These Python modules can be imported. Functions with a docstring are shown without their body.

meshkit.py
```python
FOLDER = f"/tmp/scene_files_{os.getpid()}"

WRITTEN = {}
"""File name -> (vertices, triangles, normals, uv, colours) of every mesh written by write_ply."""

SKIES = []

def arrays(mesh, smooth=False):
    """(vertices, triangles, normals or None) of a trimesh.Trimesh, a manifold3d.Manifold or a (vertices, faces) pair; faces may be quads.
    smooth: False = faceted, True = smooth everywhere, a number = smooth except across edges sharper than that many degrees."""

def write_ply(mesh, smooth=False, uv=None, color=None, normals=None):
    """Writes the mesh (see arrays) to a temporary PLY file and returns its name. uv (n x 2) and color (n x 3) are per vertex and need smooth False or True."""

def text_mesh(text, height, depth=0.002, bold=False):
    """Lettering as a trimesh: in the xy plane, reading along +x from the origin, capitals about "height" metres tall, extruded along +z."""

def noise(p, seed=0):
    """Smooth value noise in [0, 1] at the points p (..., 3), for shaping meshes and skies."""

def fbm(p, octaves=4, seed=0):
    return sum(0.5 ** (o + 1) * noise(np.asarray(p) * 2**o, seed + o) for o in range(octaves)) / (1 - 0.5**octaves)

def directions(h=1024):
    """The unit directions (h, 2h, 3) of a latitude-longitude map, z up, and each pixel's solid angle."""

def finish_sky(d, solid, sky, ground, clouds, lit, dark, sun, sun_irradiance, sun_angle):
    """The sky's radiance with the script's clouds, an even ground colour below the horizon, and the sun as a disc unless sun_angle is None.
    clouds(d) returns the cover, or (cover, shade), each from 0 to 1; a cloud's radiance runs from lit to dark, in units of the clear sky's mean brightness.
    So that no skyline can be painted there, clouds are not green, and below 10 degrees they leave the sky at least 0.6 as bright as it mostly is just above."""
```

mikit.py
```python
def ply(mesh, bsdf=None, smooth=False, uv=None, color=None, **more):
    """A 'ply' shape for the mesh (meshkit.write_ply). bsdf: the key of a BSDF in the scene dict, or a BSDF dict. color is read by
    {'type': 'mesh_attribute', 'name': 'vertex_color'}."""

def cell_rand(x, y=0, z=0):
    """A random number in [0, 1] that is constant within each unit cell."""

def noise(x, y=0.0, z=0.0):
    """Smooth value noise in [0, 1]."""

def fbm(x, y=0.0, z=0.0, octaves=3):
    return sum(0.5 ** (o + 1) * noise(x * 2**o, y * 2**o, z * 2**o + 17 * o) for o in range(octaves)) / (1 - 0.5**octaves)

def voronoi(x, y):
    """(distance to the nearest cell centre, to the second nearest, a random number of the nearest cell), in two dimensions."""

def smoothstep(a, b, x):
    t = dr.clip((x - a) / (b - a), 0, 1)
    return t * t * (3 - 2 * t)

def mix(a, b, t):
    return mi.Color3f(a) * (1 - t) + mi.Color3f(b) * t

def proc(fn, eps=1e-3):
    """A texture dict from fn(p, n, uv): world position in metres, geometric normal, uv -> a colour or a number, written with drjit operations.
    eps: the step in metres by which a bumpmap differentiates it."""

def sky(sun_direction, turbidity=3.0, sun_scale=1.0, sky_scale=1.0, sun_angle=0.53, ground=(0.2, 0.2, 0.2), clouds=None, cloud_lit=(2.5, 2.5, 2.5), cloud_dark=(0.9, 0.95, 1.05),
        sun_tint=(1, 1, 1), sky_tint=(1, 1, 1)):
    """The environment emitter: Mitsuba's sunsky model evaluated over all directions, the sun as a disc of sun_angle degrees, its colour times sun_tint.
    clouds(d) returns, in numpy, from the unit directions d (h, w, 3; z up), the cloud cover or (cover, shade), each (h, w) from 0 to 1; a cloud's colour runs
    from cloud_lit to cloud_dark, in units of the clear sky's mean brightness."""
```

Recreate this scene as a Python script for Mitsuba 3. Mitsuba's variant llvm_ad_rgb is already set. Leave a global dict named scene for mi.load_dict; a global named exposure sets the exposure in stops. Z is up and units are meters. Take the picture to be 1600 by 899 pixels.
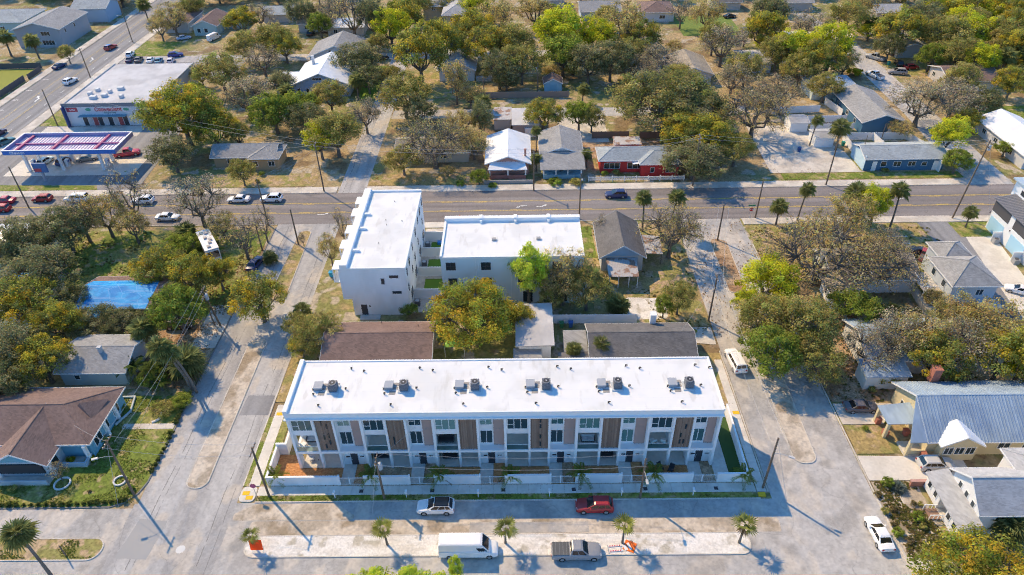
import math, random
import numpy as np
import drjit as dr
import mitsuba as mi
import mikit, meshkit
from mikit import noise, fbm, voronoi, cell_rand, smoothstep, mix

T = mi.ScalarTransform4f
scene, labels = {}, {}

# ------------------------------------------------------------------ camera, sky, exposure
scene['camera'] = {'type': 'perspective', 'fov': 72.05, 'fov_axis': 'x', 'near_clip': 1.0, 'far_clip': 3000.0,
                   'to_world': T().look_at(origin=[0, 0, 75], target=[-1.14686, 79.76686, 14.70130], up=[0.01175, 0.60309, 0.79758])}
def cloud_cover(d):
    q = d[..., :2] / np.maximum(d[..., 2:3], 0.08)
    n = meshkit.fbm(np.concatenate([q * 1.1, q[..., :1] * 0 + 3.1], -1), 5, 7)
    return np.clip((n - 0.62) * 4, 0, 0.7) * np.clip(d[..., 2] * 5, 0, 1)
scene['sky'] = mikit.sky([-0.517, 0.508, 0.688], turbidity=3, ground=(0.22, 0.20, 0.16), clouds=cloud_cover, sky_scale=1.7, sky_tint=(0.60, 1.06, 1.38), sun_tint=(1.12, 1.01, 0.80))
exposure = 1.6

# ------------------------------------------------------------------ materials
def bsdf(name, **d):
    scene[name] = {'type': 'twosided', 'bsdf': d} if d.get('type') not in ('thindielectric', 'dielectric', 'principledthin') else d
def rgb(c): return {'type': 'rgb', 'value': [float(x) for x in c]}
def flat(c, rough=0.6, spec=0.3, metal=0.0, coat=0.0):
    """A plain material of one colour, made once."""
    name = 'plain_%02d%02d%02d_%d_%d_%d_%d' % (*(int(round(x * 99)) for x in c), rough * 10, spec * 10, metal * 10, coat * 10)
    if name not in scene:
        bsdf(name, type='principled', base_color=rgb(c), roughness=rough, specular=spec, metallic=metal, clearcoat=coat)
    return name
def surf(name, fn, rough=0.85, spec=0.2, bump=None, bump_scale=1.0, metal=0.0):
    d = {'type': 'principled', 'base_color': mikit.proc(fn), 'roughness': rough, 'specular': spec, 'metallic': metal}
    if bump is not None:
        d = {'type': 'bumpmap', 'tex': mikit.proc(bump, eps=0.02), 'scale': bump_scale, 'bsdf': d}
    scene[name] = {'type': 'twosided', 'bsdf': d}
    return name

def f_ground(p, n, uv):
    a = fbm(p.x * 0.09, p.y * 0.09, 3.0, 3); b = fbm(p.x * 0.5 + 9, p.y * 0.5, 1.0, 3); c = fbm(p.x * 3.1, p.y * 3.1, 2.0, 2)
    col = mix((0.37, 0.28, 0.155), (0.215, 0.215, 0.075), smoothstep(0.42, 0.62, a * 0.6 + b * 0.4))
    col = mix(col, (0.42, 0.36, 0.27), smoothstep(0.58, 0.70, b))
    col = mix(col, (0.20, 0.135, 0.075), smoothstep(0.56, 0.72, fbm(p.x * 0.23 + 40, p.y * 0.23, 5.0, 3)) * 0.8)
    return col * (0.62 + 0.75 * c)
def f_lawn(p, n, uv):
    a = fbm(p.x * 0.25, p.y * 0.25, 7.0, 3); c = fbm(p.x * 4.0, p.y * 4.0, 2.0, 2); b = fbm(p.x * 1.1, p.y * 1.1, 4.0, 3)
    col = mix((0.155, 0.20, 0.035), (0.29, 0.265, 0.09), smoothstep(0.42, 0.68, a * 0.5 + b * 0.5))
    col = mix(col, (0.38, 0.29, 0.17), smoothstep(0.63, 0.72, b) * 0.7)
    return col * (0.55 + 0.9 * c)
def f_dry(p, n, uv):
    a = fbm(p.x * 0.3, p.y * 0.3, 7.0, 3); c = fbm(p.x * 4.0, p.y * 4.0, 2.0, 2); b = fbm(p.x * 0.9, p.y * 0.9, 4.0, 3)
    col = mix((0.36, 0.27, 0.115), (0.27, 0.25, 0.085), smoothstep(0.4, 0.6, a))
    col = mix(col, (0.42, 0.31, 0.19), smoothstep(0.52, 0.66, b))
    return col * (0.6 + 0.8 * c)
def f_dirt(p, n, uv):
    b = fbm(p.x * 0.6, p.y * 0.6, 4.0, 4); c = fbm(p.x * 3.3, p.y * 3.3, 2.0, 3); w = fbm(p.x * 0.37 + 4, p.y * 0.37, 9.0, 4)
    col = mix((0.40, 0.34, 0.265), (0.56, 0.49, 0.40), smoothstep(0.35, 0.6, b))
    col = mix(col, (0.30, 0.235, 0.16), smoothstep(0.52, 0.72, w) * 0.8)
    return col * (0.72 + 0.55 * c)
def f_leaflitter(p, n, uv):
    b = fbm(p.x * 0.7, p.y * 0.7, 4.0, 4); c = fbm(p.x * 5, p.y * 5, 2.0, 2)
    col = mix((0.32, 0.20, 0.115), (0.43, 0.31, 0.20), smoothstep(0.35, 0.65, b))
    return col * (0.55 + 0.9 * c)
def f_sand(p, n, uv):
    b = fbm(p.x * 0.45, p.y * 1.2, 4.0, 4); c = fbm(p.x * 6, p.y * 6, 2.0, 2)
    col = mix((0.66, 0.62, 0.56), (0.76, 0.73, 0.68), smoothstep(0.3, 0.6, b))
    col = mix(col, (0.48, 0.44, 0.36), smoothstep(0.60, 0.78, fbm(p.x * 0.8 + 30, p.y * 0.8, 6.0, 3)))
    return col * (0.8 + 0.38 * c)
def f_asphalt(p, n, uv):
    a = fbm(p.x * 0.035, p.y * 0.6, 3.0, 3); c = fbm(p.x * 5, p.y * 5, 2.0, 2)
    lane = dr.abs(dr.sin((p.y - 121.3) * (math.pi / 2.05)))
    col = mix((0.205, 0.185, 0.178), (0.26, 0.236, 0.228), smoothstep(0.3, 0.7, a))
    col = col * (0.90 + 0.13 * lane) * (0.86 + 0.28 * c)
    v1, v2, _ = voronoi(p.x * 0.16 + 0.7 * fbm(p.x * 0.8, p.y * 0.8, 1.0, 2), p.y * 0.16)
    return col * (1 - 0.22 * (1 - smoothstep(0.0, 0.018, v2 - v1)))
def f_avenue(p, n, uv):
    a = fbm(p.x * 0.6, p.y * 0.035, 3.0, 3); c = fbm(p.x * 4, p.y * 4, 2.0, 2)
    lane = dr.abs(dr.sin((p.x + 142.3) * (math.pi / 1.77)))
    col = mix((0.215, 0.215, 0.222), (0.28, 0.28, 0.287), smoothstep(0.3, 0.7, a))
    return col * (0.88 + 0.15 * lane) * (0.88 + 0.24 * c)
def f_street(p, n, uv):
    """Old side streets: grey paving worn and half covered with sand."""
    a = fbm(p.x * 0.10, p.y * 0.10, 3.0, 3); b = fbm(p.x * 0.55, p.y * 0.30, 5.0, 4); c = fbm(p.x * 4, p.y * 4, 2.0, 3)
    bx = p.x / 0.42 + 0.5 * dr.floor(p.y / 0.21)
    br = cell_rand(dr.floor(bx), dr.floor(p.y / 0.21), 5)
    col = mix((0.385, 0.372, 0.355), (0.455, 0.44, 0.42), smoothstep(0.35, 0.65, a)) * (0.965 + 0.07 * br)
    col = mix(col, (0.54, 0.49, 0.425), smoothstep(0.47, 0.66, b) * 0.75)
    col = mix(col, (0.29, 0.275, 0.255), smoothstep(0.56, 0.78, fbm(p.x * 0.35 + 17, p.y * 0.35, 8.0, 4)) * 0.6)
    v1, v2, _ = voronoi(p.x * 0.12 + 0.5 * fbm(p.x * 0.5, p.y * 0.5, 1.0, 2), p.y * 0.09 + 3)
    col = col * (1 - 0.16 * (1 - smoothstep(0.0, 0.014, v2 - v1)))
    return col * (0.72 + 0.30 * c + 0.26 * fbm(p.x * 1.3 + 3, p.y * 1.3, 6.0, 2))
def f_sidestreet(p, n, uv):
    """The smoother grey pavement of the side streets, with long wheel tracks."""
    a = fbm(p.x * 0.7, p.y * 0.05, 3.0, 3); b = fbm(p.x * 0.4, p.y * 0.25, 5.0, 4); c = fbm(p.x * 4, p.y * 4, 2.0, 2)
    col = mix((0.36, 0.35, 0.34), (0.455, 0.445, 0.43), smoothstep(0.3, 0.7, a))
    col = mix(col, (0.50, 0.45, 0.385), smoothstep(0.54, 0.68, b) * 0.8)
    v1, v2, _ = voronoi(p.x * 0.3 + 0.5 * fbm(p.x * 0.6, p.y * 0.3, 1.0, 2), p.y * 0.07 + 3)
    col = col * (1 - 0.22 * (1 - smoothstep(0.0, 0.010, v2 - v1)))
    w = 0.5 * fbm(p.y * 0.11, 2.0, 1.0, 3); g = fbm(p.x * 0.8, p.y * 0.8, 4.0, 2)
    for x0, k in ((-46.6, 0.5), (-45.9, 0.35), (-38.4, 0.45), (-37.2, 0.3)):
        col = col * (1 - k * smoothstep(0.30, 0.5, g) * (1 - smoothstep(0.03, 0.075, dr.abs(p.x - x0 - w))))
    return col * (0.75 + 0.28 * c + 0.20 * fbm(p.x * 1.2 + 3, p.y * 1.0, 6.0, 2))
def f_concrete(p, n, uv):
    b = fbm(p.x * 0.5, p.y * 0.5, 4.0, 3); c = fbm(p.x * 4, p.y * 4, p.z * 4, 2)
    return mix((0.50, 0.455, 0.39), (0.62, 0.575, 0.505), smoothstep(0.3, 0.65, b)) * (0.82 + 0.34 * c)
def f_newconcrete(p, n, uv):
    b = fbm(p.x * 0.6, p.y * 0.6, 4.0, 3); c = fbm(p.x * 4, p.y * 4, p.z * 4, 2)
    return mix((0.60, 0.56, 0.49), (0.68, 0.64, 0.57), smoothstep(0.3, 0.65, b)) * (0.88 + 0.22 * c)
def f_pavers(p, n, uv):
    row = dr.floor(p.y / 0.12); r = cell_rand(dr.floor(p.x / 0.24 + 0.5 * row), row, 3)
    return mix((0.40, 0.165, 0.06), (0.58, 0.30, 0.13), r) * (0.8 + 0.3 * fbm(p.x * 2, p.y * 2, 1.0, 2))
def shingle(base, vary):
    def fn(p, n, uv):
        row = dr.floor(p.z / 0.075); r = cell_rand(dr.floor((p.x * 1.0 + p.y * 1.0) / 0.35 + 0.5 * row), row, 3)
        a = fbm(p.x * 0.5, p.y * 0.5, p.z * 0.4, 4); s = fbm(p.x * 1.6 + 5, p.y * 1.6, p.z * 0.5, 3)
        return mi.Color3f(base) * ((1 - vary) + vary * 0.8 * r + vary * 1.2 * a) * (1.0 - 0.45 * vary * smoothstep(0.5, 0.8, s))
    return fn
def f_membrane(p, n, uv):
    a = fbm(p.x * 0.3, p.y * 0.3, 4.0, 4); b = fbm(p.x * 1.2, p.y * 0.35, 8.0, 4); sx = dr.abs(p.y / 1.55 - dr.floor(p.y / 1.55) - 0.5)
    col = mix((0.76, 0.76, 0.75), (0.64, 0.64, 0.62), smoothstep(0.48, 0.72, a) * 0.6)
    col = mix(col, (0.52, 0.50, 0.45), smoothstep(0.60, 0.80, b) * 0.4)
    return col * (1 - 0.09 * smoothstep(0.485, 0.5, sx))
def f_greyroof(p, n, uv):
    a = fbm(p.x * 0.15, p.y * 0.15, 4.0, 4); b = fbm(p.x * 0.8, p.y * 0.5, 8.0, 4)
    return mix((0.43, 0.43, 0.44), (0.54, 0.54, 0.55), smoothstep(0.35, 0.6, a)) * (0.86 + 0.25 * b)
def f_metalroof(p, n, uv):
    a = fbm(p.x * 0.35, p.y * 0.35, 4.0, 4); b = fbm(p.x * 2.5, p.y * 0.6, 8.0, 3)
    return mix((0.33, 0.415, 0.50), (0.27, 0.35, 0.45), smoothstep(0.4, 0.65, a)) * (0.85 + 0.28 * b)
def f_whitemetal(p, n, uv):
    a = fbm(p.x * 0.5, p.y * 0.5, 4.0, 4)
    return mix((0.76, 0.77, 0.78), (0.60, 0.61, 0.62), smoothstep(0.5, 0.8, a) * 0.6)
def f_rustmetal(p, n, uv):
    a = fbm(p.x * 0.9, p.y * 0.9, 4.0, 4); w = dr.abs(p.x / 0.3 - dr.floor(p.x / 0.3) - 0.5)
    return mix((0.52, 0.50, 0.48), (0.34, 0.22, 0.16), smoothstep(0.52, 0.66, a)) * (0.8 + 0.4 * w)
def f_tarp(p, n, uv):
    a = fbm(p.x * 0.6, p.y * 0.9, 4.0, 4); v1, v2, _ = voronoi(p.x * 0.35, p.y * 0.5)
    col = mix((0.005, 0.25, 0.64), (0.02, 0.36, 0.76), smoothstep(0.35, 0.62, a))
    col = mix(col, (0.45, 0.62, 0.78), smoothstep(0.52, 0.72, fbm(p.x * 0.22 + 8, p.y * 3.2, 3.0, 3)) * 0.22)
    return mix(col, (0.35, 0.65, 0.9), (1 - smoothstep(0.0, 0.04, v2 - v1)) * 0.35)
def f_tarp_bump(p, n, uv): return fbm(p.x * 1.3, p.y * 0.9, p.z, 4)
def f_cladding(p, n, uv):
    s = dr.floor(p.x / 0.145); r = cell_rand(s, 2, 1); g = fbm(p.x * 14, 3.0, p.z * 0.8, 3)
    return mix((0.19, 0.13, 0.098), (0.37, 0.27, 0.21), 0.6 * r + 0.4 * g)
def f_bark(p, n, uv):
    return mix((0.10, 0.085, 0.07), (0.24, 0.21, 0.18), fbm(p.x * 3, p.y * 3, p.z * 0.9, 3))
def f_pole(p, n, uv):
    return mix((0.10, 0.075, 0.055), (0.25, 0.19, 0.14), fbm(p.x * 6, p.y * 6, p.z * 0.4, 3))
def f_siding(p, n, uv):
    k = p.z / 0.2 - dr.floor(p.z / 0.2)
    return mi.Color3f(0.80, 0.80, 0.79) * (0.95 - 0.15 * smoothstep(0.85, 0.95, k)) * (0.92 + 0.14 * fbm(p.x * 0.7, p.y * 0.7, p.z * 0.3, 3))
def f_stucco(p, n, uv):
    a = fbm(p.x * 0.5, p.y * 0.5, p.z * 0.15, 4)
    return mix((0.80, 0.80, 0.795), (0.72, 0.72, 0.71), smoothstep(0.4, 0.7, a)) * (0.97 + 0.05 * fbm(p.x * 5, p.y * 5, p.z * 5, 2))

surf('ground_mat', f_ground); surf('lawn_mat', f_lawn); surf('dry_grass_mat', f_dry); surf('dirt_mat', f_dirt); surf('litter_mat', f_leaflitter)
surf('sand_mat', f_sand); surf('asphalt_mat', f_asphalt, 0.75); surf('avenue_mat', f_avenue, 0.75); surf('street_mat', f_street); surf('sidestreet_mat', f_sidestreet)
surf('concrete_mat', f_concrete); surf('new_concrete_mat', f_newconcrete); surf('paver_mat', f_pavers)
surf('shingle_brown', shingle((0.215, 0.15, 0.13), 0.34)); surf('shingle_grey', shingle((0.31, 0.31, 0.305), 0.34)); surf('shingle_charcoal', shingle((0.155, 0.15, 0.15), 0.36))
surf('shingle_pale', shingle((0.40, 0.405, 0.415), 0.30)); surf('shingle_tan', shingle((0.33, 0.29, 0.23), 0.36)); surf('shingle_slate', shingle((0.35, 0.385, 0.395), 0.32))
surf('membrane', f_membrane, 0.6); surf('grey_flat_roof', f_greyroof, 0.7); surf('metal_roof', f_metalroof, 0.5, 0.3); surf('white_metal', f_whitemetal, 0.4, 0.5); surf('rust_metal', f_rustmetal, 0.5, 0.4)
surf('tarp_mat', f_tarp, 0.6, 0.2, f_tarp_bump, 0.07); surf('cladding_mat', f_cladding, 0.6); surf('bark', f_bark, 0.9); surf('pole_wood', f_pole, 0.9)
surf('siding_white', f_siding, 0.6); surf('stucco_white', f_stucco, 0.8)
bsdf('glass_dark', type='principled', base_color=rgb((0.02, 0.035, 0.045)), roughness=0.08, specular=0.8)
bsdf('glass_teal', type='principled', base_color=rgb((0.05, 0.20, 0.21)), roughness=0.06, specular=0.9)
bsdf('glass_auto', type='principled', base_color=rgb((0.012, 0.014, 0.018)), roughness=0.05, specular=0.8)
scene['clear_glass'] = {'type': 'thindielectric', 'specular_transmittance': rgb((0.55, 0.74, 0.78))}
scene['leaf'] = {'type': 'principledthin', 'base_color': {'type': 'mesh_attribute', 'name': 'vertex_color'}, 'roughness': 0.8, 'diff_trans': 1.15, 'eta': 1.2}
scene['sign_cloth'] = {'type': 'principledthin', 'base_color': rgb((0.90, 0.10, 0.03)), 'roughness': 0.6, 'diff_trans': 1.0, 'eta': 1.4}
scene['twig'] = {'type': 'twosided', 'bsdf': {'type': 'diffuse', 'reflectance': rgb((0.24, 0.21, 0.18))}}
WHITE, TRIM, BLACK, GREYM, DKGREY = flat((0.8, 0.8, 0.79)), flat((0.75, 0.75, 0.74), 0.5), flat((0.02, 0.02, 0.02), 0.5), flat((0.42, 0.43, 0.44), 0.5, 0.5), flat((0.09, 0.09, 0.1), 0.6)

# ------------------------------------------------------------------ mesh and naming helpers
def numbered(name):
    if name not in scene and name not in labels: return name
    k = COUNT.get(name, 0)
    while True:
        k += 1
        key = '%s_%03d' % (name, k)
        if key not in scene and key not in labels:
            COUNT[name] = k
            return key
COUNT = {}
def frame(x=0, y=0, z=0, deg=0):
    a = math.radians(deg); m = np.eye(4)
    m[:2, :2] = [[math.cos(a), -math.sin(a)], [math.sin(a), math.cos(a)]]; m[:3, 3] = x, y, z
    return m
I4 = np.eye(4)
BOXF = np.array([[0, 2, 1], [0, 3, 2], [4, 5, 6], [4, 6, 7], [0, 1, 5], [0, 5, 4], [1, 2, 6], [1, 6, 5], [2, 3, 7], [2, 7, 6], [3, 0, 4], [3, 4, 7]])
class MB:
    """Collects pieces of ONE mesh."""
    def __init__(s): s.v, s.f, s.n = [], [], 0
    def add(s, v, f):
        v = np.asarray(v, float); f = np.asarray(f, int)
        if f.shape[1] == 4: f = np.vstack([f[:, [0, 1, 2]], f[:, [0, 2, 3]]])
        s.v.append(v); s.f.append(f + s.n); s.n += len(v); return s
    def box(s, x0, y0, z0, x1, y1, z1, m=None):
        v = np.array([[x0, y0, z0], [x1, y0, z0], [x1, y1, z0], [x0, y1, z0], [x0, y0, z1], [x1, y0, z1], [x1, y1, z1], [x0, y1, z1]], float)
        if m is not None: v = v @ m[:3, :3].T + m[:3, 3]
        return s.add(v, BOXF)
    def hexa(s, lo, hi):
        """Eight corners: four below and four above, counter-clockwise from above."""
        return s.add(np.vstack([lo, hi]), BOXF)
    def prism(s, poly, z0, z1):
        from trimesh.creation import triangulate_polygon
        from shapely.geometry import Polygon
        from shapely.geometry.polygon import orient
        P = orient(Polygon(poly)) if not isinstance(poly, Polygon) else orient(poly)
        v2, f2 = triangulate_polygon(P, engine='earcut')
        a, b, c = v2[f2[:, 0]], v2[f2[:, 1]], v2[f2[:, 2]]
        bad = (b - a)[:, 0] * (c - a)[:, 1] - (b - a)[:, 1] * (c - a)[:, 0] < 0
        f2[bad] = f2[bad][:, ::-1]
        k = len(v2)
        s.add(np.column_stack([v2, np.full(k, z1)]), f2)
        if z0 is not None:
            for ring in [P.exterior, *P.interiors]:
                r = np.array(ring.coords)[:-1]; m = len(r); i = np.arange(m); j = (i + 1) % m
                s.add(np.vstack([np.column_stack([r, np.full(m, z0)]), np.column_stack([r, np.full(m, z1)])]), np.stack([i, j, j + m, i + m], 1))
        return s
    def tube(s, pts, rad, n=6, cap=True):
        pts = np.asarray(pts, float); rad = np.broadcast_to(np.asarray(rad, float), len(pts))
        d = np.gradient(pts, axis=0); d /= np.linalg.norm(d, axis=1, keepdims=True) + 1e-9
        ref = np.array([0.13, 0.21, 1.0]) if abs(d[:, 2]).mean() < 0.8 else np.array([1.0, 0.1, 0.0])
        a = np.cross(d, ref); a /= np.linalg.norm(a, axis=1, keepdims=True) + 1e-9; b = np.cross(d, a)
        t = np.arange(n) * 2 * math.pi / n
        v = pts[:, None] + rad[:, None, None] * (np.cos(t)[None, :, None] * a[:, None] + np.sin(t)[None, :, None] * b[:, None])
        i, j = np.meshgrid(np.arange(len(pts) - 1), np.arange(n), indexing='ij')
        q = np.stack([i * n + j, (i + 1) * n + j, (i + 1) * n + (j + 1) % n, i * n + (j + 1) % n], -1).reshape(-1, 4)
        s.add(v.reshape(-1, 3), q)
        if cap:
            k = np.arange(1, n - 1)
            s.add(v[-1], np.stack([k * 0, k + 1, k], 1)); s.add(v[0], np.stack([k * 0, k, k + 1], 1))
        return s
    def cyl(s, x, y, z0, z1, r, n=12, r1=None): return s.tube([[x, y, z0], [x, y, z1]], [r, r if r1 is None else r1], n)
    def mesh(s, m=None):
        v, f = np.vstack(s.v), np.vstack(s.f)
        if m is not None and m is not I4: v = v @ m[:3, :3].T + m[:3, 3]
        return v, f
    def put(s, name, mat, parent=None, m=None, smooth=False):
        key = numbered(name if parent is None else parent + '__' + name)
        scene[key] = mikit.ply(s.mesh(m), mat, smooth)
        return key
def tag(key, label, cat=None, group=None, kind=None):
    d = {'label': label}
    if cat: d['category'] = cat
    if group: d['group'] = group
    if kind: d['kind'] = kind
    labels[key] = d
    return key
def thing(name, label, cat, group=None): return tag(numbered(name), label, cat, group)
def solo(name, mb, mat, label, cat, group=None, m=None, smooth=False): return tag(mb.put(name, mat, None, m, smooth), label, cat, group)
def struct(name, mb, mat, label, m=None): return tag(mb.put(name, mat, None, m), label, None, None, 'structure')
def sheet(name, poly, z, mat, label, base=None):
    """A flat or (with base) raised piece of ground."""
    return struct(name, MB().prism(poly, base, z), mat, label)
def rect(x0, y0, x1, y1): return [(x0, y0), (x1, y0), (x1, y1), (x0, y1)]
def rounded(poly, r):
    from shapely.geometry import Polygon
    return Polygon(poly).buffer(-r).buffer(r, quad_segs=6)
def copies(src, root):
    """Adds under root copies of the parts in src: {part path: shape dict}; returned dicts share their mesh."""
    for k, d in src.items(): scene[root + '__' + k] = d
def mtx(m): return T(m.tolist() if hasattr(m, 'tolist') else m)

# ================================================================== the setting: ground, roads, kerbs, paths
struct('ground', MB().add([[-420, -60, 0], [420, -60, 0], [420, 520, 0], [-420, 520, 0]], [[0, 1, 2, 3]]), 'ground_mat', 'dry sandy yard ground with patches of grass and leaf litter')
Z1 = 0.02
sheet('main_road', rect(-330, 121.3, 330, 133.8), 0.03, 'asphalt_mat', 'worn grey asphalt road running across the picture')
sheet('avenue', rect(-142.3, 133.8, -128.2, 420), 0.03, 'avenue_mat', 'wide grey avenue with turn lanes at the upper left')
sheet('avenue', rect(-142.3, 60, -128.2, 121.3), 0.03, 'avenue_mat', 'grey avenue going on south of the road at the left')
sheet('left_street', rect(-48.8, 54.6, -36.2, 121.3), Z1, 'sidestreet_mat', 'grey side street with a sandy median left of the townhouses')
sheet('left_street', rect(-49.2, 20, -36.2, 54.6), 0.024, 'sidestreet_mat', 'grey street crossing at the lower left corner')
sheet('back_street', [(-39.4, 133.8), (-33.3, 133.8), (-33.3, 200), (-34.5, 222), (-39.2, 222), (-39.2, 133.8)], Z1, 'sidestreet_mat', 'narrow grey street going away from the main road')
sheet('right_street', rect(31.3, 54.6, 44.2, 121.3), Z1, 'street_mat', 'worn sandy grey side street right of the townhouses')
sheet('right_street', rect(31.3, 20, 44.6, 54.6), 0.024, 'street_mat', 'worn sandy street corner at the lower right')
sheet('front_street', rect(-36.2, 20, 31.3, 54.6), Z1, 'street_mat', 'sandy worn street in front of the townhouses')
sheet('front_street', rect(-90, 36, -49.2, 53.9), Z1, 'street_mat', 'worn sandy street going off to the lower left')
sheet('back_road', rect(-128.2, 218, 20, 224), 0.026, 'sidestreet_mat', 'shady cross street between the back gardens')
sheet('back_lane', rect(-33, 172.5, 60, 178), Z1, 'sidestreet_mat', 'grey lane behind the row of small houses')
sheet('back_lane', [(96, 133.8), (106, 133.8), (108, 230), (103, 260), (98.5, 260), (100.5, 226), (99, 170)], Z1, 'sidestreet_mat', 'grey back street at the upper right with parked cars')
sheet('right_avenue', [(96.0, 133.8), (104, 133.8), (104.5, 160), (98.5, 160)], 0.034, 'street_mat', 'shaded sandy drive by the main road at right')
# ---- kerbs, pavements
def kerb(pts, label, w=0.16, z=0.13, mat='concrete_mat', closed=False):
    from shapely.geometry import LineString, Polygon
    g = Polygon(pts).exterior if closed else LineString(pts)
    b = g.buffer(w / 2, cap_style=2, quad_segs=4)
    return struct('kerb', MB().prism(b, 0.0, z), mat, label)
kerb([(-128, 133.9), (-39.6, 133.9)], 'pale kerb along the far side of the main road'); kerb([(-33.2, 133.9), (96, 133.9)], 'pale kerb along the far side of the main road')
for x0, x1 in ((-128, -49), (-36, 31), (44.5, 86), (96, 200)): kerb([(x0, 121.2), (x1, 121.2)], 'pale kerb along the near side of the main road')
def slabs(name, x0, y0, x1, y1, step, label, mat='concrete_mat', z=0.14, along='x'):
    """A pavement whose slabs are pieces, with open joints."""
    k = tag(numbered(name), label, None, None, 'structure')
    n = max(1, int(round(((x1 - x0) if along == 'x' else (y1 - y0)) / step)))
    for i in range(n):
        if along == 'x': a, b = x0 + (x1 - x0) * i / n, x0 + (x1 - x0) * (i + 1) / n; r = (a + .015, y0, b - .015, y1)
        else: a, b = y0 + (y1 - y0) * i / n, y0 + (y1 - y0) * (i + 1) / n; r = (x0, a + .015, x1, b - .015)
        MB().box(r[0], r[1], 0.0, r[2], r[3], z + 0.006 * ((i * 7) % 3 - 1)).put('slab', mat, k)
    return k
sheet('pavement', rect(-128, 134.0, -39.6, 136.4), 0.135, 'concrete_mat', 'pale concrete pavement along the far side of the road at left', 0.0)
sheet('pavement', rect(-33.2, 134.0, 96, 136.4), 0.135, 'concrete_mat', 'pale concrete pavement along the far side of the road before the houses', 0.0)
sheet('pavement', rect(44.6, 119.0, 84, 121.1), 0.135, 'concrete_mat', 'pale concrete pavement along the near side of the road at right', 0.0)
sheet('pavement', rect(84, 119.0, 130, 121.1), 0.142, 'concrete_mat', 'pale pavement before the garages at right', 0.0)
sheet('pavement', rect(-20, 119.2, 12, 121.1), 0.135, 'new_concrete_mat', 'clean pavement behind the two white townhouse blocks', 0.0)
sheet('pavement', rect(-127.9, 136.5, -124.8, 200), 0.138, 'concrete_mat', 'pavement along the avenue beside the shop', 0.0)
sheet('pavement', [(-127.9, 200), (-124.8, 200), (-125.4, 290), (-127.9, 300)], 0.134, 'concrete_mat', 'pavement further up the avenue', 0.0)
sheet('pavement', rect(-145.2, 134, -142.5, 300), 0.134, 'concrete_mat', 'pavement along the far side of the avenue', 0.0)
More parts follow.
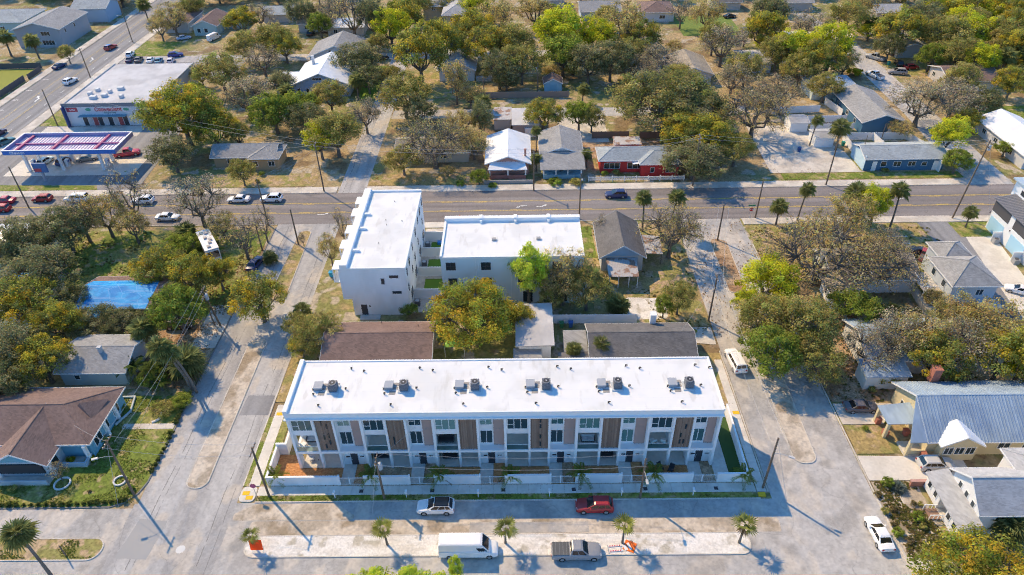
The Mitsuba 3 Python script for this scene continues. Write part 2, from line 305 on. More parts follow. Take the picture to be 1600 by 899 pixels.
slabs('front_pavement', -34.0, 55.6, 29.6, 57.0, 1.5, 'concrete pavement in front of the garden walls', 'new_concrete_mat')
slabs('corner_pavement', 29.75, 55.6, 30.9, 80.0, 1.5, 'concrete pavement along the right side of the townhouses', 'new_concrete_mat', 0.135, 'y')
slabs('side_pavement', -35.4, 57.1, -34.0, 71.4, 1.5, 'concrete pavement along the left side of the townhouses', 'new_concrete_mat', 0.135, 'y')
sheet('crossing_pad', rounded(rect(-36.1, 54.7, -34.1, 57.0), 0.6), 0.139, 'new_concrete_mat', 'pale kerb ramp at the left corner', 0.0)
for i, (x, y) in enumerate(((-35.4, 56.0), (-34.8, 55.3), (30.2, 55.2), (30.4, 69.0), (-34.7, 69.6))):
    sheet('tactile_pad', rect(x - .45, y - .3, x + .45, y + .3), 0.16, flat((0.75, 0.47, 0.03), 0.8), ['yellow tactile pad at the left street corner', 'yellow tactile pad nearest the kerb at the left corner', 'yellow tactile pad at the right corner', 'yellow tactile pad on the right pavement', 'yellow tactile pad on the left pavement'][i], 0.0)
sheet('grass_verge', rect(-33.9, 54.75, 29.4, 55.6), 0.12, 'lawn_mat', 'narrow strip of grass between pavement and kerb', 0.0)
sheet('grass_verge', rect(-36.1, 57.1, -35.4, 69.0), 0.12, 'lawn_mat', 'grass strip beside the left pavement', 0.0)
sheet('grass_verge', rect(-34.0, 57.1, -32.9, 69.0), 0.12, 'lawn_mat', 'grass strip between left pavement and garden wall', 0.0)
sheet('grass_verge', rect(-36.0, 72.0, -32.0, 84.0), 0.11, 'dry_grass_mat', 'tan grass verge beside the left street', 0.0)
sheet('grass_verge', rect(28.9, 70.5, 31.0, 81.5), 0.11, 'dry_grass_mat', 'dry grass strip by the right street', 0.0)
sheet('planting_strip', rect(-33.9, 57.0, 29.0, 57.25), 0.15, 'litter_mat', 'dark mulch strip along the foot of the garden walls', 0.0)
kerb([(-33.9, 54.65), (29.9, 54.65)], 'pale kerb before the townhouses'); kerb([(-36.15, 57.2), (-36.15, 84)], 'kerb on the right of the left street'); kerb([(31.1, 55.6), (31.1, 82)], 'kerb on the left of the right street')
kerb([(44.35, 22), (44.35, 112)], 'kerb on the far side of the right street', mat='concrete_mat')
kerb([(-48.9, 120), (-48.9, 58.0), (-49.4, 56.2), (-50.6, 54.8), (-52.2, 54.1), (-90, 53.9)], 'dark stained kerb around the corner lawn', mat=flat((0.22, 0.21, 0.2), 0.8))
# ---- medians
def median(poly, r, mat, label, z=0.10):
    p = rounded(poly, r); k = struct('median', MB().prism(p, 0.0, z), mat, label)
    struct('median_kerb', MB().prism(p.buffer(0.11).difference(p.buffer(-0.02)), 0.0, z + 0.03), 'concrete_mat', 'kerb around ' + label); return k
median(rect(-43.7, 56.9, -41.0, 86.0), 1.2, 'dirt_mat', 'long sandy median in the left street')
median([(-44.0, 96), (-41.0, 96), (-41.4, 118.6), (-43.6, 118.6)], 1.0, 'dry_grass_mat', 'grassy median near the main road at left')
median(rect(-90, 46.8, -50.4, 49.6), 1.35, 'dry_grass_mat', 'dry grass median at the lower left')
median(rect(-33.2, 47.0, 26.9, 49.75), 1.25, 'sand_mat', 'white sand median with young palms')
median([(36.0, 60.1), (38.9, 60.1), (39.4, 92.0), (36.6, 92.0)], 1.2, 'dirt_mat', 'sandy median in the right street')
median([(36.4, 97), (39.2, 97), (39.6, 113.0), (37.2, 114.2), (36.5, 113)], 0.8, 'litter_mat', 'reddish leaf covered median of the right street')
sheet('sand_shoulder', rounded(rect(-33.5, 49.9, 31.2, 51.9), 0.4), 0.031, 'dirt_mat', 'tan sand shoulder between street and median')
sheet('sand_shoulder', rounded([(-36.0, 52.0), (-20, 52.0), (-23.5, 54.4), (-33.7, 54.4), (-36.0, 53.0)], 0.4), 0.036, 'dirt_mat', 'tan sand patch at the left end of the front street')
sheet('patched_paving', rect(-6.5, 50.0, 8, 51.5), 0.036, 'street_mat', 'grey patched paving before the red car')
sheet('road_patch', [(-40.6, 69.5), (-36.4, 69.5), (-36.4, 73.4), (-40.4, 73.4)], 0.034, 'avenue_mat', 'darker square patch in the left street')
sheet('road_patch', [(-48.3, 47), (-44.5, 46.8), (-44.0, 52), (-47.6, 52.4)], 0.035, flat((.36, .355, .345), .9), 'faint patch at the lower left crossing')
sheet('road_patch', [(60, 124.2), (72, 124.2), (72, 125.2), (60, 125.2)], 0.037, flat((.19, .18, .175), .9), 'long dark patch in the main road at right')
# ---- yards
sheet('corner_lawn', rounded([(-72, 54.1), (-52.2, 54.25), (-50.6, 55.0), (-49.5, 56.4), (-49.0, 58), (-49.0, 73.5), (-60, 73.5), (-60, 62), (-72, 62)], 0.3), 0.10, 'lawn_mat', 'green lawn of the corner house at left', 0.0)
slabs('garden_path', -56.5, 67.0, -49.1, 68.0, 1.2, 'concrete path across the corner lawn', 'concrete_mat', 0.13)
sheet('yard', rect(-60, 75, -49.2, 92), 0.06, 'litter_mat', 'shady leaf covered yard beside the left street')
sheet('yard', rounded([(-90, 92), (-49.5, 92), (-49.5, 119.5), (-118, 119.5), (-118, 100)], 1), 0.05, 'lawn_mat', 'weedy green yard under the trees at left')
sheet('yard', rounded([(12.5, 88), (31.0, 88), (31.0, 120), (12.5, 120)], .5), 0.05, 'dry_grass_mat', 'tan yard around the little blue gabled house')
sheet('yard', rounded([(17.5, 90), (24.5, 90), (25, 95.5), (18, 96)], 1.0), 0.062, 'sand_mat', 'pale sandy patch in the tan yard')
sheet('yard', rounded([(11.0, 108), (14.4, 108), (14.2, 119), (11.0, 119)], .3), 0.07, 'lawn_mat', 'green strip beside the white block')
sheet('yard', rect(-18.5, 92.5, -13.3, 118.9), 0.04, 'concrete_mat', 'pale paved strip between the two white blocks')
for i, (y0, y1) in enumerate(((110.2, 114.0), (104.6, 108.2), (97.8, 102.0))):
    sheet('turf', rect(-17.0, y0, -13.4, y1), 0.06, flat((0.13, 0.24, 0.03), 0.9), ['bright turf in the yard nearest the road between white blocks', 'turf in the middle yard between white blocks', 'turf in the yard nearest the camera between white blocks'][i])
sheet('yard', rounded([(44.6, 100), (80, 100), (84, 118.9), (44.6, 118.9)], .6), 0.05, 'dry_grass_mat', 'dry grass under the big bare oak at right')
sheet('driveway', [(78.5, 119.0), (86.5, 119.0), (84.5, 86), (80.5, 70), (77.2, 70), (79.5, 100)], 0.055, 'avenue_mat', 'grey asphalt drive beside the garages')
sheet('forecourt', [(86.0, 118.0), (91.5, 118), (86, 78), (80.5, 78)], 0.065, 'new_concrete_mat', 'cream concrete aprons before the garages')
sheet('lawn', rect(84.5, 113.5, 95, 118.8), 0.08, 'lawn_mat', 'small green lawn at the road by the garages')
sheet('lawn', rect(44.6, 61.5, 49.5, 66.5), 0.09, 'dry_grass_mat', 'square of dry grass by the yellow house drive')
sheet('driveway', [(44.5, 57.2), (58, 57.2), (58, 60.9), (44.5, 61.2)], 0.07, 'new_concrete_mat', 'cream concrete drive between yellow and white houses')
sheet('driveway', rect(44.6, 66.7, 53, 70.6), 0.07, 'concrete_mat', 'concrete drive under the dark parked car')
sheet('driveway', [(44.5, 40), (50.5, 40), (50.5, 46.0), (44.5, 46.4)], 0.06, 'new_concrete_mat', 'cream concrete drive at the lower right')
sheet('yard', [(44.6, 46.5), (50, 46.3), (50.3, 57.0), (44.6, 57.0)], 0.06, 'dirt_mat', 'sandy garden with scattered shrubs before the white house')
sheet('yard', rounded([(24.5, 84.5), (31, 83.5), (31, 87.8), (26, 87.8)], .3), 0.055, 'concrete_mat', 'pale drive at the end of the dark grey roofed house')
sheet('yard', [(44.6, 71), (53, 71), (60, 80), (52, 92), (44.6, 92)], 0.045, 'litter_mat', 'orange brown leaf litter under trees by the right street')
sheet('forecourt', [(-128, 136.5), (-84, 136.5), (-86, 171), (-128, 171)], 0.05, 'avenue_mat', 'grey asphalt forecourt of the fuel station')
sheet('fuel_apron', rect(-118, 143.5, -88, 151.5), 0.075, 'new_concrete_mat', 'pale concrete apron under the canopy')
sheet('fuel_apron', rect(-122, 164, -96, 170.5), 0.076, 'concrete_mat', 'pale concrete walk before the shop')
sheet('lawn', [(-118, 136.6), (-93, 136.6), (-94, 138.6), (-118, 139.4)], 0.09, 'lawn_mat', 'grass strip by the fuel station sign')
sheet('lawn', rect(-124.6, 171, -117.0, 201), 0.07, 'lawn_mat', 'grass strip beside the shop')
sheet('car_park', [(-124.5, 203), (-85, 203), (-85, 217.9), (-124.5, 217.9)], 0.045, 'avenue_mat', 'grey car park behind the shop')
sheet('car_park', [(-112, 207), (-98, 207), (-98, 214), (-112, 214)], 0.058, 'litter_mat', 'brown earth island in the car park')
sheet('lawn', [(-124.6, 203), (-112.5, 203), (-113, 214), (-124.6, 214)], 0.06, 'lawn_mat', 'bright green corner of the car park')
sheet('lawn', [(-127.6, 224.5), (-112, 224.5), (-113, 238), (-127.6, 240)], 0.06, 'lawn_mat', 'yellow green lawn at the avenue corner')
sheet('playing_field', [(-200, 165), (-147, 165), (-149, 214), (-200, 214)], 0.05, flat((0.26, 0.27, 0.05), 0.9), 'bright yellow green field at the left edge')
sheet('lawn', [(-33.0, 137), (-8.5, 137), (-8.5, 142), (-33, 142)], 0.05, 'dry_grass_mat', 'dry grass verge behind the road pavement')
sheet('lawn', [(-72, 137), (-45, 137), (-45, 143), (-72, 143)], 0.05, 'dry_grass_mat', 'tan front yard of the tan brick bungalow')
sheet('lawn', rect(58, 137, 97, 140), 0.06, 'lawn_mat', 'green verge before the blue duplex')
sheet('yard', [(56, 140.2), (76, 140.2), (76, 150), (70, 165), (57, 165)], 0.05, 'concrete_mat', 'pale sandy parking yard left of the duplex')
sheet('yard', [(-32, 186), (-10, 186), (-10, 206), (-32, 206)], 0.04, 'dry_grass_mat', 'dry grass yard in front of the far white bungalow')
sheet('lawn', [(-44, 186), (-39.6, 186), (-39.6, 212), (-46, 212)], 0.05, flat((0.17, 0.27, 0.035), 0.9), 'bright green lawn beside the narrow street')
sheet('yard', rect(10, 157, 22, 172), 0.05, 'concrete_mat', 'pale sandy drive behind the small houses')
sheet('yard', rect(15.5, 148.5, 34, 158), 0.048, 'litter_mat', 'reddish earth yard behind the red house')
sheet('lawn', [(55, 236), (75, 236), (75, 258), (55, 258)], 0.05, flat((0.16, 0.22, 0.05), 0.9), 'far green lawn with a tree')
sheet('lawn', [(112, 138), (140, 138), (140, 175), (112, 175)], 0.05, 'lawn_mat', 'green lawn at the right edge')
sheet('lawn', [(108.5, 195), (118, 195), (120, 214), (108.5, 214)], 0.05, 'dry_grass_mat', 'tan verge with parked cars at upper right')
sheet('driveway', [(86, 236), (110, 232), (110, 236), (86, 240)], 0.05, 'new_concrete_mat', 'far pale curved drive')
for i, (a, b) in enumerate((((70.5, 114.0), (74.5, 113.9)), ((71.1, 111.6), (74.0, 111.7)), ((71.1, 110.5), (73.8, 110.6)))): sheet('garden_path', rect(a[0], a[1] - .25, b[0], a[1] + .25), 0.075, 'new_concrete_mat', '%s pale concrete strip in the grass beside the asphalt drive' % ['first', 'second', 'third'][i])
sheet('yard', rounded([(-48.8, 84), (-49.2, 95), (-53, 95), (-53, 84)], .5), 0.07, 'concrete_mat', 'pale drive opening at the left street under the trees')
# ---- painted markings
def paint(name, polys, mat, label, z=0.042):
    mb = MB()
    for q in polys: mb.prism(q, None, z)
    return struct(name, mb, mat, label)
YEL, WHT = flat((0.70, 0.48, 0.10), 0.8), flat((0.72, 0.72, 0.70), 0.8)
for y in (125.55, 129.45): paint('lane_line', [rect(-128, y - .07, 200, y + .07)], YEL, 'solid yellow line of the centre lane')
for y, ph in ((125.85, 0), (129.15, 0)): paint('lane_line', [rect(x, y - .07, x + 2.4, y + .07) for x in np.arange(-126, 200, 7.3)], YEL, 'broken yellow line of the centre lane')
def arrow(x, y, deg, s=1.0):
    """A bent turn arrow: shaft, slanting piece and head."""
    m = frame(x, y, 0, deg); qs = [[(-1.6, -.5), (0.0, -.5), (0.0, -.2), (-1.6, -.2)], [(0.003, -.5), (.2, -.5), (1.0, .15), (.75, .35), (.003, -.2)], [(.55, .42), (1.2, -.08), (1.55, .75)]]
    return [np.array(q) * s @ m[:2, :2].T + m[:2, 3] for q in qs]
paint('turn_arrow', arrow(*(0.5, 127.1), 180, 0.72), WHT, 'white turn arrow pointing left on the road'); paint('turn_arrow', arrow(*(4.7, 127.3), 0, 0.72), WHT, 'white turn arrow pointing right on the road')
paint('turn_arrow', arrow(*(79.6, 128.2), 180, 0.72), WHT, 'white turn arrow on the road at right'); paint('turn_arrow', arrow(*(-40.5, 125.1), 0, 0.72), WHT, 'faint white turn arrow by the left street')
paint('turn_arrow', arrow(-135.4, 190, 90, 1.3) + arrow(-135.4, 222, 90, 1.2), WHT, 'white turn arrows on the avenue')
for x in (-137.1, -133.6): paint('lane_line', [rect(x - .06, 137, x + .06, 330)], YEL, 'yellow line along the avenue')
paint('lane_line', [rect(-139.9, 137, -139.75, 178)], WHT, 'white line along the avenue'); paint('lane_line', [rect(-130.9, y, -130.75, y + 2.5) for y in np.arange(140, 330, 9)], WHT, 'broken white line along the avenue')
paint('stop_mark', [rect(-141.9, y, -140.2, y + .3) for y in (182, 189, 196, 205, 216)], WHT, 'white kerbside ticks on the avenue')
sheet('manhole_cover', [((-40.9, 48.1)[0] + .55 * math.cos(t), (-40.9, 48.1)[1] + .55 * math.sin(t)) for t in np.arange(0, 6.28, .4)], 0.045, flat((0.66, 0.65, 0.62), 0.7), 'pale round manhole cover in the lower left street')

# ================================================================== building kit
def window(parent, m, w, h, cols=1, rows=1, pane='glass_dark', fm=None, low=None, name='window'):
    """A framed window; local x along the wall from its left end, -y outwards, z up from the sill. low: first column has a transom at that height."""
    mb = MB(); b = 0.07
    mb.box(0, -.06, 0, w, .02, b).box(0, -.06, h - b, w, .02, h).box(0, -.06, b, b, .02, h - b).box(w - b, -.06, b, w, .02, h - b)
    for i in range(1, cols): mb.box(w * i / cols - b / 2, -.055, b, w * i / cols + b / 2, .02, h - b)
    for i in range(1, rows): mb.box(b, -.05, h * i / rows - b / 2, w - b, .015, h * i / rows + b / 2)
    if low: mb.box(b, -.05, low - b / 2, w / cols, .015, low + b / 2)
    k = mb.put(name, fm or TRIM, parent, m)
    for i in range(cols):
        MB().box(w * i / cols + .02, -.025, .02, w * (i + 1) / cols - .02, -.01, h - .02).put('pane', pane, k, m)
    return k
def side(x0, x1, y0, y1, s, u, z):
    """Where a window stands on side s of a box: u is measured from the left end as seen from outside."""
    return {'S': frame(x0 + u, y0, z, 0), 'E': frame(x1, y0 + u, z, 90), 'W': frame(x0, y1 - u, z, -90), 'N': frame(x1 - u, y1, z, 180)}[s]
def gable_roof(x0, x1, y0, y1, z, rise, axis, o=.45, t=.16):
    """Two slabs; axis = direction of the ridge."""
    mb = MB()
    if axis == 'y':
        c = (x0 + x1) / 2; k = rise / (c - x0); ze = z - o * k
        for sx, xe in ((-1, x0 - o), (1, x1 + o)):
            lo = [(xe, y0 - o, ze), (c, y0 - o, z + rise), (c, y1 + o, z + rise), (xe, y1 + o, ze)]
            if sx > 0: lo = [lo[1], lo[0], lo[3], lo[2]]
            lo = np.array(lo); mb.hexa(lo, lo + [0, 0, t])
        return mb
    r = gable_roof(y0, y1, -x1, -x0, z, rise, 'y', o, t)
    v = r.mesh()[0]; f = r.mesh()[1]
    return MB().add(np.column_stack([-v[:, 1], v[:, 0], v[:, 2]]), f)
def hip_roof(x0, x1, y0, y1, z, rise, o=.45, t=.14):
    x0, x1, y0, y1 = x0 - o, x1 + o, y0 - o, y1 + o; w, d = x1 - x0, y1 - y0; h = min(w, d) / 2
    a, b = ((x0 + h, (y0 + y1) / 2), (x1 - h, (y0 + y1) / 2)) if w >= d else (((x0 + x1) / 2, y0 + h), ((x0 + x1) / 2, y1 - h))
    v = [(x0, y0, z), (x1, y0, z), (x1, y1, z), (x0, y1, z), (x0, y0, z + t), (x1, y0, z + t), (x1, y1, z + t), (x0, y1, z + t), (*a, z + t + rise), (*b, z + t + rise)]
    f = [(0, 2, 1), (0, 3, 2), (0, 1, 5), (0, 5, 4), (1, 2, 6), (1, 6, 5), (2, 3, 7), (2, 7, 6), (3, 0, 4), (3, 4, 7)]
    f += [(4, 5, 9), (4, 9, 8), (5, 6, 9), (6, 7, 8), (6, 8, 9), (7, 4, 8)] if w >= d else [(4, 5, 8), (5, 6, 9), (5, 9, 8), (6, 7, 9), (7, 4, 8), (7, 8, 9)]
    return MB().add(v, f)
def gable_walls(x0, x1, y0, y1, h, rise, axis):
    mb = MB().box(x0, y0, 0, x1, y1, h)
    if axis == 'y': c = (x0 + x1) / 2; mb.add([(x0, y0, h), (x1, y0, h), (c, y0, h + rise), (x0, y1, h), (x1, y1, h), (c, y1, h + rise)], [(0, 1, 2), (4, 3, 5), (0, 2, 5), (0, 5, 3), (2, 1, 4), (2, 4, 5)])
    else: c = (y0 + y1) / 2; mb.add([(x0, y0, h), (x0, y1, h), (x0, c, h + rise), (x1, y0, h), (x1, y1, h), (x1, c, h + rise)], [(1, 0, 2), (3, 4, 5), (0, 3, 5), (0, 5, 2), (2, 5, 4), (2, 4, 1)])
    return mb
def wing(k, x0, x1, y0, y1, h, rise, kind, wall, roofm, o=.45, m=I4, z0=0, wins=(), doors=(), fascia=TRIM, ribs=None):
    """One block of a house: walls, roof, windows (side, u, sill, w, h[, cols]) and doors (side, u, w, h, colour)."""
    if kind == 'hip': MB().box(x0, y0, z0, x1, y1, h).put('wall', wall, k, m); r = hip_roof(x0, x1, y0, y1, h, rise, o)
    elif kind == 'flat':
        MB().box(x0, y0, z0, x1, y1, h).put('wall', wall, k, m); r = MB().box(x0 - o, y0 - o, h, x1 + o, y1 + o, h + .18)
    elif kind == 'shed':
        MB().box(x0, y0, z0, x1, y1, h).put('wall', wall, k, m)
        lo = np.array([(x0 - o, y0 - o, h - .02), (x1 + o, y0 - o, h - .02), (x1 + o, y1, h + rise), (x0 - o, y1, h + rise)]); r = MB().hexa(lo, lo + [0, 0, .12])
    else:
        gable_walls(x0, x1, y0, y1, h, rise, kind).put('wall', wall, k, m); r = gable_roof(x0, x1, y0, y1, h, rise, kind, o)
    rk = r.put('roof', roofm, k, m)
    if kind in ('x', 'y') and fascia:
        mb = MB(); c = (x0 + x1) / 2 if kind == 'y' else (y0 + y1) / 2
        if kind == 'x': mb.box(x0 - o, c - .09, h + rise + .10, x1 + o, c + .09, h + rise + .185)
        else: mb.box(c - .09, y0 - o, h + rise + .10, c + .09, y1 + o, h + rise + .185)
        mb.put('ridge_cap', roofm, rk, m)
        g = MB()
        if kind == 'y':
            s = rise / (c - x0)
            for yy in (y0 - o - .04, y1 + o): 
                for xe, sg in ((x0 - o, 1), (x1 + o, -1)):
                    lo = np.array([(xe, yy, h - o * s - .05), (c, yy, h + rise - .05), (c, yy + .04, h + rise - .05), (xe, yy + .04, h - o * s - .05)])
                    if sg < 0: lo = lo[[1, 0, 3, 2]]
                    g.hexa(lo, lo + [0, 0, .24])
            for xe in (x0 - o - .05, x1 + o): g.box(xe, y0 - o, h - o * s - .02, xe + .05, y1 + o, h - o * s + .15)
        else:
            s = rise / (c - y0)
            for xx in (x0 - o - .04, x1 + o):
                for ye, sg in ((y0 - o, 1), (y1 + o, -1)):
                    lo = np.array([(xx, ye, h - o * s - .05), (xx + .04, ye, h - o * s - .05), (xx + .04, c, h + rise - .05), (xx, c, h + rise - .05)])
                    if sg < 0: lo = np.array([(xx, c, h + rise - .05), (xx + .04, c, h + rise - .05), (xx + .04, ye, h - o * s - .05), (xx, ye, h - o * s - .05)])
                    g.hexa(lo, lo + [0, 0, .24])
            for ye in (y0 - o - .05, y1 + o): g.box(x0 - o, ye, h - o * s - .02, x1 + o, ye + .05, h - o * s + .15)
        g.put('trim_board', fascia, k, m)
    if kind == 'hip' and fascia:
        a0, a1, b0, b1 = x0 - o, x1 + o, y0 - o, y1 + o; g = MB().box(a0 - .05, b0 - .05, h - .06, a1 + .05, b0, h + .16).box(a0 - .05, b1, h - .06, a1 + .05, b1 + .05, h + .16).box(a0 - .05, b0, h - .06, a0, b1, h + .16).box(a1, b0, h - .06, a1 + .05, b1, h + .16); g.put('trim_board', fascia, k, m)
        w, d = a1 - a0, b1 - b0; q = min(w, d) / 2; e = [((a0 + q, (b0 + b1) / 2), (a1 - q, (b0 + b1) / 2)), (((a0 + a1) / 2, b0 + q), ((a0 + a1) / 2, b1 - q))][int(w < d)]; zr = h + rise + .15
        g = MB().tube([(*e[0], zr), (*e[1], zr)] if np.hypot(*(np.array(e[0]) - e[1])) > .2 else [(*e[0], zr), (*e[0], zr + .05)], .07, 5)
        for cx, cy, j in ((a0, b0, 0), (a0, b1, 0 if w >= d else 1), (a1, b0, 1 if w >= d else 0), (a1, b1, 1)): g.tube([(cx, cy, h + .15), (*e[j], zr)], .07, 5)
        g.put('ridge_cap', roofm, rk, m)
    if ribs:
        mb = MB(); c = (x0 + x1) / 2 if kind == 'y' else (y0 + y1) / 2
        if kind == 'x':
            s = rise / (c - y0); t = .16
            for x in np.arange(x0 - o + .1, x1 + o, ribs):
                for ye in (y0 - o, y1 + o):
                    a, b = np.array([x, ye, h - o * s + t]), np.array([x, c, h + rise + t])
                    lo = np.array([a + [-.035, 0, -.02], a + [.035, 0, -.02], b + [.035, 0, -.02], b + [-.035, 0, -.02]])
                    if ye > c: lo = lo[[3, 2, 1, 0]]
                    mb.hexa(lo, lo + [0, 0, .10])
        else:
            s = rise / (c - x0); t = .16
            for y in np.arange(y0 - o + .1, y1 + o, ribs):
                for xe in (x0 - o, x1 + o):
                    a, b = np.array([xe, y, h - o * s + t]), np.array([c, y, h + rise + t])
                    lo = np.array([a + [0, -.025, -.02], b + [0, -.025, -.02], b + [0, .025, -.02], a + [0, .025, -.02]])
                    if xe > c: lo = lo[[1, 0, 3, 2]]
                    mb.hexa(lo, lo + [0, 0, .065])
        labels[mb.put('seam', roofm, rk, m)] = {'label': 'standing seams of the metal roof', 'kind': 'stuff'}
    for w in wins: window(k, m @ side(x0, x1, y0, y1, w[0], w[1], w[2]), w[3], w[4], w[5] if len(w) > 5 else 1, w[6] if len(w) > 6 else 1)
    for d in doors:
        q = m @ side(x0, x1, y0, y1, d[0], d[1], z0 + .02); mb = MB().box(0, -.05, 0, d[2], .02, d[3]); dk = mb.put('door', d[4], k, q)
        MB().box(d[2] - .16, -.10, d[3] * .48, d[2] - .08, -.05, d[3] * .54).put('handle', GREYM, dk, q)
    return rk
def chimney(rk, x, y, z0, z1, mat, m=I4, w=.7):
    key = MB().box(x - w / 2, y - w / 2, z0, x + w / 2, y + w / 2, z1).box(x - w / 2 - .06, y - w / 2 - .06, z1, x + w / 2 + .06, y + w / 2 + .06, z1 + .15).put('chimney', mat, rk, m); return key
def pipe(rk, x, y, z, m=I4, h=.35, r=.06, mat=None): MB().cyl(x, y, z, z + h, r, 8).put('vent_pipe', mat or DKGREY, rk, m)

# ================================================================== the row of six townhouses
TX, TW, TZ = -29.4, 9.05, 10.6
TX1 = TX + 6 * TW
town = thing('townhouse_building', 'long white three storey row of six townhouses with brown slatted panels, nearest the camera', 'townhouse')
MB().box(TX, 62.6, 0, TX1, 69.2, 9.7).put('wall', 'stucco_white', town)
mb = MB()
mb.box(TX - .03, 59.85, 9.7, TX1 + .03, 69.23, TZ); mb.put('fascia', WHITE, town)
troof = MB().box(TX + .4, 59.97, TZ - .05, TX1 - .1, 69.1, TZ + .012).put('roof', 'membrane', town)
mb = MB().box(TX - .1, 59.82, TZ - .3, TX + .42, 69.3, TZ + .42).box(TX1 - .12, 59.82, TZ - .2, TX1 + .08, 69.3, TZ + .16).box(TX + .42, 69.08, TZ - .2, TX1 - .12, 69.3, TZ + .14).box(TX + .42, 59.80, TZ - .1, TX1 - .12, 59.96, TZ + .05)
mb.put('parapet', WHITE, town)
MB().box(TX - .15, 59.6, 9.56, TX1 + .13, 59.9, 9.72).put('drip_edge', WHITE, town)
for gi, gc in enumerate(((.045, .12, .125), (.09, .20, .19), (.17, .28, .26), (.02, .05, .062))): bsdf('pane_%d' % gi, type='principled', base_color=rgb(gc), roughness=0.07, specular=0.6)
TAUPE, DOORM = flat((0.42, 0.305, 0.265), .7), flat((0.05, 0.055, 0.065), .4)
SLOTS = [[(.75, 3.9), (.75, 5.6), (.75, 8.2), (1.35, 4.6), (1.35, 5.9), (1.35, 7.6)], [(.55, 4.4), (.55, 5.2)], [], [(1.12, 4.0), (1.12, 5.4), (1.12, 7.3), (1.12, 8.4)], [], [(.85, 4.2), (.85, 5.4), (1.3, 4.2), (1.3, 7.0)]]
for i in range(6):
    ux = TX + i * TW; m = frame(ux, 0, 0)
    MB().box(0.05, 60.15, 6.3, 3.3, 62.6, 9.7).box(3.3, 60.22, 3.0, 5.72, 62.6, 9.7).box(5.72, 60.9, 3.4, 9.05, 62.6, 9.7).box(5.72, 60.55, 0, 9.05, 62.6, 3.0).put('front_wall', 'stucco_white', town, m)
    MB().box(0.002, 59.9, 3.0, 9.048, 62.6, 3.4).put('floor_slab', WHITE, town, m)
    mb = MB().box(0, 59.9, 0, .32, 61.2, 2.997).box(0, 59.898, 3.403, .32, 60.9, 9.7)
    for a in (3.08, 5.6): mb.box(a, 59.9, 0, a + .27, 60.55, 2.997).box(a, 59.898, 3.403, a + .27, 60.9, 9.7)
    mb.put('column', WHITE, town, m)
    if i == 5: MB().box(9.05 - .30, 59.9, 0, 9.06, 60.9, 2.997).box(8.75, 59.898, 3.403, 9.06, 61, 9.7).put('column', WHITE, town, m)
    window(town, m @ frame(.42, 60.13, 7.2), 2.58, 2.25, 3, 1, 'pane_%d' % [0, 3, 2, 3, 1, 3][i], WHITE, .8)
    window(town, m @ frame(5.95, 60.88, 7.2), 1.6, 2.25, 2, 1, 'pane_%d' % [2, 3, 2, 0, 1, 3][i], WHITE, .8)
    window(town, m @ frame(5.95, 60.88, 3.75), 1.6, 2.4, 2, 1, 'pane_%d' % [3, 3, 3, 3, 1, 0][i], WHITE, name='sliding_door')
    for z in (3.45, 6.62): MB().box(7.68, 60.78, z, 9.02 if i < 5 else 8.74, 60.9, z + (3.14 if z < 5 else 3.0)).put('facade_panel', TAUPE, town, m)
    c = MB().box(3.37, 60.16, 3.42, 5.58, 60.22, 9.68).put('cladding', 'cladding_mat', town, m)
    mb = MB(); k = 0
    for x in np.arange(3.38, 5.56, .145):
        k += 1; p = .03 + .05 * (k % 5 == 2) + .03 * (k % 3 == 0); mb.box(x, 60.16 - p, 3.43, x + .10, 60.16, 9.66)
    labels[mb.put('slat', 'cladding_mat', c, m)] = {'label': 'brown vertical wood slats', 'kind': 'stuff'}
    for sx, sz in SLOTS[i]: MB().box(3.38 + sx, 60.02, sz, 3.38 + sx + .2, 60.10, sz + .75).put('slot_window', 'glass_dark', town, m)
    # balcony, porch
    window(town, m @ frame(1.1, 62.58, 4.95), 1.9, 1.05, 2, 1, 'glass_dark', DKGREY)
    bk = MB().box(.34, 59.95, 4.36, 3.06, 60.0, 4.42).put('balcony_rail', WHITE, town, m)
    MB().box(.34, 59.97, 3.46, 3.06, 59.985, 4.36).put('glass_panel', 'clear_glass', bk, m)
    MB().box(.33, 60.0, 3.41, 3.07, 62.58, 3.43).put('balcony_floor', 'new_concrete_mat', town, m)
    d = MB().box(6.85, 60.49, .04, 7.75, 60.56, 2.5).put('front_door', DOORM, town, m); MB().box(6.93, 60.43, 1.0, 6.98, 60.49, 1.6).put('handle', GREYM, d, m)
    MB().box(6.25, 60.48, 1.55, 6.75, 60.55, 1.75).box(8.1, 60.48, 1.62, 8.6, 60.55, 1.72).put('number_plate', DOORM, town, m)
    MB().box(.34, 60.0, .03, 5.7, 62.58, .1).put('porch_floor', 'new_concrete_mat', town, m)
    # roof: mats and vents
    for x, y, w, h in ((4.25, 64.75, .75, .55), (4.2, 64.1, .75, .5), (3.95, 63.25, .8, .65), (5.7, 64.8, .6, .6)): MB().box(x - w / 2, y - h / 2, TZ + .01, x + w / 2, y + h / 2, TZ + .05).put('walkway_mat', flat((0.33, 0.31, 0.29), .9), troof, m)
    for x, y in ((2.75, 63.9), (2.95, 63.05), (6.9, 64.0), (4.0, 61.15), (6.95, 67.7), (8.7, 67.2)):
        MB().tube([(x, y, TZ), (x, y, TZ + .26), (x + .08, y - .06, TZ + .34), (x + .2, y - .14, TZ + .34)], [.09, .09, .09, .1], 8).put('vent_pipe', flat((.05, .05, .05), .6), troof, m)
    # condenser and roof hatch stand on the roof
    pos = ['first', 'second', 'third', 'fourth', 'fifth', 'sixth'][i]
    k = thing('air_conditioner', 'round topped dark air conditioner with fan on the white roof, %s from the left' % pos, 'air conditioner', 'air conditioners on the townhouse roof')
    mm = frame(ux + 5.42, 63.9, TZ + .012)
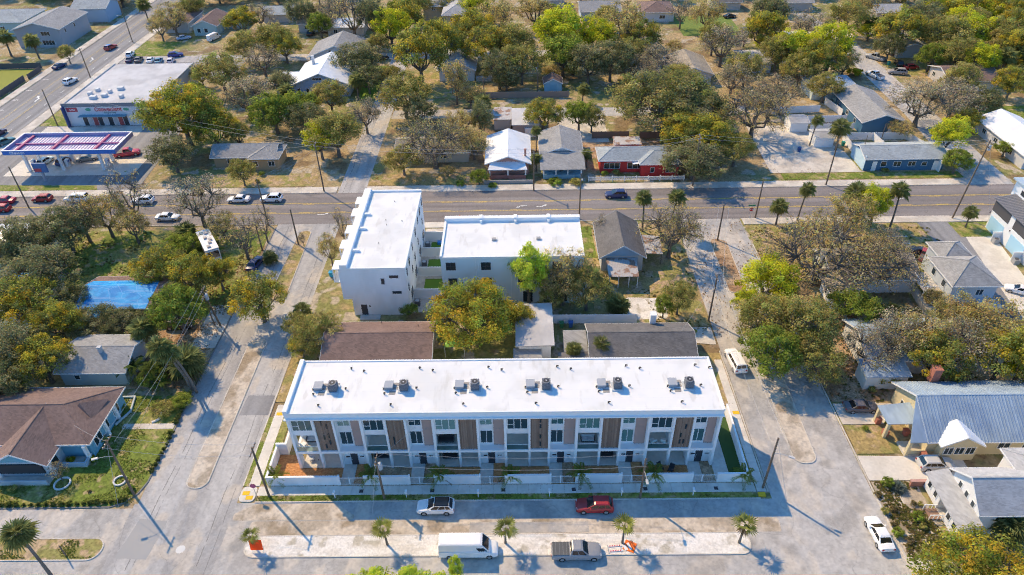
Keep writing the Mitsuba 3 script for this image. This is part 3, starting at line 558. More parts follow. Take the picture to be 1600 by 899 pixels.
    MB().box(-.75, -.75, 0, .75, .75, .16).put('base', flat((.50, .53, .56), .7), k, mm)
    MB().box(-.52, -.52, .16, .52, .52, 1.2).put('casing', flat((.11, .12, .14), .5), k, mm)
    g = MB()
    for z in np.arange(.24, 1.17, .1): g.box(-.535, -.535, z, .535, .535, z + .035)
    labels[g.put('louvre', flat((.2, .21, .23), .5), k, mm)] = {'label': 'louvres of the casing', 'kind': 'stuff'}
    MB().cyl(0, 0, 1.2, 1.31, .50, 20).put('fan_guard', flat((.22, .23, .25), .5), k, mm); MB().cyl(0, 0, 1.31, 1.325, .38, 20).put('fan', flat((.05, .05, .055), .5), k, mm); MB().cyl(0, 0, 1.325, 1.35, .11, 12).put('hub', flat((.5, .5, .5), .5), k, mm)
    k = thing('roof_hatch', 'pale grey roof hatch box beside the %s air conditioner from the left' % pos, 'roof hatch', 'roof hatches on the townhouse roof')
    mm = frame(ux + 3.42, 64.3, TZ + .012)
    MB().box(-.50, -.58, 0, .50, .58, .42).put('curb', flat((.30, .32, .35), .6), k, mm); MB().box(-.56, -.64, .42, .56, .64, .55).put('lid', flat((.36, .385, .42), .6), k, mm)
    # yard
    sheet('front_path', rect(ux + 5.8, 57.26, ux + 7.5, 60.5), 0.10, 'concrete_mat', '%s concrete path from gate to door, counted from the left' % pos, 0.0)
    sheet('patio', rect(ux - (3.2 if i == 0 else .2), 57.5, ux + 5.75, 59.88), 0.09, 'paver_mat' if i != 1 else 'litter_mat', '%s front patio of the townhouses from the left' % pos, 0.0)
    sheet('planting_bed', rect(ux + 7.55, 57.26, ux + 8.8, 60.5), 0.095, 'litter_mat' if i % 2 else 'paver_mat', '%s planting bed beside a gate from the left' % pos, 0.0)
sheet('patio', rect(-32.6, 59.9, -29.5, 62.2), 0.092, 'paver_mat', 'orange paved side terrace at the left end of the townhouses', 0.0)
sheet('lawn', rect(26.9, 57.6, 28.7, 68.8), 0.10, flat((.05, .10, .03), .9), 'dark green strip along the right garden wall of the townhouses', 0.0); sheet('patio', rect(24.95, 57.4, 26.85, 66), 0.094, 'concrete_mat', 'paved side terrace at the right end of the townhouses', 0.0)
window_side = [(1.2, 7.3), (5.2, 7.3), (1.2, 4.0), (5.2, 4.0)]
for u, z in window_side: window(town, side(TX, TX1, 62.6, 69.2, 'E', u, z), 1.1, 1.5, 1, 1, 'glass_dark', WHITE); window(town, side(TX, TX1, 62.6, 69.2, 'W', u, z), 1.1, 1.5, 1, 1, 'glass_dark', WHITE)
# ---- garden walls, gates
def garden_wall(pts, h, label, w=.22, cap=True):
    k = thing('garden_wall', label, 'wall', 'white garden walls of the townhouses'); mb, c = MB(), MB()
    from shapely.geometry import LineString
    g = LineString(pts).buffer(w / 2, cap_style=3, join_style=2)
    mb.prism(g, 0.0, h).put('wall', 'stucco_white', k); c.prism(g.buffer(.03, join_style=2), h, h + .06).put('coping', WHITE, k); return k
WALLX = [(TX + i * TW + .1, TX + i * TW + 5.75) for i in range(6)]
garden_wall([(-32.8, 62.2), (-32.8, 57.2), (WALLX[0][1], 57.2)], 1.75, 'white garden wall turning the left corner of the townhouses')
garden_wall([(-32.8, 62.4), (-31.6, 62.4), (-31.6, 66.5), (-29.6, 66.5)], 2.1, 'taller white wall stepping back along the left side')
for i in range(1, 6): garden_wall([(WALLX[i][0], 57.2), (WALLX[i][1], 57.2)], 1.75, '%s low white wall before the townhouses, counted from the left corner' % ['', 'second', 'third', 'fourth', 'fifth', 'sixth'][i])
garden_wall([(25.0, 57.2), (28.7, 57.2), (28.9, 69.0)], 1.75, 'white garden wall at the right corner of the townhouses')
for i in range(6):
    x0, x1 = WALLX[i][1] + .14, (WALLX[i + 1][0] - .14 if i < 5 else 24.85); pos = ['leftmost', 'second', 'third', 'fourth', 'fifth', 'rightmost'][i]
    k = thing('railing_gate', '%s white rail fence with gate between garden walls' % pos, 'gate', 'rail gates of the townhouses')
    MB().box(x0, 57.17, .18, x1, 57.22, .24).box(x0, 57.17, 1.44, x1, 57.22, 1.5).put('rail', WHITE, k)
    MB().box(x0 + 1.2, 57.12, 0.02, x0 + 1.32, 57.27, 1.6).put('post', WHITE, k); MB().box(x0 - .12, 57.08, 0.02, x0 + .08, 57.32, 2.0).put('post', WHITE, k)
    b = MB()
    for x in np.arange(x0 + .15, x1 - .05, .14): b.box(x, 57.185, .24, x + .018, 57.205, 1.44)
    labels[b.put('baluster', flat((.6, .6, .6), .5), k)] = {'label': 'thin balusters', 'kind': 'stuff'}
    mx = [-23.8, -14.7, -5.6, 3.4, 12.5, 21.5][i]
    k = thing('mailbox', '%s white mailbox post at the kerb before the townhouses' % pos, 'mailbox', 'mailboxes at the kerb')
    MB().box(mx - .05, 55.10, .05, mx + .05, 55.2, 1.15).put('post', WHITE, k); MB().box(mx - .12, 54.95, 1.15, mx + .12, 55.42, 1.42).put('box', WHITE, k); MB().box(mx - .04, 55.15, .75, mx + .3, 55.2, .82).put('arm', WHITE, k)
    solo('meter_cover', MB().box(mx + 2.9, 55.9, .12, mx + 3.4, 56.4, .165), flat((.06, .06, .07), .7), '%s dark square meter cover in the front pavement' % pos, 'meter cover', 'meter covers in the front pavement')
# ---- furniture on porches and balconies
def sofa(x, y, z, w, deg, mat, label):
    k = thing('outdoor_sofa', label, 'sofa'); m = frame(x, y, z, deg)
    MB().box(-w / 2, -.4, .12, w / 2, .4, .3).put('base', DKGREY, k, m)
    for j in range(2): MB().box(-w / 2 + .1 + j * (w / 2 - .1), -.38, .3, -w / 2 + .08 + (j + 1) * (w / 2 - .1), .25, .46).put('cushion', mat, k, m)
    MB().box(-w / 2, .25, .3, w / 2, .42, .8).put('backrest', mat, k, m)
    for sx in (-1, 1): MB().box(sx * w / 2 - .06, -.4, .3, sx * w / 2 + .06, .42, .6).put('armrest', DKGREY, k, m)
def lounge_chair(x, y, z, deg, mat, label):
    k = thing('lounge_chair', label, 'chair'); m = frame(x, y, z, deg)
    MB().box(-.32, -.35, .34, .32, .3, .46).put('seat', mat, k, m); mb = MB(); lo = np.array([(-.32, .24, .42), (.32, .24, .42), (.32, .34, .42), (-.32, .34, .42)]); mb.hexa(lo, lo + [0, .22, .6]); mb.put('backrest', mat, k, m)
    for sx in (-.29, .29):
        for sy in (-.3, .28): MB().box(sx - .03, sy - .03, 0, sx + .03, sy + .03, .36).put('leg', DKGREY, k, m)
LGREY, DGF = flat((.55, .56, .57), .9), flat((.05, .05, .055), .9)
sofa(TX + 2.0, 61.8, 3.43, 1.7, 0, LGREY, 'light grey sofa on the leftmost balcony'); lounge_chair(TX + .95, 60.8, 3.43, 150, WHITE, 'white chair on the leftmost balcony')
lounge_chair(TX + 1.3, 61.3, .1, 20, LGREY, 'grey chair on the left of the leftmost porch'); lounge_chair(TX + 2.5, 61.4, .1, -20, LGREY, 'grey chair on the right of the leftmost porch')
sofa(TX + 2 * TW + 1.4, 61.5, 3.43, 2.0, 0, DGF, 'dark sofa on the third balcony from the left'); sofa(TX + 2 * TW + 1.7, 61.6, .1, 1.9, 0, DGF, 'dark sofa on the third porch from the left')
sofa(TX + 4 * TW + 1.8, 61.4, 3.43, 1.8, 0, LGREY, 'light grey sofa on the fifth balcony from the left'); sofa(TX + 4 * TW + 4.5, 61.6, .1, 1.6, 0, DGF, 'black sofa on the fifth porch from the left')
lounge_chair(TX + 5 * TW + 1.1, 60.9, 3.43, 200, WHITE, 'white chair on the left of the rightmost balcony'); lounge_chair(TX + 5 * TW + 2.5, 60.9, 3.43, 160, WHITE, 'white chair on the right of the rightmost balcony')
sofa(TX + TW + 1.6, 61.8, .1, 1.9, 0, DGF, 'black sofa on the second porch from the left'); lounge_chair(TX + 5 * TW + 2.2, 59.2, .1, 30, DGF, 'black chair outside the rightmost porch'); lounge_chair(TX + 5 * TW + 3.5, 58.9, .1, -30, DGF, 'black chair beside the rightmost gate')

# ================================================================== the two white blocks on the main road
w2 = thing('white_apartment_block', 'white three storey corner block with balconies on its street side', 'building')
MB().box(-27.9, 92.0, 0, -18.5, 117, 9.6).put('wall', 'stucco_white', w2)
MB().box(-29.3, 92.02, 3.4, -27.9, 116.98, 9.55).put('wall', 'stucco_white', w2)
r2 = MB().box(-27.85, 92.1, 9.5, -18.6, 116.9, 9.66).put('roof', 'membrane', w2)
mb = MB().box(-29.0, 91.95, 9.4, -27.8, 117.05, 10.35).box(-27.8, 116.7, 9.4, -18.4, 117.05, 10.0).box(-27.8, 91.94, 9.4, -18.4, 92.1, 9.72).box(-18.58, 92.1, 9.4, -18.4, 116.7, 9.72)
for y in (96.6, 103.4, 108.2): mb.box(-27.8, y, 9.6, -26.6, y + .45, 10.1)
mb.put('parapet', WHITE, w2)
for y in (92.4, 98.5, 103.2, 109.0, 113.2):
    b = MB().box(-30.4, y, 6.6, -29.3, y + 2.6, 6.75).box(-30.4, y, 9.1, -29.3, y + 2.6, 9.25).box(-30.4, y, 6.75, -30.25, y + .15, 9.1).box(-30.4, y + 2.45, 6.75, -30.25, y + 2.6, 9.1).put('balcony', WHITE, w2)
    MB().box(-30.38, y + .15, 6.75, -30.34, y + 2.45, 7.7).put('railing', flat((.45, .46, .48), .5), b)
window(w2, frame(-22.6, 91.98, 6.5), .55, 1.1, pane='glass_dark', fm=DKGREY); window(w2, frame(-21.2, 91.98, 7.7), 1.5, .5, fm=DKGREY); window(w2, frame(-21.0, 91.98, 4.5), 1.5, .5, fm=DKGREY)
MB().box(-26.6, 91.93, .1, -25.6, 92.0, 2.2).put('door', DOORM, w2); MB().box(-25.2, 91.9, 1.8, -25.05, 92, 2.1).put('wall_lamp', BLACK, w2)
MB().box(-26.9, 90.6, 0, -23.5, 91.9, .16).put('step', 'concrete_mat', w2)
for u, z, w, h in ((1.2, 7.2, .6, 1.4), (1.2, 4.0, .6, 1.4), (4.0, 7.2, .9, 1.4), (6.4, 4.0, .6, 1.4), (8.5, 7.2, .6, 1.4), (10, 4.0, .9, 1.4), (13, 7.2, .9, 1.4), (15, 4.0, .6, 1.4), (17, 7.2, .6, 1.4), (20, 7.2, .9, 1.4), (22, 4, .6, 1.4), (23.5, 7.2, .6, 1.4), (3, 1.0, 1.8, 1.6), (9, 1, 1.8, 1.6), (15.5, 1, 1.8, 1.6), (21, 1, 1.8, 1.6)):
    window(w2, side(-27.9, -18.5, 92, 117, 'E', u, z), w, h, fm=DKGREY)
for x, y in ((-22.9, 113), (-23.6, 106.5), (-20.7, 106.2), (-23.3, 105), (-23.8, 99.2)): pipe(r2, x, y, 9.66, h=.25)
for i, y in enumerate((112.6, 106.2, 104.0, 97.6, 94.6)):
    k = thing('air_conditioner', 'dark air conditioner on the ground beside the white corner block, %s from the road' % ['first', 'second', 'third', 'fourth', 'fifth'][i], 'air conditioner', 'air conditioners beside the corner block')
    mm = frame(-17.6, y, .04); MB().box(-.45, -.45, 0, .45, .45, .9).put('casing', flat((.12, .12, .13), .5), k, mm); MB().cyl(0, 0, .9, .98, .38, 14).put('fan_guard', GREYM, k, mm)
w3 = thing('white_apartment_block', 'wide white block with flat roof behind the golden tree', 'building')
MB().box(-13.0, 94.8, 0, 10.5, 106, 9.6).put('wall', flat((.66, .72, .72), .8), w3)
r3 = MB().box(-12.9, 94.9, 9.5, 10.4, 105.9, 9.66).put('roof', 'membrane', w3)
mb = MB().box(-13.1, 105.7, 9.4, 10.6, 106.6, 10.4).box(-13.1, 94.7, 9.4, -12.75, 105.7, 9.95).box(-12.75, 94.7, 9.4, 10.6, 94.86, 9.74).box(10.4, 94.86, 9.4, 10.6, 105.7, 9.74)
for x in (-6.9, -.9, 4.9): mb.box(x, 105.1, 9.6, x + .4, 105.7, 10.2); mb.box(x - .1, 105.6, 10.39, x + .5, 106.7, 10.55)
mb.put('parapet', WHITE, w3)
for x in (-12.2, -6.4, -.5, 5.4):
    window(w3, frame(x, 94.78, 7.1), 1.6, 1.5, 2, 2, 'glass_dark', DKGREY); window(w3, frame(x + .2, 94.78, 4.0), 1.5, 1.4, 2, 1, 'glass_dark', DKGREY); window(w3, frame(x + 1.0, 94.78, .3), 1.6, 2.2, 2, 1, 'glass_dark', DKGREY)
for x in (-7.3, -1.5, 4.6): MB().box(x, 94.74, .1, x + .1, 94.8, 9.4).put('downpipe', WHITE, w3)
for x, y in ((-4.3, 99.8), (3.2, 99.9)): MB().box(x - .35, y - .3, 9.66, x + .35, y + .3, 10.0).put('roof_vent', flat((.35, .34, .34), .6), r3)
def low_wall(name, pts, h, w, mat, label, cat='wall', group=None):
    from shapely.geometry import LineString
    k = thing(name, label, cat, group); g = LineString(pts).buffer(w / 2, cap_style=3, join_style=2); MB().prism(g, 0.0, h).put('wall', mat, k); MB().prism(g.buffer(.02, join_style=2), h, h + .05).put('coping', mat, k); return k
for i, y in enumerate((114.6, 109.2, 102.9, 96.4)): low_wall('yard_wall', [(-18.3, y), (-13.2, y)], 2.0, .15, WHITE, '%s white yard wall between the two white blocks, from the road' % ['first', 'second', 'third', 'fourth'][i])
for i, (x, y, z, m_, l) in enumerate(((-15.0, 113.4, .06, flat((.05, .25, .6), .5), 'blue tub on the turf by the road'),)): solo('garden_tub', MB().box(x - .8, y - .4, z, x + .8, y + .4, z + .5), m_, l, 'tub')

# ================================================================== fences of separate panels
def panel_fence(pts, h, mat, label, group=None, step=2.4, t=.06, name='panel_fence'):
    k = thing(name, label, 'fence', group); pts = np.array(pts, float)
    for a, b in zip(pts[:-1], pts[1:]):
        L = np.linalg.norm(b - a); n = max(1, int(round(L / step))); ang = math.degrees(math.atan2(b[1] - a[1], b[0] - a[0]))
        for i in range(n):
            m = frame(*(a + (b - a) * i / n), 0, ang); MB().box(.07, -t / 2, .06, L / n - .07, t / 2, h).put('panel', mat, k, m)
            MB().box(-.065, -.065, 0, .065, .065, h + .1).put('post', mat, k, m)
    return k
WF, BRF = flat((.76, .77, .78), .5), flat((.20, .14, .10), .9)
# ================================================================== houses, near to far
def house(label, cat='house', name='house'): return thing(name, label, cat)
BLUEG = flat((.30, .42, .52), .7)
k = house('small house with charcoal gabled roof and pale blue gable by the bare oak', name='cottage')
wing(k, 14.7, 22.1, 103.9, 115, 3.3, 2.3, 'y', flat((.50, .50, .48), .8), 'shingle_charcoal', .55, wins=[('W', 2, 1.1, .9, 1.3), ('W', 7, 1.1, .9, 1.3)], fascia=flat((.55, .6, .64), .6))
MB().add([(14.8, 103.85, 3.3), (22.0, 103.85, 3.3), (18.4, 103.85, 5.45)], [(0, 1, 2)]).put('gable_panel', BLUEG, k); MB().box(15.6, 103.8, .3, 21.2, 103.88, 2.9).put('porch_wall', BLUEG, k)
lo = np.array([(15.4, 98.6, 2.45), (20.7, 98.6, 2.45), (20.7, 103.4, 3.05), (15.4, 103.4, 3.05)]); mb = MB().hexa(lo, lo + [0, 0, .08])
for x in np.arange(15.5, 20.7, .3): l2 = np.array([(x, 98.6, 2.53), (x + .06, 98.6, 2.53), (x + .06, 103.4, 3.13), (x, 103.4, 3.13)]); mb.hexa(l2, l2 + [0, 0, .05])
pr = mb.put('porch_roof', 'rust_metal', k)
for x in (15.6, 17.2, 19, 20.5): MB().box(x - .06, 98.7, 0, x + .06, 98.82, 2.5).put('porch_post', TRIM, k)
lo = np.array([(22.7, 105.4, 2.7), (26.0, 105.6, 2.3), (26.3, 111.4, 2.3), (22.7, 111.6, 2.7)]); MB().hexa(lo, lo + [0, 0, .1]).put('lean_to_roof', 'rust_metal', k)
for x, y in ((25.8, 105.8), (26.1, 111.2)): MB().box(x - .07, y - .07, 0, x + .07, y + .07, 2.3).put('lean_to_post', flat((.2, .15, .1), .9), k)
MB().box(22.3, 105.4, 0, 22.42, 111.4, 2.6).put('lean_to_wall', flat((.3, .26, .22), .9), k)
k = house('long house with brown shingle roof right behind the townhouses', name='bungalow'); rk = wing(k, -29.6, -13.8, 77.2, 86, 3.1, 1.75, 'x', flat((.55, .50, .42), .8), 'shingle_brown', .5, wins=[('W', 3, 1, 1.2, 1.3), ('E', 3, 1, 1.2, 1.3)])
for x, y, z in ((-22, 85.6, 3.4), (-28, 84.2, 3.9), (-16, 84.2, 3.9)): pipe(rk, x, y, z + .1)
k = house('white cottage with pale low roof and outside stair behind the townhouses', name='cottage')
lo = np.array([(-.8, 79.3, 3.7), (5.1, 79.3, 3.9), (5.1, 89.6, 3.9), (-.8, 89.6, 3.7)]); MB().hexa(lo, lo + [0, 0, .2]).put('roof', 'grey_flat_roof', k)
MB().box(-.3, 79.8, 0, 4.6, 89.2, 3.75).put('wall', 'siding_white', k); wing(k, -.9, 2.9, 77.2, 79.75, 2.75, .3, 'flat', 'siding_white', 'shingle_grey', .25, wins=[('S', .5, 1.2, 1.2, 1.1), ('S', 2.1, 1.2, 1.2, 1.1)], fascia=None)
mb = MB()
for i in range(8): mb.box(3.2 + i * .3, 77.9, 1.55 - i * .2, 3.5 + i * .3, 78.9, 1.62 - i * .2)
mb.put('stair', 'concrete_mat', k); MB().tube([(3.1, 77.9, 2.5), (5.6, 77.9, .95)], .05, 5).tube([(5.6, 77.9, .95), (5.6, 77.9, 0)], .05, 5).put('handrail', WHITE, k)
k = house('long house with dark grey shingle roof and white chimney behind the townhouses', name='bungalow'); rk = wing(k, 10.7, 25.9, 77.4, 85.1, 3.0, 1.7, 'x', flat((.50, .52, .52), .8), 'shingle_charcoal', .5, wins=[('E', 2, 1, 1.2, 1.2), ('W', 3, 1, 1.2, 1.2)])
chimney(rk, 20.8, 85.4, 3.3, 4.9, 'stucco_white', w=.9)
lo = np.array([(6.6, 79.2, 2.7), (10.2, 79.2, 2.7), (10.2, 84, 2.9), (6.6, 84, 2.9)]); MB().hexa(lo, lo + [0, 0, .12]).put('porch_roof', 'shingle_grey', k); MB().box(6.4, 77.3, 0, 10.2, 79.1, 2.6).put('wall', flat((.30, .27, .25), .9), k); MB().box(5.6, 77.1, 2.6, 10.2, 79.15, 2.75).put('roof', 'shingle_charcoal', k); MB().box(6.7, 79.3, 0, 10.1, 83.9, 2.65).put('wall', flat((.4, .4, .4), .9), k)
panel_fence([(5.2, 89.2), (19.2, 89.1)], 1.9, WF, 'long white panel fence behind the dark grey roofed house')
# ---- yellow house
YEW = flat((.62, .53, .33), .8)
k = house('yellow house with a large blue grey metal roof and small white gable at right', name='house'); rk = wing(k, 53.2, 82, 61.3, 71.2, 3.3, 2.7, 'x', YEW, 'metal_roof', .6, wins=[('S', 2.9, 1.1, 1.0, 1.3, 1), ('S', 9.2, 1.2, 1.6, 1.1, 2), ('S', 12.4, 1.2, 1.6, 1.1, 2), ('W', 2, 1, 1.2, 1.4)], ribs=.42)
wing(k, 54.4, 59.2, 60.4, 62.6, 3.3, 1.45, 'y', YEW, 'white_metal', .45, wins=[('S', .5, 1.2, 1.2, 1.3, 2), ('S', 1.9, 1.2, 1.2, 1.3, 2), ('S', 3.3, 1.2, 1.2, 1.3, 2)])
lo = np.array([(49.0, 64.2, 2.7), (53.4, 63.7, 3.3), (53.4, 67.6, 3.3), (49.0, 67.6, 2.7)]); MB().hexa(lo, lo + [0, 0, .12]).put('porch_roof', 'metal_roof', k)
for x, y in ((49.3, 64.4), (49.3, 67.3)): MB().box(x - .2, y - .2, 0, x + .2, y + .2, 2.75).put('porch_post', YEW, k)
for x, y in ((49.6, 64.8), (49.5, 67.0), (52.9, 60.9)): MB().box(x - .35, y - .35, 0, x + .35, y + .35, 1.0).put('porch_pier', flat((.42, .16, .11), .9), k)
MB().add([(50.3, 60.72, 3.03), (52.59, 60.72, 3.03), (52.59, 66.2, 5.99), (50.3, 60.72, 3.17), (52.59, 60.72, 3.17), (52.59, 66.2, 6.13)], [(0, 2, 1), (3, 4, 5), (0, 1, 4), (0, 4, 3), (1, 2, 5), (1, 5, 4), (2, 0, 3), (2, 3, 5)]).put('roof_wing', 'metal_roof', k); MB().box(50.6, 61, 0, 53.2, 63.4, .35).put('porch_floor', 'concrete_mat', k); MB().box(50.6, 61.1, .35, 53.1, 61.3, 1.1).put('porch_wall', YEW, k)
MB().box(50.6, 61.0, 0, 51.0, 61.4, 2.95).put('porch_post', YEW, k)
chimney(rk, 58.3, 71.9, 3.2, 5.6, flat((.42, .17, .12), .9), w=1.1)
# ---- white house at the lower right
k = house('white wooden house with weathered grey roof and front porch at the lower right', name='house')
wing(k, 53.0, 61, 49.3, 55.2, 4.6, 2.2, 'x', 'siding_white', 'shingle_pale', .5, wins=[('W', 1.2, 3.3, .7, 1.0), ('W', 2.6, 3.3, .7, 1.0), ('W', 4.0, 3.3, .7, 1.0), ('S', 2.0, 2.9, 1.1, 1.3, 1), ('S', 5.4, 2.9, 1.1, 1.3)])
lo = np.array([(50.4, 48.2, 2.6), (53.0, 48.2, 3.3), (53.0, 56.4, 3.3), (50.4, 56.4, 2.6)]); MB().hexa(lo, lo + [0, 0, .12]).put('porch_roof', 'shingle_pale', k)
MB().box(50.8, 48.6, .3, 53, 51.2, 2.7).put('porch_wall', 'siding_white', k); MB().box(50.8, 52.9, .3, 53, 56.1, 2.7).put('porch_wall', 'siding_white', k)
for y in (48.9, 50.2, 53.4, 54.8): window(k, frame(50.78, y + .8, 1.2, -90), .75, 1.1)
MB().box(49.4, 51.3, 0, 50.8, 52.8, .3).put('step', flat((.30, .19, .14), .9), k); MB().box(50.8, 51.2, 0, 53, 52.9, .3).put('porch_floor', 'concrete_mat', k)
for y in (51.3, 52.8):
    mb = MB().box(49.2, y - .05, .95, 50.8, y + .05, 1.05)
    for x in (49.25, 49.75, 50.25, 50.7): mb.box(x - .04, y - .04, 0, x + .04, y + .04, .95)
    mb.put('stair_rail', WHITE, k)
rk = wing(k, 60.2, 70, 47.6, 57.6, 4.9, 2.2, 'hip', 'siding_white', 'shingle_pale', .5, wins=[('W', 7.2, 3.2, .9, 1.4), ('S', 1.2, 2.9, 1.2, 1.4, 2)])
k = thing('brick_planter', 'low red brick wall with grey gate beside the parked tan car', 'wall'); MB().box(49.2, 56.2, 0, 52, 56.5, 1.0).put('wall', flat((.42, .2, .15), .9), k); MB().box(49.1, 56.15, 1.0, 52.1, 56.55, 1.1).put('coping', flat((.5, .3, .25), .9), k)
# ---- left: brown roofed house, grey house, tarp house
TEAL = flat((.16, .38, .50), .7)
k = house('house with a wide brown hipped roof and blue porch on the corner lawn', name='house')
rk = wing(k, -82, -57.8, 62.2, 71.8, 3.0, 2.1, 'hip', TEAL, 'shingle_brown', .55, wins=[('E', 1, .9, 1.8, 1.5, 2), ('E', 6.4, .9, 1.6, 1.5, 2), ('E', 3.9, .9, 1.0, 1.5)])
wing(k, -68.8, -61.8, 58.9, 66.8, 3.0, 2.0, 'y', flat((.50, .54, .56), .7), 'shingle_brown', .5, wins=[('E', .6, .8, 1.5, 1.5)], fascia=TRIM)
MB().add([(-68.5, 58.85, 3.05), (-62.1, 58.85, 3.05), (-65.3, 58.85, 4.85)], [(0, 1, 2)]).put('gable_panel', TEAL, k)
mb = MB().add([(-61.8, 67.2, 3.7), (-58.0, 69.6, 3.65), (-58.6, 65.6, 3.6), (-60.6, 67.3, 5.15)], [(0, 2, 3), (2, 1, 3), (1, 0, 3), (0, 1, 2)]); mb.put('roof_gablet', 'shingle_brown', k)
MB().box(-61.7, 60.4, 0, -58.0, 62.1, .3).put('porch_floor', 'concrete_mat', k); MB().box(-61.2, 60.4, .3, -58.2, 60.55, 1.0).box(-58.2, 60.4, .3, -58.0, 62.1, 1.0).put('porch_wall', flat((.35, .45, .55), .7), k)
for x, y in ((-58.1, 61.6), (-57.6, 66.0), (-57.6, 69.0), (-61.6, 59.2), (-68.5, 58.8)): MB().box(x - .2, y - .2, 0, x + .2, y + .2, 2.95).put('porch_post', WHITE, k)
MB().box(-70, 57.5, 0, -61.6, 58.8, .35).put('porch_floor', 'concrete_mat', k); MB().box(-69.9, 57.5, .35, -61.7, 57.65, 1.0).put('porch_wall', flat((.45, .5, .55), .7), k)
MB().box(-69.5, 58.7, 1.0, -62.4, 58.9, 2.7).put('porch_screen', DGF, k)
k = house('small house with grey shingle roof between palms and the brown roofed house', name='bungalow'); rk = wing(k, -69.0, -59.2, 76.0, 83.8, 2.9, 1.3, 'x', flat((.42, .46, .47), .8), 'shingle_grey', .5, wins=[('S', 2.0, 1.2, .9, .9), ('E', 2, 1, 1.2, 1.2)])
chimney(rk, -63.5, 79.0, 3.6, 4.9, flat((.5, .5, .5), .8), w=.5)
TANW = flat((.55, .45, .28), .8)
k = house('tan house whose roof is covered with a bright blue tarpaulin', name='bungalow'); rk = wing(k, -73.6, -61.0, 91.2, 99.4, 3.0, 1.2, 'x', TANW, 'shingle_brown', .5, wins=[('S', 4, 1, 1.4, 1.2, 2), ('S', 8.6, 1, 1.4, 1.2, 2)])
t = MB(); lo = np.array([(-73.9, 90.62, 2.98), (-62.0, 90.62, 2.98), (-61.4, 95.3, 4.36), (-74.0, 95.3, 4.36)]); t.hexa(lo, lo + [0, 0, .05]); lo = np.array([(-74.0, 95.3, 4.36), (-61.4, 95.3, 4.36), (-62.2, 97.6, 3.72), (-73.6, 97.4, 3.76)]); t.hexa(lo, lo + [0, 0, .05]); lo = np.array([(-71.4, 89.2, 2.5), (-68.4, 89.0, 2.45), (-68.3, 90.65, 2.98), (-71.5, 90.65, 2.98)]); t.hexa(lo, lo + [0, 0, .05])
solo('tarpaulin', t, 'tarp_mat', 'bright blue tarpaulin spread over the roof of the tan house', 'tarpaulin')
k = house('narrow cream house end under the dark oak at left', name='cottage'); wing(k, -87, -80.5, 89.5, 99.5, 3.2, 1.3, 'y', flat((.66, .58, .38), .8), 'shingle_pale', .4, wins=[('E', 3, 1, 1, 1.2)])
k = house('low white roofed shed building behind the dark oak by the road', name='shed_building'); wing(k, -101, -90.5, 110.8, 117.2, 3.2, .6, 'x', flat((.5, .55, .62), .8), 'white_metal', .5, wins=[('S', 2, 1, 1.2, 1.2), ('S', 6, 1, 1.2, 1.2)])
k = house('blue roofed shed at the very left edge under trees', name='shed_building'); wing(k, -96, -86, 100, 104, 2.8, .6, 'x', flat((.45, .45, .45), .8), 'tarp_mat', .4)
# ---- right: house under oak, hip house, metal house, garages
k = house('house with pale shingle roof and skylight hidden under the big bare oak', name='bungalow'); rk = wing(k, 53.5, 67.5, 96.5, 105, 3.2, 1.6, 'x', flat((.72, .72, .70), .8), 'shingle_tan', .6, wins=[('W', 2, 1, 1.2, 1.3), ('W', 5, 1, 1.2, 1.3), ('S', 3, 1, 1.2, 1.2)]); MB().box(60.6, 98.7, 4.05, 61.8, 99.5, 4.25).put('skylight', flat((.75, .8, .82), .2, .8), rk)
wing(k, 52.0, 56, 92.0, 97.5, 3.0, 1.2, 'y', flat((.74, .74, .72), .8), 'shingle_tan', .5, wins=[('W', 1.5, 1, 1.2, 1.2)])
HG = flat((.50, .56, .62), .8)
k = house('two storey grey blue house with grey hipped roof beside the garages', name='house'); wing(k, 70.2, 77.4, 91.2, 98.8, 5.4, 2.0, 'hip', HG, 'shingle_grey', .5, wins=[('S', 4, 3.4, 1.2, 1.2, 2), ('W', 1.2, 3.4, 1.1, 1.3), ('W', 4.6, 3.4, 1.1, 1.3), ('S', 1, .9, 1.2, 1.2)], doors=[('S', 5.6, .9, 2.1, WHITE)])
wing(k, 72.4, 77.4, 98.9, 104, 5.0, 1.7, 'hip', HG, 'shingle_grey', .45)
MB().box(67.2, 93.2, 2.6, 70.1, 98.6, 2.75).put('deck', 'concrete_mat', k); b = MB()
for y in np.arange(93.3, 98.6, .55): b.box(67.2, y, 2.75, 67.28, y + .06, 3.6)
b.box(67.18, 93.2, 3.6, 67.3, 98.6, 3.68).box(67.2, 93.2, 3.6, 70.1, 93.3, 3.68); b.put('deck_rail', WHITE, k)
for x, y in ((67.4, 93.4), (67.4, 98.4)): MB().box(x - .1, y - .1, 0, x + .1, y + .1, 2.6).put('deck_post', WHITE, k)
mb = MB()
for i in range(9): mb.box(67.6 + i * .0, 92.9 - i * .28, 2.5 - i * .28, 68.8, 93.2 - i * .28, 2.6 - i * .28)
mb.put('stair', WHITE, k)
MB().box(74.6, 88.8, 2.5, 78, 91.1, 2.62).put('rear_canopy', flat((.45, .5, .55), .7), k); MB().box(75, 88.9, 0, 77.8, 91.0, 2.45).put('rear_room', HG, k)
low_wall('yard_wall', [(67.9, 99.6), (67.1, 89.6)], 1.2, .8, 'concrete_mat', 'thick pale wall on the left of the grey blue house')
panel_fence([(81.3, 91.0), (80.5, 85.6)], 1.5, flat((.55, .5, .42), .8), 'pale fence at the right edge below the drive')
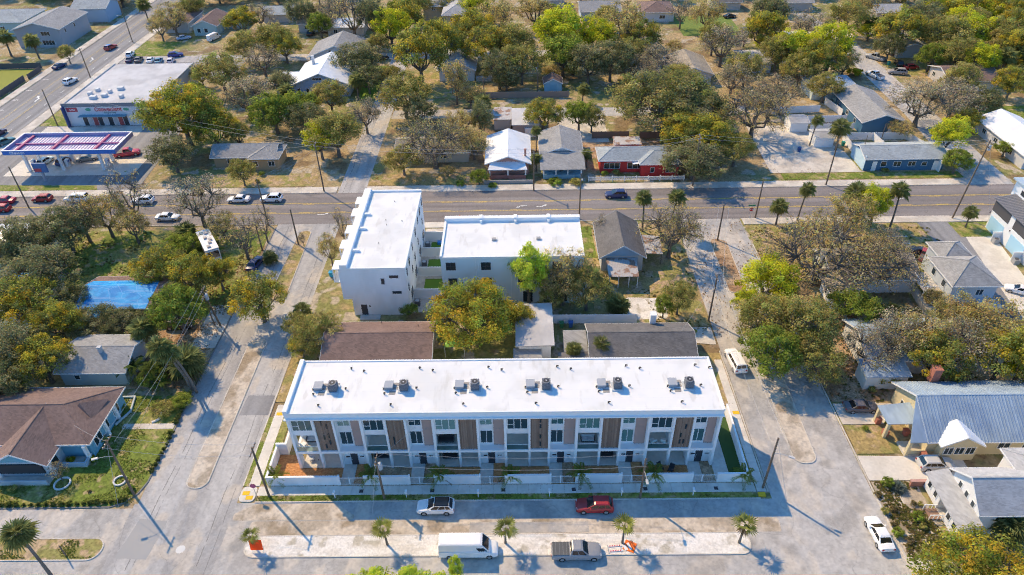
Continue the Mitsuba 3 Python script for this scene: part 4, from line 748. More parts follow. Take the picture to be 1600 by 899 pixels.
k = house('house with weathered silver metal roof under the grey trees at right', name='bungalow'); wing(k, 51.4, 66, 76.6, 85.4, 3.1, 1.8, 'x', flat((.62, .63, .62), .8), 'metal_roof', .5, wins=[('W', 1.5, 1, 1, 1.3), ('W', 5.2, 1, 1, 1.3), ('S', 2, 1, 1.2, 1.3)], ribs=.6)
wing(k, 50.0, 56, 73.4, 76.5, 2.7, .5, 'shed', flat((.70, .70, .66), .8), 'metal_roof', .3, fascia=None)
WB = flat((.74, .77, .80), .7)
k = thing('garage_building', 'white modern building with pale blue garage doors and dark metal roof at the right edge', 'building'); 
MB().box(90.9, 78, 0, 97, 117, 6.3).put('wall', WB, k); lo = np.array([(90.3, 77.6, 6.3), (94.2, 77.6, 7.0), (94.2, 117.4, 7.0), (90.3, 117.4, 6.3)]); rk = MB().hexa(lo, lo + [0, 0, .15]).put('roof', flat((.20, .20, .215), .5), k)
mb = MB()
for y in np.arange(77.9, 117.3, .5): l2 = np.array([(90.3, y, 6.45), (94.2, y, 7.15), (94.2, y + .05, 7.15), (90.3, y + .05, 6.45)]); mb.hexa(l2, l2 + [0, 0, .06])
labels[mb.put('seam', flat((.16, .16, .17), .5), rk)] = {'label': 'seams of the dark metal roof', 'kind': 'stuff'}
MB().box(94.2, 78, 6.3, 100, 118.6, 9.4).put('upper_wall', WB, k); MB().box(93.8, 77.6, 9.4, 101, 119.2, 9.7).put('upper_roof', flat((.40, .50, .58), .5), k)
for i, y in enumerate((112.2, 105.5, 98.8, 92.1, 85.4)):
    MB().box(90.83, y, .03, 90.92, y + 4.4, 2.9).put('garage_door', flat((.36, .60, .78), .5), k); MB().box(90.84, y - .4, 3.9, 90.93, y + 4.9, 6.0).put('screen_panel', flat((.09, .09, .1), .5), k); MB().box(90.75, y + 5.0, 3.1, 90.89, y + 5.15, 3.35).put('wall_lamp', BLACK, k)
    window(k, side(94.2, 100, 78, 118.6, 'W', 118.6 - y - 4, 7.6), 1.2, .9, fm=DKGREY)
    kk = thing('air_conditioner', 'grey air conditioner on the apron before garage number %s from the road' % ['one', 'two', 'three', 'four', 'five'][i], 'air conditioner', 'air conditioners before the garages'); mm = frame(89.7, y - .9, .07); MB().box(-.5, -.45, 0, .5, .45, .95).put('casing', flat((.32, .33, .35), .5), kk, mm); MB().cyl(0, 0, .95, 1.02, .36, 14).put('fan_guard', DKGREY, kk, mm)
    kk = thing('divider_wall', 'short white divider beside garage number %s from the road' % ['one', 'two', 'three', 'four', 'five'][i], 'wall', 'dividers between the garages'); MB().box(89.3, y - .12, 0, 90.88, y, 1.9).put('panel', WB, kk); MB().box(89.2, y - .16, 1.9, 90.88, y + .04, 1.98).put('coping', WB, kk)
# ---- houses across the main road
k = house('white roofed bungalow, first of three small houses across the road', name='bungalow'); rk = wing(k, -6.9, 2.2, 141.2, 154.6, 3.0, 1.6, 'y', flat((.45, .26, .22), .8), 'white_metal', .6, wins=[('S', 1.0, 1.0, 1.8, 1.2, 2), ('S', 5.6, 1.0, 1.8, 1.2, 2)]); pipe(rk, -5.8, 148, 3.6); chimney(rk, 1.5, 143.6, 3.2, 4.9, flat((.42, .2, .15), .9), w=.45)
lo = np.array([(-6.8, 138.9, 2.3), (1.9, 138.9, 2.3), (1.3, 141.2, 3.1), (-6.2, 141.2, 3.1)]); MB().hexa(lo, lo + [0, 0, .12]).put('porch_roof', 'white_metal', k)
MB().box(-6.5, 139.2, 0, 1.6, 139.4, .9).put('porch_wall', flat((.36, .17, .14), .9), k)
for x in (-6.4, -2.4, 1.5): MB().box(x - .15, 139.15, .9, x + .15, 139.45, 2.3).put('porch_post', WHITE, k)
k = house('grey roofed bungalow with blue porch, between the white roofed and the red house', name='bungalow'); wing(k, 5.2, 14.2, 145, 156, 3.2, 1.5, 'y', flat((.55, .60, .64), .8), 'shingle_grey', .5)
lo = np.array([(4.7, 138.2, 2.5), (14.6, 138.2, 2.5), (14.6, 145.0, 3.7), (4.7, 145.0, 3.7)]); MB().hexa(lo, lo + [0, 0, .14]).put('porch_roof', 'shingle_grey', k)
MB().box(5.4, 138.9, 0, 14, 145, 1.0).put('porch_wall', flat((.25, .42, .50), .8), k); MB().box(5.4, 140.6, 1.0, 14, 145, 2.6).put('wall', flat((.12, .25, .36), .8), k)
for x in (5.5, 8.2, 10.8, 13.8): MB().box(x - .12, 138.95, 1.0, x + .12, 139.2, 2.6).put('porch_post', WHITE, k)
MB().box(9.0, 140.5, .2, 9.9, 140.62, 2.4).put('door', DOORM, k)
RED = flat((.50, .045, .045), .7)
k = house('bright red house with pale grey hipped roof and white front fence', name='house'); wing(k, 18.2, 35, 141.6, 147.6, 3.0, 1.6, 'hip', RED, 'shingle_slate', .55, wins=[('S', .8, .9, 3.6, 1.5, 3), ('S', 6.0, .9, 3.4, 1.5, 3)]); wing(k, 27, 35.2, 139.6, 146, 3.02, 1.55, 'hip', RED, 'shingle_slate', .5, wins=[('S', 2.0, .9, .9, 1.3), ('S', 5.4, .9, 2.2, 1.3, 3)], doors=[('W', .4, .9, 2.1, WHITE)])
lo = np.array([(25.2, 140.2, 2.6), (27, 140.2, 2.8), (27, 142, 2.8), (25.2, 142, 2.6)]); MB().hexa(lo, lo + [0, 0, .1]).put('door_hood', WHITE, k)
k = thing('picket_fence', 'white picket fence in front of the red house', 'fence'); b = MB()
for x in np.arange(15.4, 36.2, .2): b.box(x, 137.36, .25, x + .09, 137.40, 1.2)
labels[b.put('picket', WHITE, k)] = {'label': 'white pickets', 'kind': 'stuff'}; MB().box(15.3, 137.4, .4, 36.3, 137.45, .5).box(15.3, 137.4, 1.0, 36.3, 137.45, 1.1).put('rail', WHITE, k)
for x in np.arange(15.3, 36.4, 2.6): MB().box(x - .08, 137.33, 0, x + .08, 137.5, 1.4).put('post', WHITE, k)
low_wall('garden_wall', [(-7.6, 137.0), (3.0, 137.0)], .8, .2, flat((.35, .34, .33), .9), 'low grey wall before the white roofed bungalow')
k = house('tan brick bungalow with grey hipped roof near the fuel station', name='bungalow'); wing(k, -70, -56, 146.5, 152.8, 2.9, 1.4, 'x', flat((.36, .27, .17), .85), 'shingle_grey', .6, wins=[('S', 3, 1, 1.6, 1.2, 2), ('S', 8, 1, 1.4, 1.2, 2)]); wing(k, -61, -54.8, 145.0, 151.5, 2.92, 1.3, 'hip', flat((.42, .30, .18), .85), 'shingle_grey', .5, wins=[('S', .5, 1, 1.1, 1.3), ('S', 3.9, 1, 1.5, 1.3, 2)])
k = house('low tan roofed house behind the big oak across the road', name='bungalow'); wing(k, -28, -11.5, 147.6, 155, 2.8, 1.3, 'x', flat((.5, .42, .32), .8), 'shingle_tan', .5, wins=[('S', 3, 1, 1.5, 1.2, 2), ('S', 10, 1, 1.5, 1.2, 2)])
k = house('flat roofed grey sheds behind the white roofed bungalow', 'shed', 'shed'); wing(k, -6.0, -1.8, 165, 172.5, 2.6, .2, 'flat', flat((.5, .48, .45), .8), 'rust_metal', .2); wing(k, -1.4, 5.2, 161, 171, 2.9, .2, 'flat', flat((.35, .30, .28), .8), 'grey_flat_roof', .2); MB().box(1.6, 160.5, 0, 4.4, 160.9, 2.3).put('door', WHITE, k)
k = house('weathered flat roof shelter behind the red house', 'shed', 'shed'); wing(k, 22.5, 28.5, 150.5, 154.5, 2.4, .15, 'flat', flat((.45, .4, .36), .8), 'rust_metal', .2)
panel_fence([(18.0, 159.2), (27.0, 159.2)], 1.8, BRF, 'dark wooden fence behind the reddish yard'); panel_fence([(29.5, 158.8), (44, 158)], 1.8, BRF, 'dark wooden fence below the big live oak')
panel_fence([(-16, 185.4), (14, 185.2)], 1.8, flat((.28, .24, .21), .9), 'long weathered fence along the back lane'); 
k = house('pale blue garden shed with brown roof behind the back lane fence', 'shed', 'shed'); wing(k, 7.4, 12.2, 189.5, 194, 2.4, 1.2, 'y', flat((.36, .55, .64), .7), 'shingle_brown', .3, doors=[('S', 1.4, 2.0, 2.0, flat((.30, .50, .60), .6))])
# ---- duplex with white fences
DB = flat((.06, .15, .25), .7)
k = house('long dark blue duplex with grey roof beside the road at right', name='duplex'); rk = wing(k, 76.6, 94, 140.8, 148.2, 3.0, 1.2, 'x', DB, 'shingle_slate', .5, wins=[('S', 3.4, 1, 1.3, 1.2), ('S', 6.2, 1, 1.7, 1.2, 2), ('S', 9.4, 1, 1.7, 1.2, 2), ('S', 12.4, 1, 1.2, 1)], doors=[('S', 1.6, 1.0, 2.2, WHITE), ('S', 15.0, 1.0, 2.2, WHITE)]); pipe(rk, 82, 143, 3.8)
MB().box(76.5, 140.9, 0, 76.62, 148, 3.4).put('end_wall', flat((.45, .62, .74), .7), k)
MB().box(92.6, 139.6, 0, 92.8, 140.8, 2.7).put('porch_post', WHITE, k)
k = house('dark blue duplex with grey gabled roof behind the white fences', name='duplex'); rk = wing(k, 83.2, 93, 159.5, 178.5, 3.2, 1.7, 'y', DB, 'shingle_grey', .5, wins=[('W', 3, 1, 1.4, 1.2, 2), ('W', 9, 1, 1.4, 1.2, 2), ('W', 14, 1, 1.2, 1.2)], doors=[('S', 6.5, 1.0, 2.1, WHITE)]); pipe(rk, 87, 164, 4.3)
panel_fence([(77.5, 149.5), (77.8, 156.4), (92.8, 156.2), (94.8, 149.0)], 1.9, WF, 'white panel fence enclosing the duplex back yard'); panel_fence([(84.8, 156.2), (85.2, 149.2)], 1.9, WF, 'white panel fence dividing the duplex back yard')
panel_fence([(72.6, 166.4), (82.5, 166.6)], 1.9, WF, 'white panel fence farther back by the second duplex'); panel_fence([(71.6, 161.4), (82.6, 162.0)], 1.9, WF, 'white panel fence before the second duplex'); panel_fence([(81, 178), (82.6, 170)], 1.9, WF, 'short white fence at the back corner of the duplex'); panel_fence([(64, 172), (78, 173)], 1.9, WF, 'white fence under the grey oak')
for x, y, l in ((66.6, 161.2, 'white shed farther from the road, left of the duplexes'), (69.8, 152.6, 'white shed nearer the road, left of the duplexes')):
    k = house(l, 'shed', 'shed'); wing(k, x, x + 4.2, y, y + 4.6, 2.4, .5, 'x', WB, 'shingle_pale', .25, doors=[('W', 1, 1, 2, WHITE)], fascia=TRIM)
k = house('house with pale metal hip roof behind the duplexes', name='bungalow'); wing(k, 78.5, 90.2, 181, 190, 3.0, 1.5, 'hip', flat((.5, .6, .62), .8), 'metal_roof', .5)
k = house('white metal roofed house at the right edge across the road', name='bungalow'); wing(k, 111.2, 121, 140.5, 160.5, 3.3, 1.9, 'y', flat((.55, .56, .58), .8), 'white_metal', .6, wins=[('W', 3, 1, 1.4, 1.2, 2), ('W', 8, 1, 1.4, 1.2, 2), ('W', 14, 1, 1.4, 1.2, 2)])
k = house('brown roofed house among trees at the upper right', name='bungalow'); wing(k, 117, 130, 185.5, 197, 3.0, 1.6, 'x', flat((.50, .48, .46), .8), 'shingle_brown', .6, wins=[('W', 2, 1, 1.4, 1.3, 2), ('W', 6, 1, 1.4, 1.3, 2)])
# ---- fuel station and shop
k = thing('canopy', 'fuel station canopy with open top, blue fascia and red roof struts', 'canopy')
CX0, CX1, CY0, CY1, CZ = -115.6, -90.2, 143.6, 153.0, 5.3
mb = MB().box(CX0, CY0, CZ, CX1, CY0 + .25, CZ + 1.0).put('fascia_front', flat((.05, .17, .52), .5), k); MB().box(CX0, CY1 - .25, CZ, CX1, CY1, CZ + 1.0).box(CX0, CY0 + .25, CZ, CX0 + .25, CY1 - .25, CZ + 1.0).box(CX1 - .25, CY0 + .25, CZ, CX1, CY1 - .25, CZ + 1.0).put('fascia', flat((.30, .27, .45), .5), k)
MB().box(CX0 - .05, CY0 - .06, CZ + .98, CX1 + .05, CY0 + .3, CZ + 1.08).box(CX0 - .05, CY1 - .3, CZ + .98, CX1 + .05, CY1 + .05, CZ + 1.08).box(CX0 - .05, CY0 + .3, CZ + .98, CX0 + .28, CY1 - .3, CZ + 1.08).box(CX1 - .28, CY0 + .3, CZ + .98, CX1 + .05, CY1 - .3, CZ + 1.08).put('trim', flat((.70, .70, .75), .5), k)
d = MB().box(CX0 + .25, CY0 + .25, CZ + .1, CX1 - .25, CY1 - .25, CZ + .2).put('deck', flat((.80, .76, .80), .6), k)
for i, x in enumerate(np.arange(CX0 + .9, CX1 - .6, .75)): MB().box(x, CY0 + .3, CZ + .2, x + .09, CY1 - .3, CZ + .34).put('purlin', flat((.45, .34, .50), .6), k)
for x in (-113.2, -105.2, -95.4): MB().box(x - .25, CY0 + .6, CZ + .34, x + .25, CY1 - .6, CZ + .7).put('girder', flat((.36, .05, .17), .5), k)
MB().box(CX0 + .5, 148.0, CZ + .34, CX1 - .5, 148.35, CZ + .62).put('beam', flat((.26, .06, .22), .5), k)
for x in (-112.9, -105.0, -95.6):
    for y in (146.0, 150.4): MB().box(x - .28, y - .28, .07, x + .28, y + .28, CZ).put('column', flat((.72, .74, .76), .6), k)
def lettering(parent, text, h, m, mat, name='lettering', bold=True, depth=.04):
    t = meshkit.text_mesh(text, h, depth, bold); v = np.asarray(t.vertices); R = np.array([[1, 0, 0, 0], [0, 0, -1, 0], [0, 1, 0, 0], [0, 0, 0, 1.0]]); q = m @ R
    key = numbered(parent + '__' + name); scene[key] = mikit.ply((v @ q[:3, :3].T + q[:3, 3], np.asarray(t.faces)), mat); return key
lettering(k, 'Chevron', .62, frame(CX0 + 1.6, CY0 - .01, CZ + .2), WHITE)
for i, x in enumerate((-112.9, -105.0, -95.6)):
    kk = thing('fuel_pump', '%s fuel pump island under the canopy' % ['left', 'middle', 'right'][i], 'fuel pump', 'fuel pumps under the canopy')
    MB().box(x - .5, 145.2, .07, x + .5, 151.2, .22).put('island', 'concrete_mat', kk); MB().box(x - .35, 147.6, .22, x + .35, 148.6, 1.9).put('cabinet', flat((.65, .67, .7), .4), kk); MB().box(x - .37, 147.7, 1.25, x + .37, 148.5, 1.7).put('display', flat((.05, .12, .4), .3), kk); MB().tube([(x + .36, 148, 1.2), (x + .6, 148.1, .8), (x + .4, 148.2, .6)], .03, 5).put('hose', BLACK, kk)
k = thing('shop_building', 'flat roofed convenience shop with red sign behind the fuel station', 'shop')
MB().box(-116.2, 171, 0, -93.8, 201, 5.4).put('wall', flat((.55, .57, .60), .8), k); MB().box(-116.22, 170.94, 0, -97.5, 171.02, 5.9).put('shopfront', flat((.66, .68, .70), .7), k)
rk = MB().box(-116.4, 170.9, 5.4, -93.6, 201.2, 5.55).put('roof', 'grey_flat_roof', k); MB().box(-116.5, 170.8, 5.2, -97.5, 171.1, 6.15).box(-97.5, 170.8, 5.2, -93.5, 171.1, 5.75).put('parapet', flat((.22, .23, .26), .6), k); MB().box(-116.5, 171.1, 5.3, -116.25, 201.2, 5.8).box(-93.8, 171.1, 5.3, -93.5, 201.2, 5.75).put('parapet', flat((.4, .42, .44), .6), k)
MB().box(-116.3, 169.9, 0, -115.9, 171, 5.4).put('corner_wall', flat((.06, .09, .22), .6), k)
MB().box(-112.6, 169.6, 2.9, -100.4, 170.95, 3.05).put('awning', flat((.16, .30, .38), .6), k)
for i in range(9): MB().box(-112.2 + i * 1.3, 170.86, .15, -111.1 + i * 1.3, 170.95, 2.7).put('shop_window', flat([(.03, .04, .05), (.45, .47, .5), (.35, .08, .08), (.04, .05, .06), (.5, .52, .55)][i % 5], .25, .6), k)
lettering(k, 'Convenient', .95, frame(-108.4, 170.92, 4.0), flat((.60, .03, .04), .5), 'sign'); lettering(k, 'FOOD STORE', .36, frame(-106.2, 170.92, 3.4), flat((.05, .2, .15), .5), 'sign', False)
for x in (-110.0, -100.2): MB().tube([(x, 170.95, 4.4), (x, 170.88, 4.4)], [.001, .001]).add([(x + .75 * math.cos(t), 170.87, 4.45 + .42 * math.sin(t)) for t in np.arange(0, 6.28, .35)], [(0, i, i + 1) for i in range(1, 17)]).put('oval_sign', flat((.10, .36, .25), .5), k)
MB().box(-115.6, 170.86, 3.9, -112.8, 170.95, 5.0).put('sign_board', flat((.42, .08, .11), .5), k); lettering(k, 'ATM', .5, frame(-114.9, 170.85, 4.2), flat((.8, .7, .7), .5), 'sign')
for x, y, w in ((-110.3, 175.5, 1.6), (-108, 176.8, 1.3), (-112.5, 178.3, .9), (-111.6, 180.7, .8), (-105.8, 181.5, 1.5), (-103.2, 176.0, .8), (-107.8, 179.5, .7)): MB().box(x - w / 2, y - .6, 5.55, x + w / 2, y + .6, 6.3).put('roof_unit', flat((.6, .61, .62), .6), rk)
for i, y in enumerate((174, 179.5, 185, 190.5, 196)):
    kk = thing('dumpster', 'dark bin standing by the shop wall, %s from the road' % ['first', 'second', 'third', 'fourth', 'fifth'][i], 'bin', 'dark bins along the shop wall'); MB().box(-118.6, y, .07, -117.2, y + 1.6, 1.3).put('body', flat((.10, .12, .16), .6), kk); MB().box(-118.65, y - .05, 1.3, -117.15, y + 1.65, 1.42).put('lid', flat((.05, .06, .08), .6), kk)
k = thing('price_sign', 'blue price sign board at the fuel station corner', 'sign'); x, y = (-106.8, 141.2); MB().box(x - .25, y - .2, 0, x + .25, y + .2, 2.2).put('post', flat((.35, .37, .42), .5), k); MB().box(x - 1.5, y - .2, 2.2, x + 1.5, y + .2, 4.4).put('board', flat((.06, .16, .36), .4), k); MB().box(x - 1.3, y - .23, 2.4, x + .2, y - .19, 3.2).put('price_panel', flat((.45, .08, .10), .4), k)
panel_fence([(-146, 205), (-146, 212)], 1.6, DKGREY, 'dark screened gate of the yellow green field'); panel_fence([(-146, 168), (-146.5, 204)], 1.8, DKGREY, 'dark screened fence along the yellow green field'); panel_fence([(-200, 214), (-147, 214.5)], 1.8, DKGREY, 'dark screened fence behind the yellow green field')
# ---- upper left and far houses
SG = flat((.36, .38, .41), .8)
k = house('two storey grey house with grey gabled roof beside the avenue', name='house'); wing(k, -165, -150.2, 234.5, 253, 6.0, 2.0, 'y', SG, 'shingle_grey', .6, wins=[('S', 8.5, 3.8, 3.0, 1.4, 3), ('S', 8.0, .8, 4.0, 1.6, 4), ('E', 3, 3.8, 1.0, 1.4), ('E', 9, 3.8, 1, 1.4)]); 
k = house('pale green house with grey roof at the top left corner', name='house'); wing(k, -190, -170, 247, 262, 4.8, 2.2, 'hip', flat((.40, .52, .50), .8), 'shingle_slate', .6, wins=[('S', 12, 2, 1.6, 1.4, 2)])
k = house('pale blue house beyond the two storey grey house', name='house'); wing(k, -160, -148, 262, 272, 5, 1.8, 'x', flat((.35, .48, .62), .8), 'shingle_slate', .6)
k = house('blue green cottage with brown roof at the top of the picture', name='cottage'); wing(k, -110.4, -102.4, 244.5, 258, 3.3, 1.8, 'y', flat((.38, .50, .50), .8), 'shingle_brown', .5, wins=[('S', 1.2, 1, 1.2, 1.4), ('S', 3.6, 1, 1.2, 1.4)]); wing(k, -102.3, -96.5, 252, 261, 3.2, 1.4, 'y', flat((.30, .40, .42), .8), 'shingle_brown', .4)
k = house('house behind the golden avenue tree with grey wall', name='cottage'); wing(k, -122, -113.5, 248, 262, 3.4, 1.6, 'y', flat((.45, .46, .48), .8), 'shingle_brown', .5)
k = house('blue craftsman house with white metal roof among trees', name='house'); rk = wing(k, -62.0, -46.6, 188.4, 205, 3.6, 3.0, 'y', flat((.28, .38, .52), .8), 'white_metal', .7, wins=[('S', 5.6, 4.6, 2.6, .8, 3), ('S', 1.0, 1.1, .9, 1.4), ('S', 3.4, 1.1, .9, 1.4), ('S', 6, 1.1, .9, 1.4), ('S', 9.4, 1.1, .9, 1.4), ('S', 11.2, 1.1, .9, 1.4), ('S', 13.4, 1.1, .9, 1.4)]); chimney(rk, -58.5, 200, 4.5, 7.4, flat((.6, .6, .6), .7), w=.7)
wing(k, -67.0, -61.9, 188.8, 198, 3.4, .5, 'flat', flat((.28, .38, .52), .8), 'white_metal', .4, wins=[('S', 1.2, 1.3, 1.6, 1.0, 2)])
k = house('grey roofed house with white gable behind the blue craftsman house', name='house'); wing(k, -62.5, -46.5, 210.5, 224, 3.8, 3.0, 'y', flat((.55, .56, .58), .8), 'shingle_grey', .6, wins=[('S', 6.0, 4.2, .9, 1.4), ('S', 8.8, 4.2, .9, 1.4)])
k = house('white sided bungalow partly hidden behind tall golden trees', name='bungalow'); wing(k, -22.5, -12.5, 198.5, 214, 3.4, 2.2, 'y', flat((.60, .62, .64), .8), 'shingle_pale', .6, wins=[('S', 1.5, 1.0, 1.6, 1.3, 2)]); MB().box(-12, 198, 0, -7.5, 201, .6).put('porch_floor', 'concrete_mat', k); MB().box(-12, 197.8, .6, -7.4, 198, 1.5).put('porch_wall', flat((.4, .42, .45), .8), k)
k = house('white gabled house behind the big live oak', name='cottage'); wing(k, 44, 54.4, 193.5, 208, 3.0, 1.8, 'y', flat((.62, .65, .68), .8), 'shingle_tan', .6, wins=[('S', 2, 1, .9, 1.2), ('S', 4.3, 1, .9, 1.2), ('S', 6.5, 1, .9, 1.2)]); wing(k, 38, 44, 197, 206, 2.6, .8, 'x', flat((.5, .5, .5), .8), 'shingle_tan', .4)
k = house('small grey roofed house right of the white gabled house', name='cottage'); wing(k, 65.4, 73.5, 201.5, 212, 3.0, 1.2, 'x', flat((.45, .50, .55), .8), 'shingle_pale', .5, wins=[('W', 3, 1, 1.2, 1.2)])
k = house('house with grey roof and blue grey wall at the top centre', name='bungalow'); wing(k, 22.5, 36, 254.5, 266, 3.2, 1.8, 'x', flat((.40, .50, .58), .8), 'shingle_grey', .6, wins=[('S', 5, 1, 1.4, 1.2, 2)])
k = house('house with reddish brown roof near the far green lawn', name='bungalow'); wing(k, 43.5, 54.5, 252, 264, 3.2, 1.9, 'hip', flat((.66, .68, .7), .8), 'shingle_brown', .7, wins=[('S', 6, 1, 2, 1.2, 2)])
k = house('yellow brick house with pale grey roof at the top, left of two', name='house'); wing(k, -33, -23.5, 257, 268, 5.2, 1.6, 'x', flat((.5, .43, .30), .8), 'shingle_pale', .6, wins=[('S', 3, 3.6, 1.2, 1.2, 2)])
k = house('yellow brick house with pale grey hipped roof at the top, right of two', name='house'); wing(k, -25, -15.6, 246, 261, 5.0, 2.4, 'hip', flat((.5, .44, .32), .8), 'shingle_pale', .6, wins=[('S', 2.2, 3, 1.0, 1.4), ('S', 4.2, 3, 1.0, 1.4), ('S', 6.2, 3, 1.0, 1.4)])
k = house('grey roofed house among the trees of the far right yard', name='bungalow'); wing(k, *sorted(((129.6, 230.2)[0], (136.6, 229.9)[0] + 4)), 234, 246, 3.0, 1.4, 'y', flat((.5, .5, .5), .8), 'shingle_grey', .6)
k = house('low grey house half hidden beside the parked cars at the upper right', name='bungalow'); wing(k, 114.5, 123, 212, 226, 3.0, 1.3, 'y', flat((.5, .5, .48), .8), 'shingle_tan', .6)
k = house('white roofed house at the far right edge top', name='bungalow'); wing(k, 158, 170, 218, 230, 3.2, 1.4, 'x', flat((.6, .6, .6), .8), 'white_metal', .6)
for i, (a, w, d, rm, l) in enumerate((((-85.4, 262.4), 10, 9, 'shingle_slate', 'slate roofed house with small turquoise roof by the far green'), ((-71.0, 250.5), 8, 8, 'shingle_tan', 'tan roofed shed in the sandy yard'), ((99.7, 266.5), 12, 9, 'shingle_grey', 'grey house at the top between dark trees'), ((127.5, 252.4), 9, 8, 'shingle_pale', 'pale roofed house at the top right'), ((39.1, 225.0), 9, 8, 'shingle_tan', 'tan roofed house in the sandy clearing'), ((-57.9, 246.2), 12, 9, 'white_metal', 'white metal roofed house behind the bare tree'), ((75.6, 267.9), 10, 8, 'shingle_charcoal', 'dark roofed house at the top, right of centre'), ((12.6, 274.8), 10, 8, 'shingle_tan', 'tan roofed house at the top centre behind the green trees'))):
    x, y = a; k = house(l, name='bungalow'); wing(k, x - w / 2, x + w / 2, y - d / 2, y + d / 2, 3.0, 1.5, 'x', flat((.5, .48, .45), .8), rm, .5, wins=[('S', 2, 1, 1.3, 1.2, 2)])

# ================================================================== vehicles
def loft(stations, close=True):
    """stations: list of (m, 3) rings along the car, all of the same length."""
    P = np.array(stations); n, m = P.shape[:2]
    i, j = np.meshgrid(np.arange(n - 1), np.arange(m), indexing='ij'); q = np.stack([i * m + j, (i + 1) * m + j, (i + 1) * m + (j + 1) % m, i * m + (j + 1) % m], -1).reshape(-1, 4)
    mb = MB().add(P.reshape(-1, 3), q); k = np.arange(1, m - 1)
    mb.add(P[0], np.stack([k * 0, k + 1, k], 1)); mb.add(P[-1], np.stack([k * 0, k, k + 1], 1)); return mb
def ring(x, w, zb, zt, crown=.04):
    """Cross-section of the lower body: tucked sill, full flank, shoulder, crowned top."""
    return [(x, -w * .93, zb), (x, -w, zb + .12), (x, -w * 1.0, zb + (zt - zb) * .55), (x, -w * .97, zt - .10), (x, -w * .86, zt - .01), (x, 0, zt + crown),
            (x, w * .86, zt - .01), (x, w * .97, zt - .10), (x, w, zb + (zt - zb) * .55), (x, w, zb + .12), (x, w * .93, zb)]
def quad_patch(a, b, c, d, out, off=.012, t=(.08, .92, .12, .9)):
    """A thin pane on the face a b c d (a, b below; d, c above), inset by t = (u0, u1, v0, v1)."""
    a, b, c, d = map(np.array, (a, b, c, d)); P = lambda u, v: (a * (1 - u) + b * u) * (1 - v) + (d * (1 - u) + c * u) * v
    q = np.array([P(t[0], t[2]), P(t[1], t[2]), P(t[1], t[3]), P(t[0], t[3])]) + np.array(out) * off
    return MB().add(q, [(0, 1, 2, 3)])
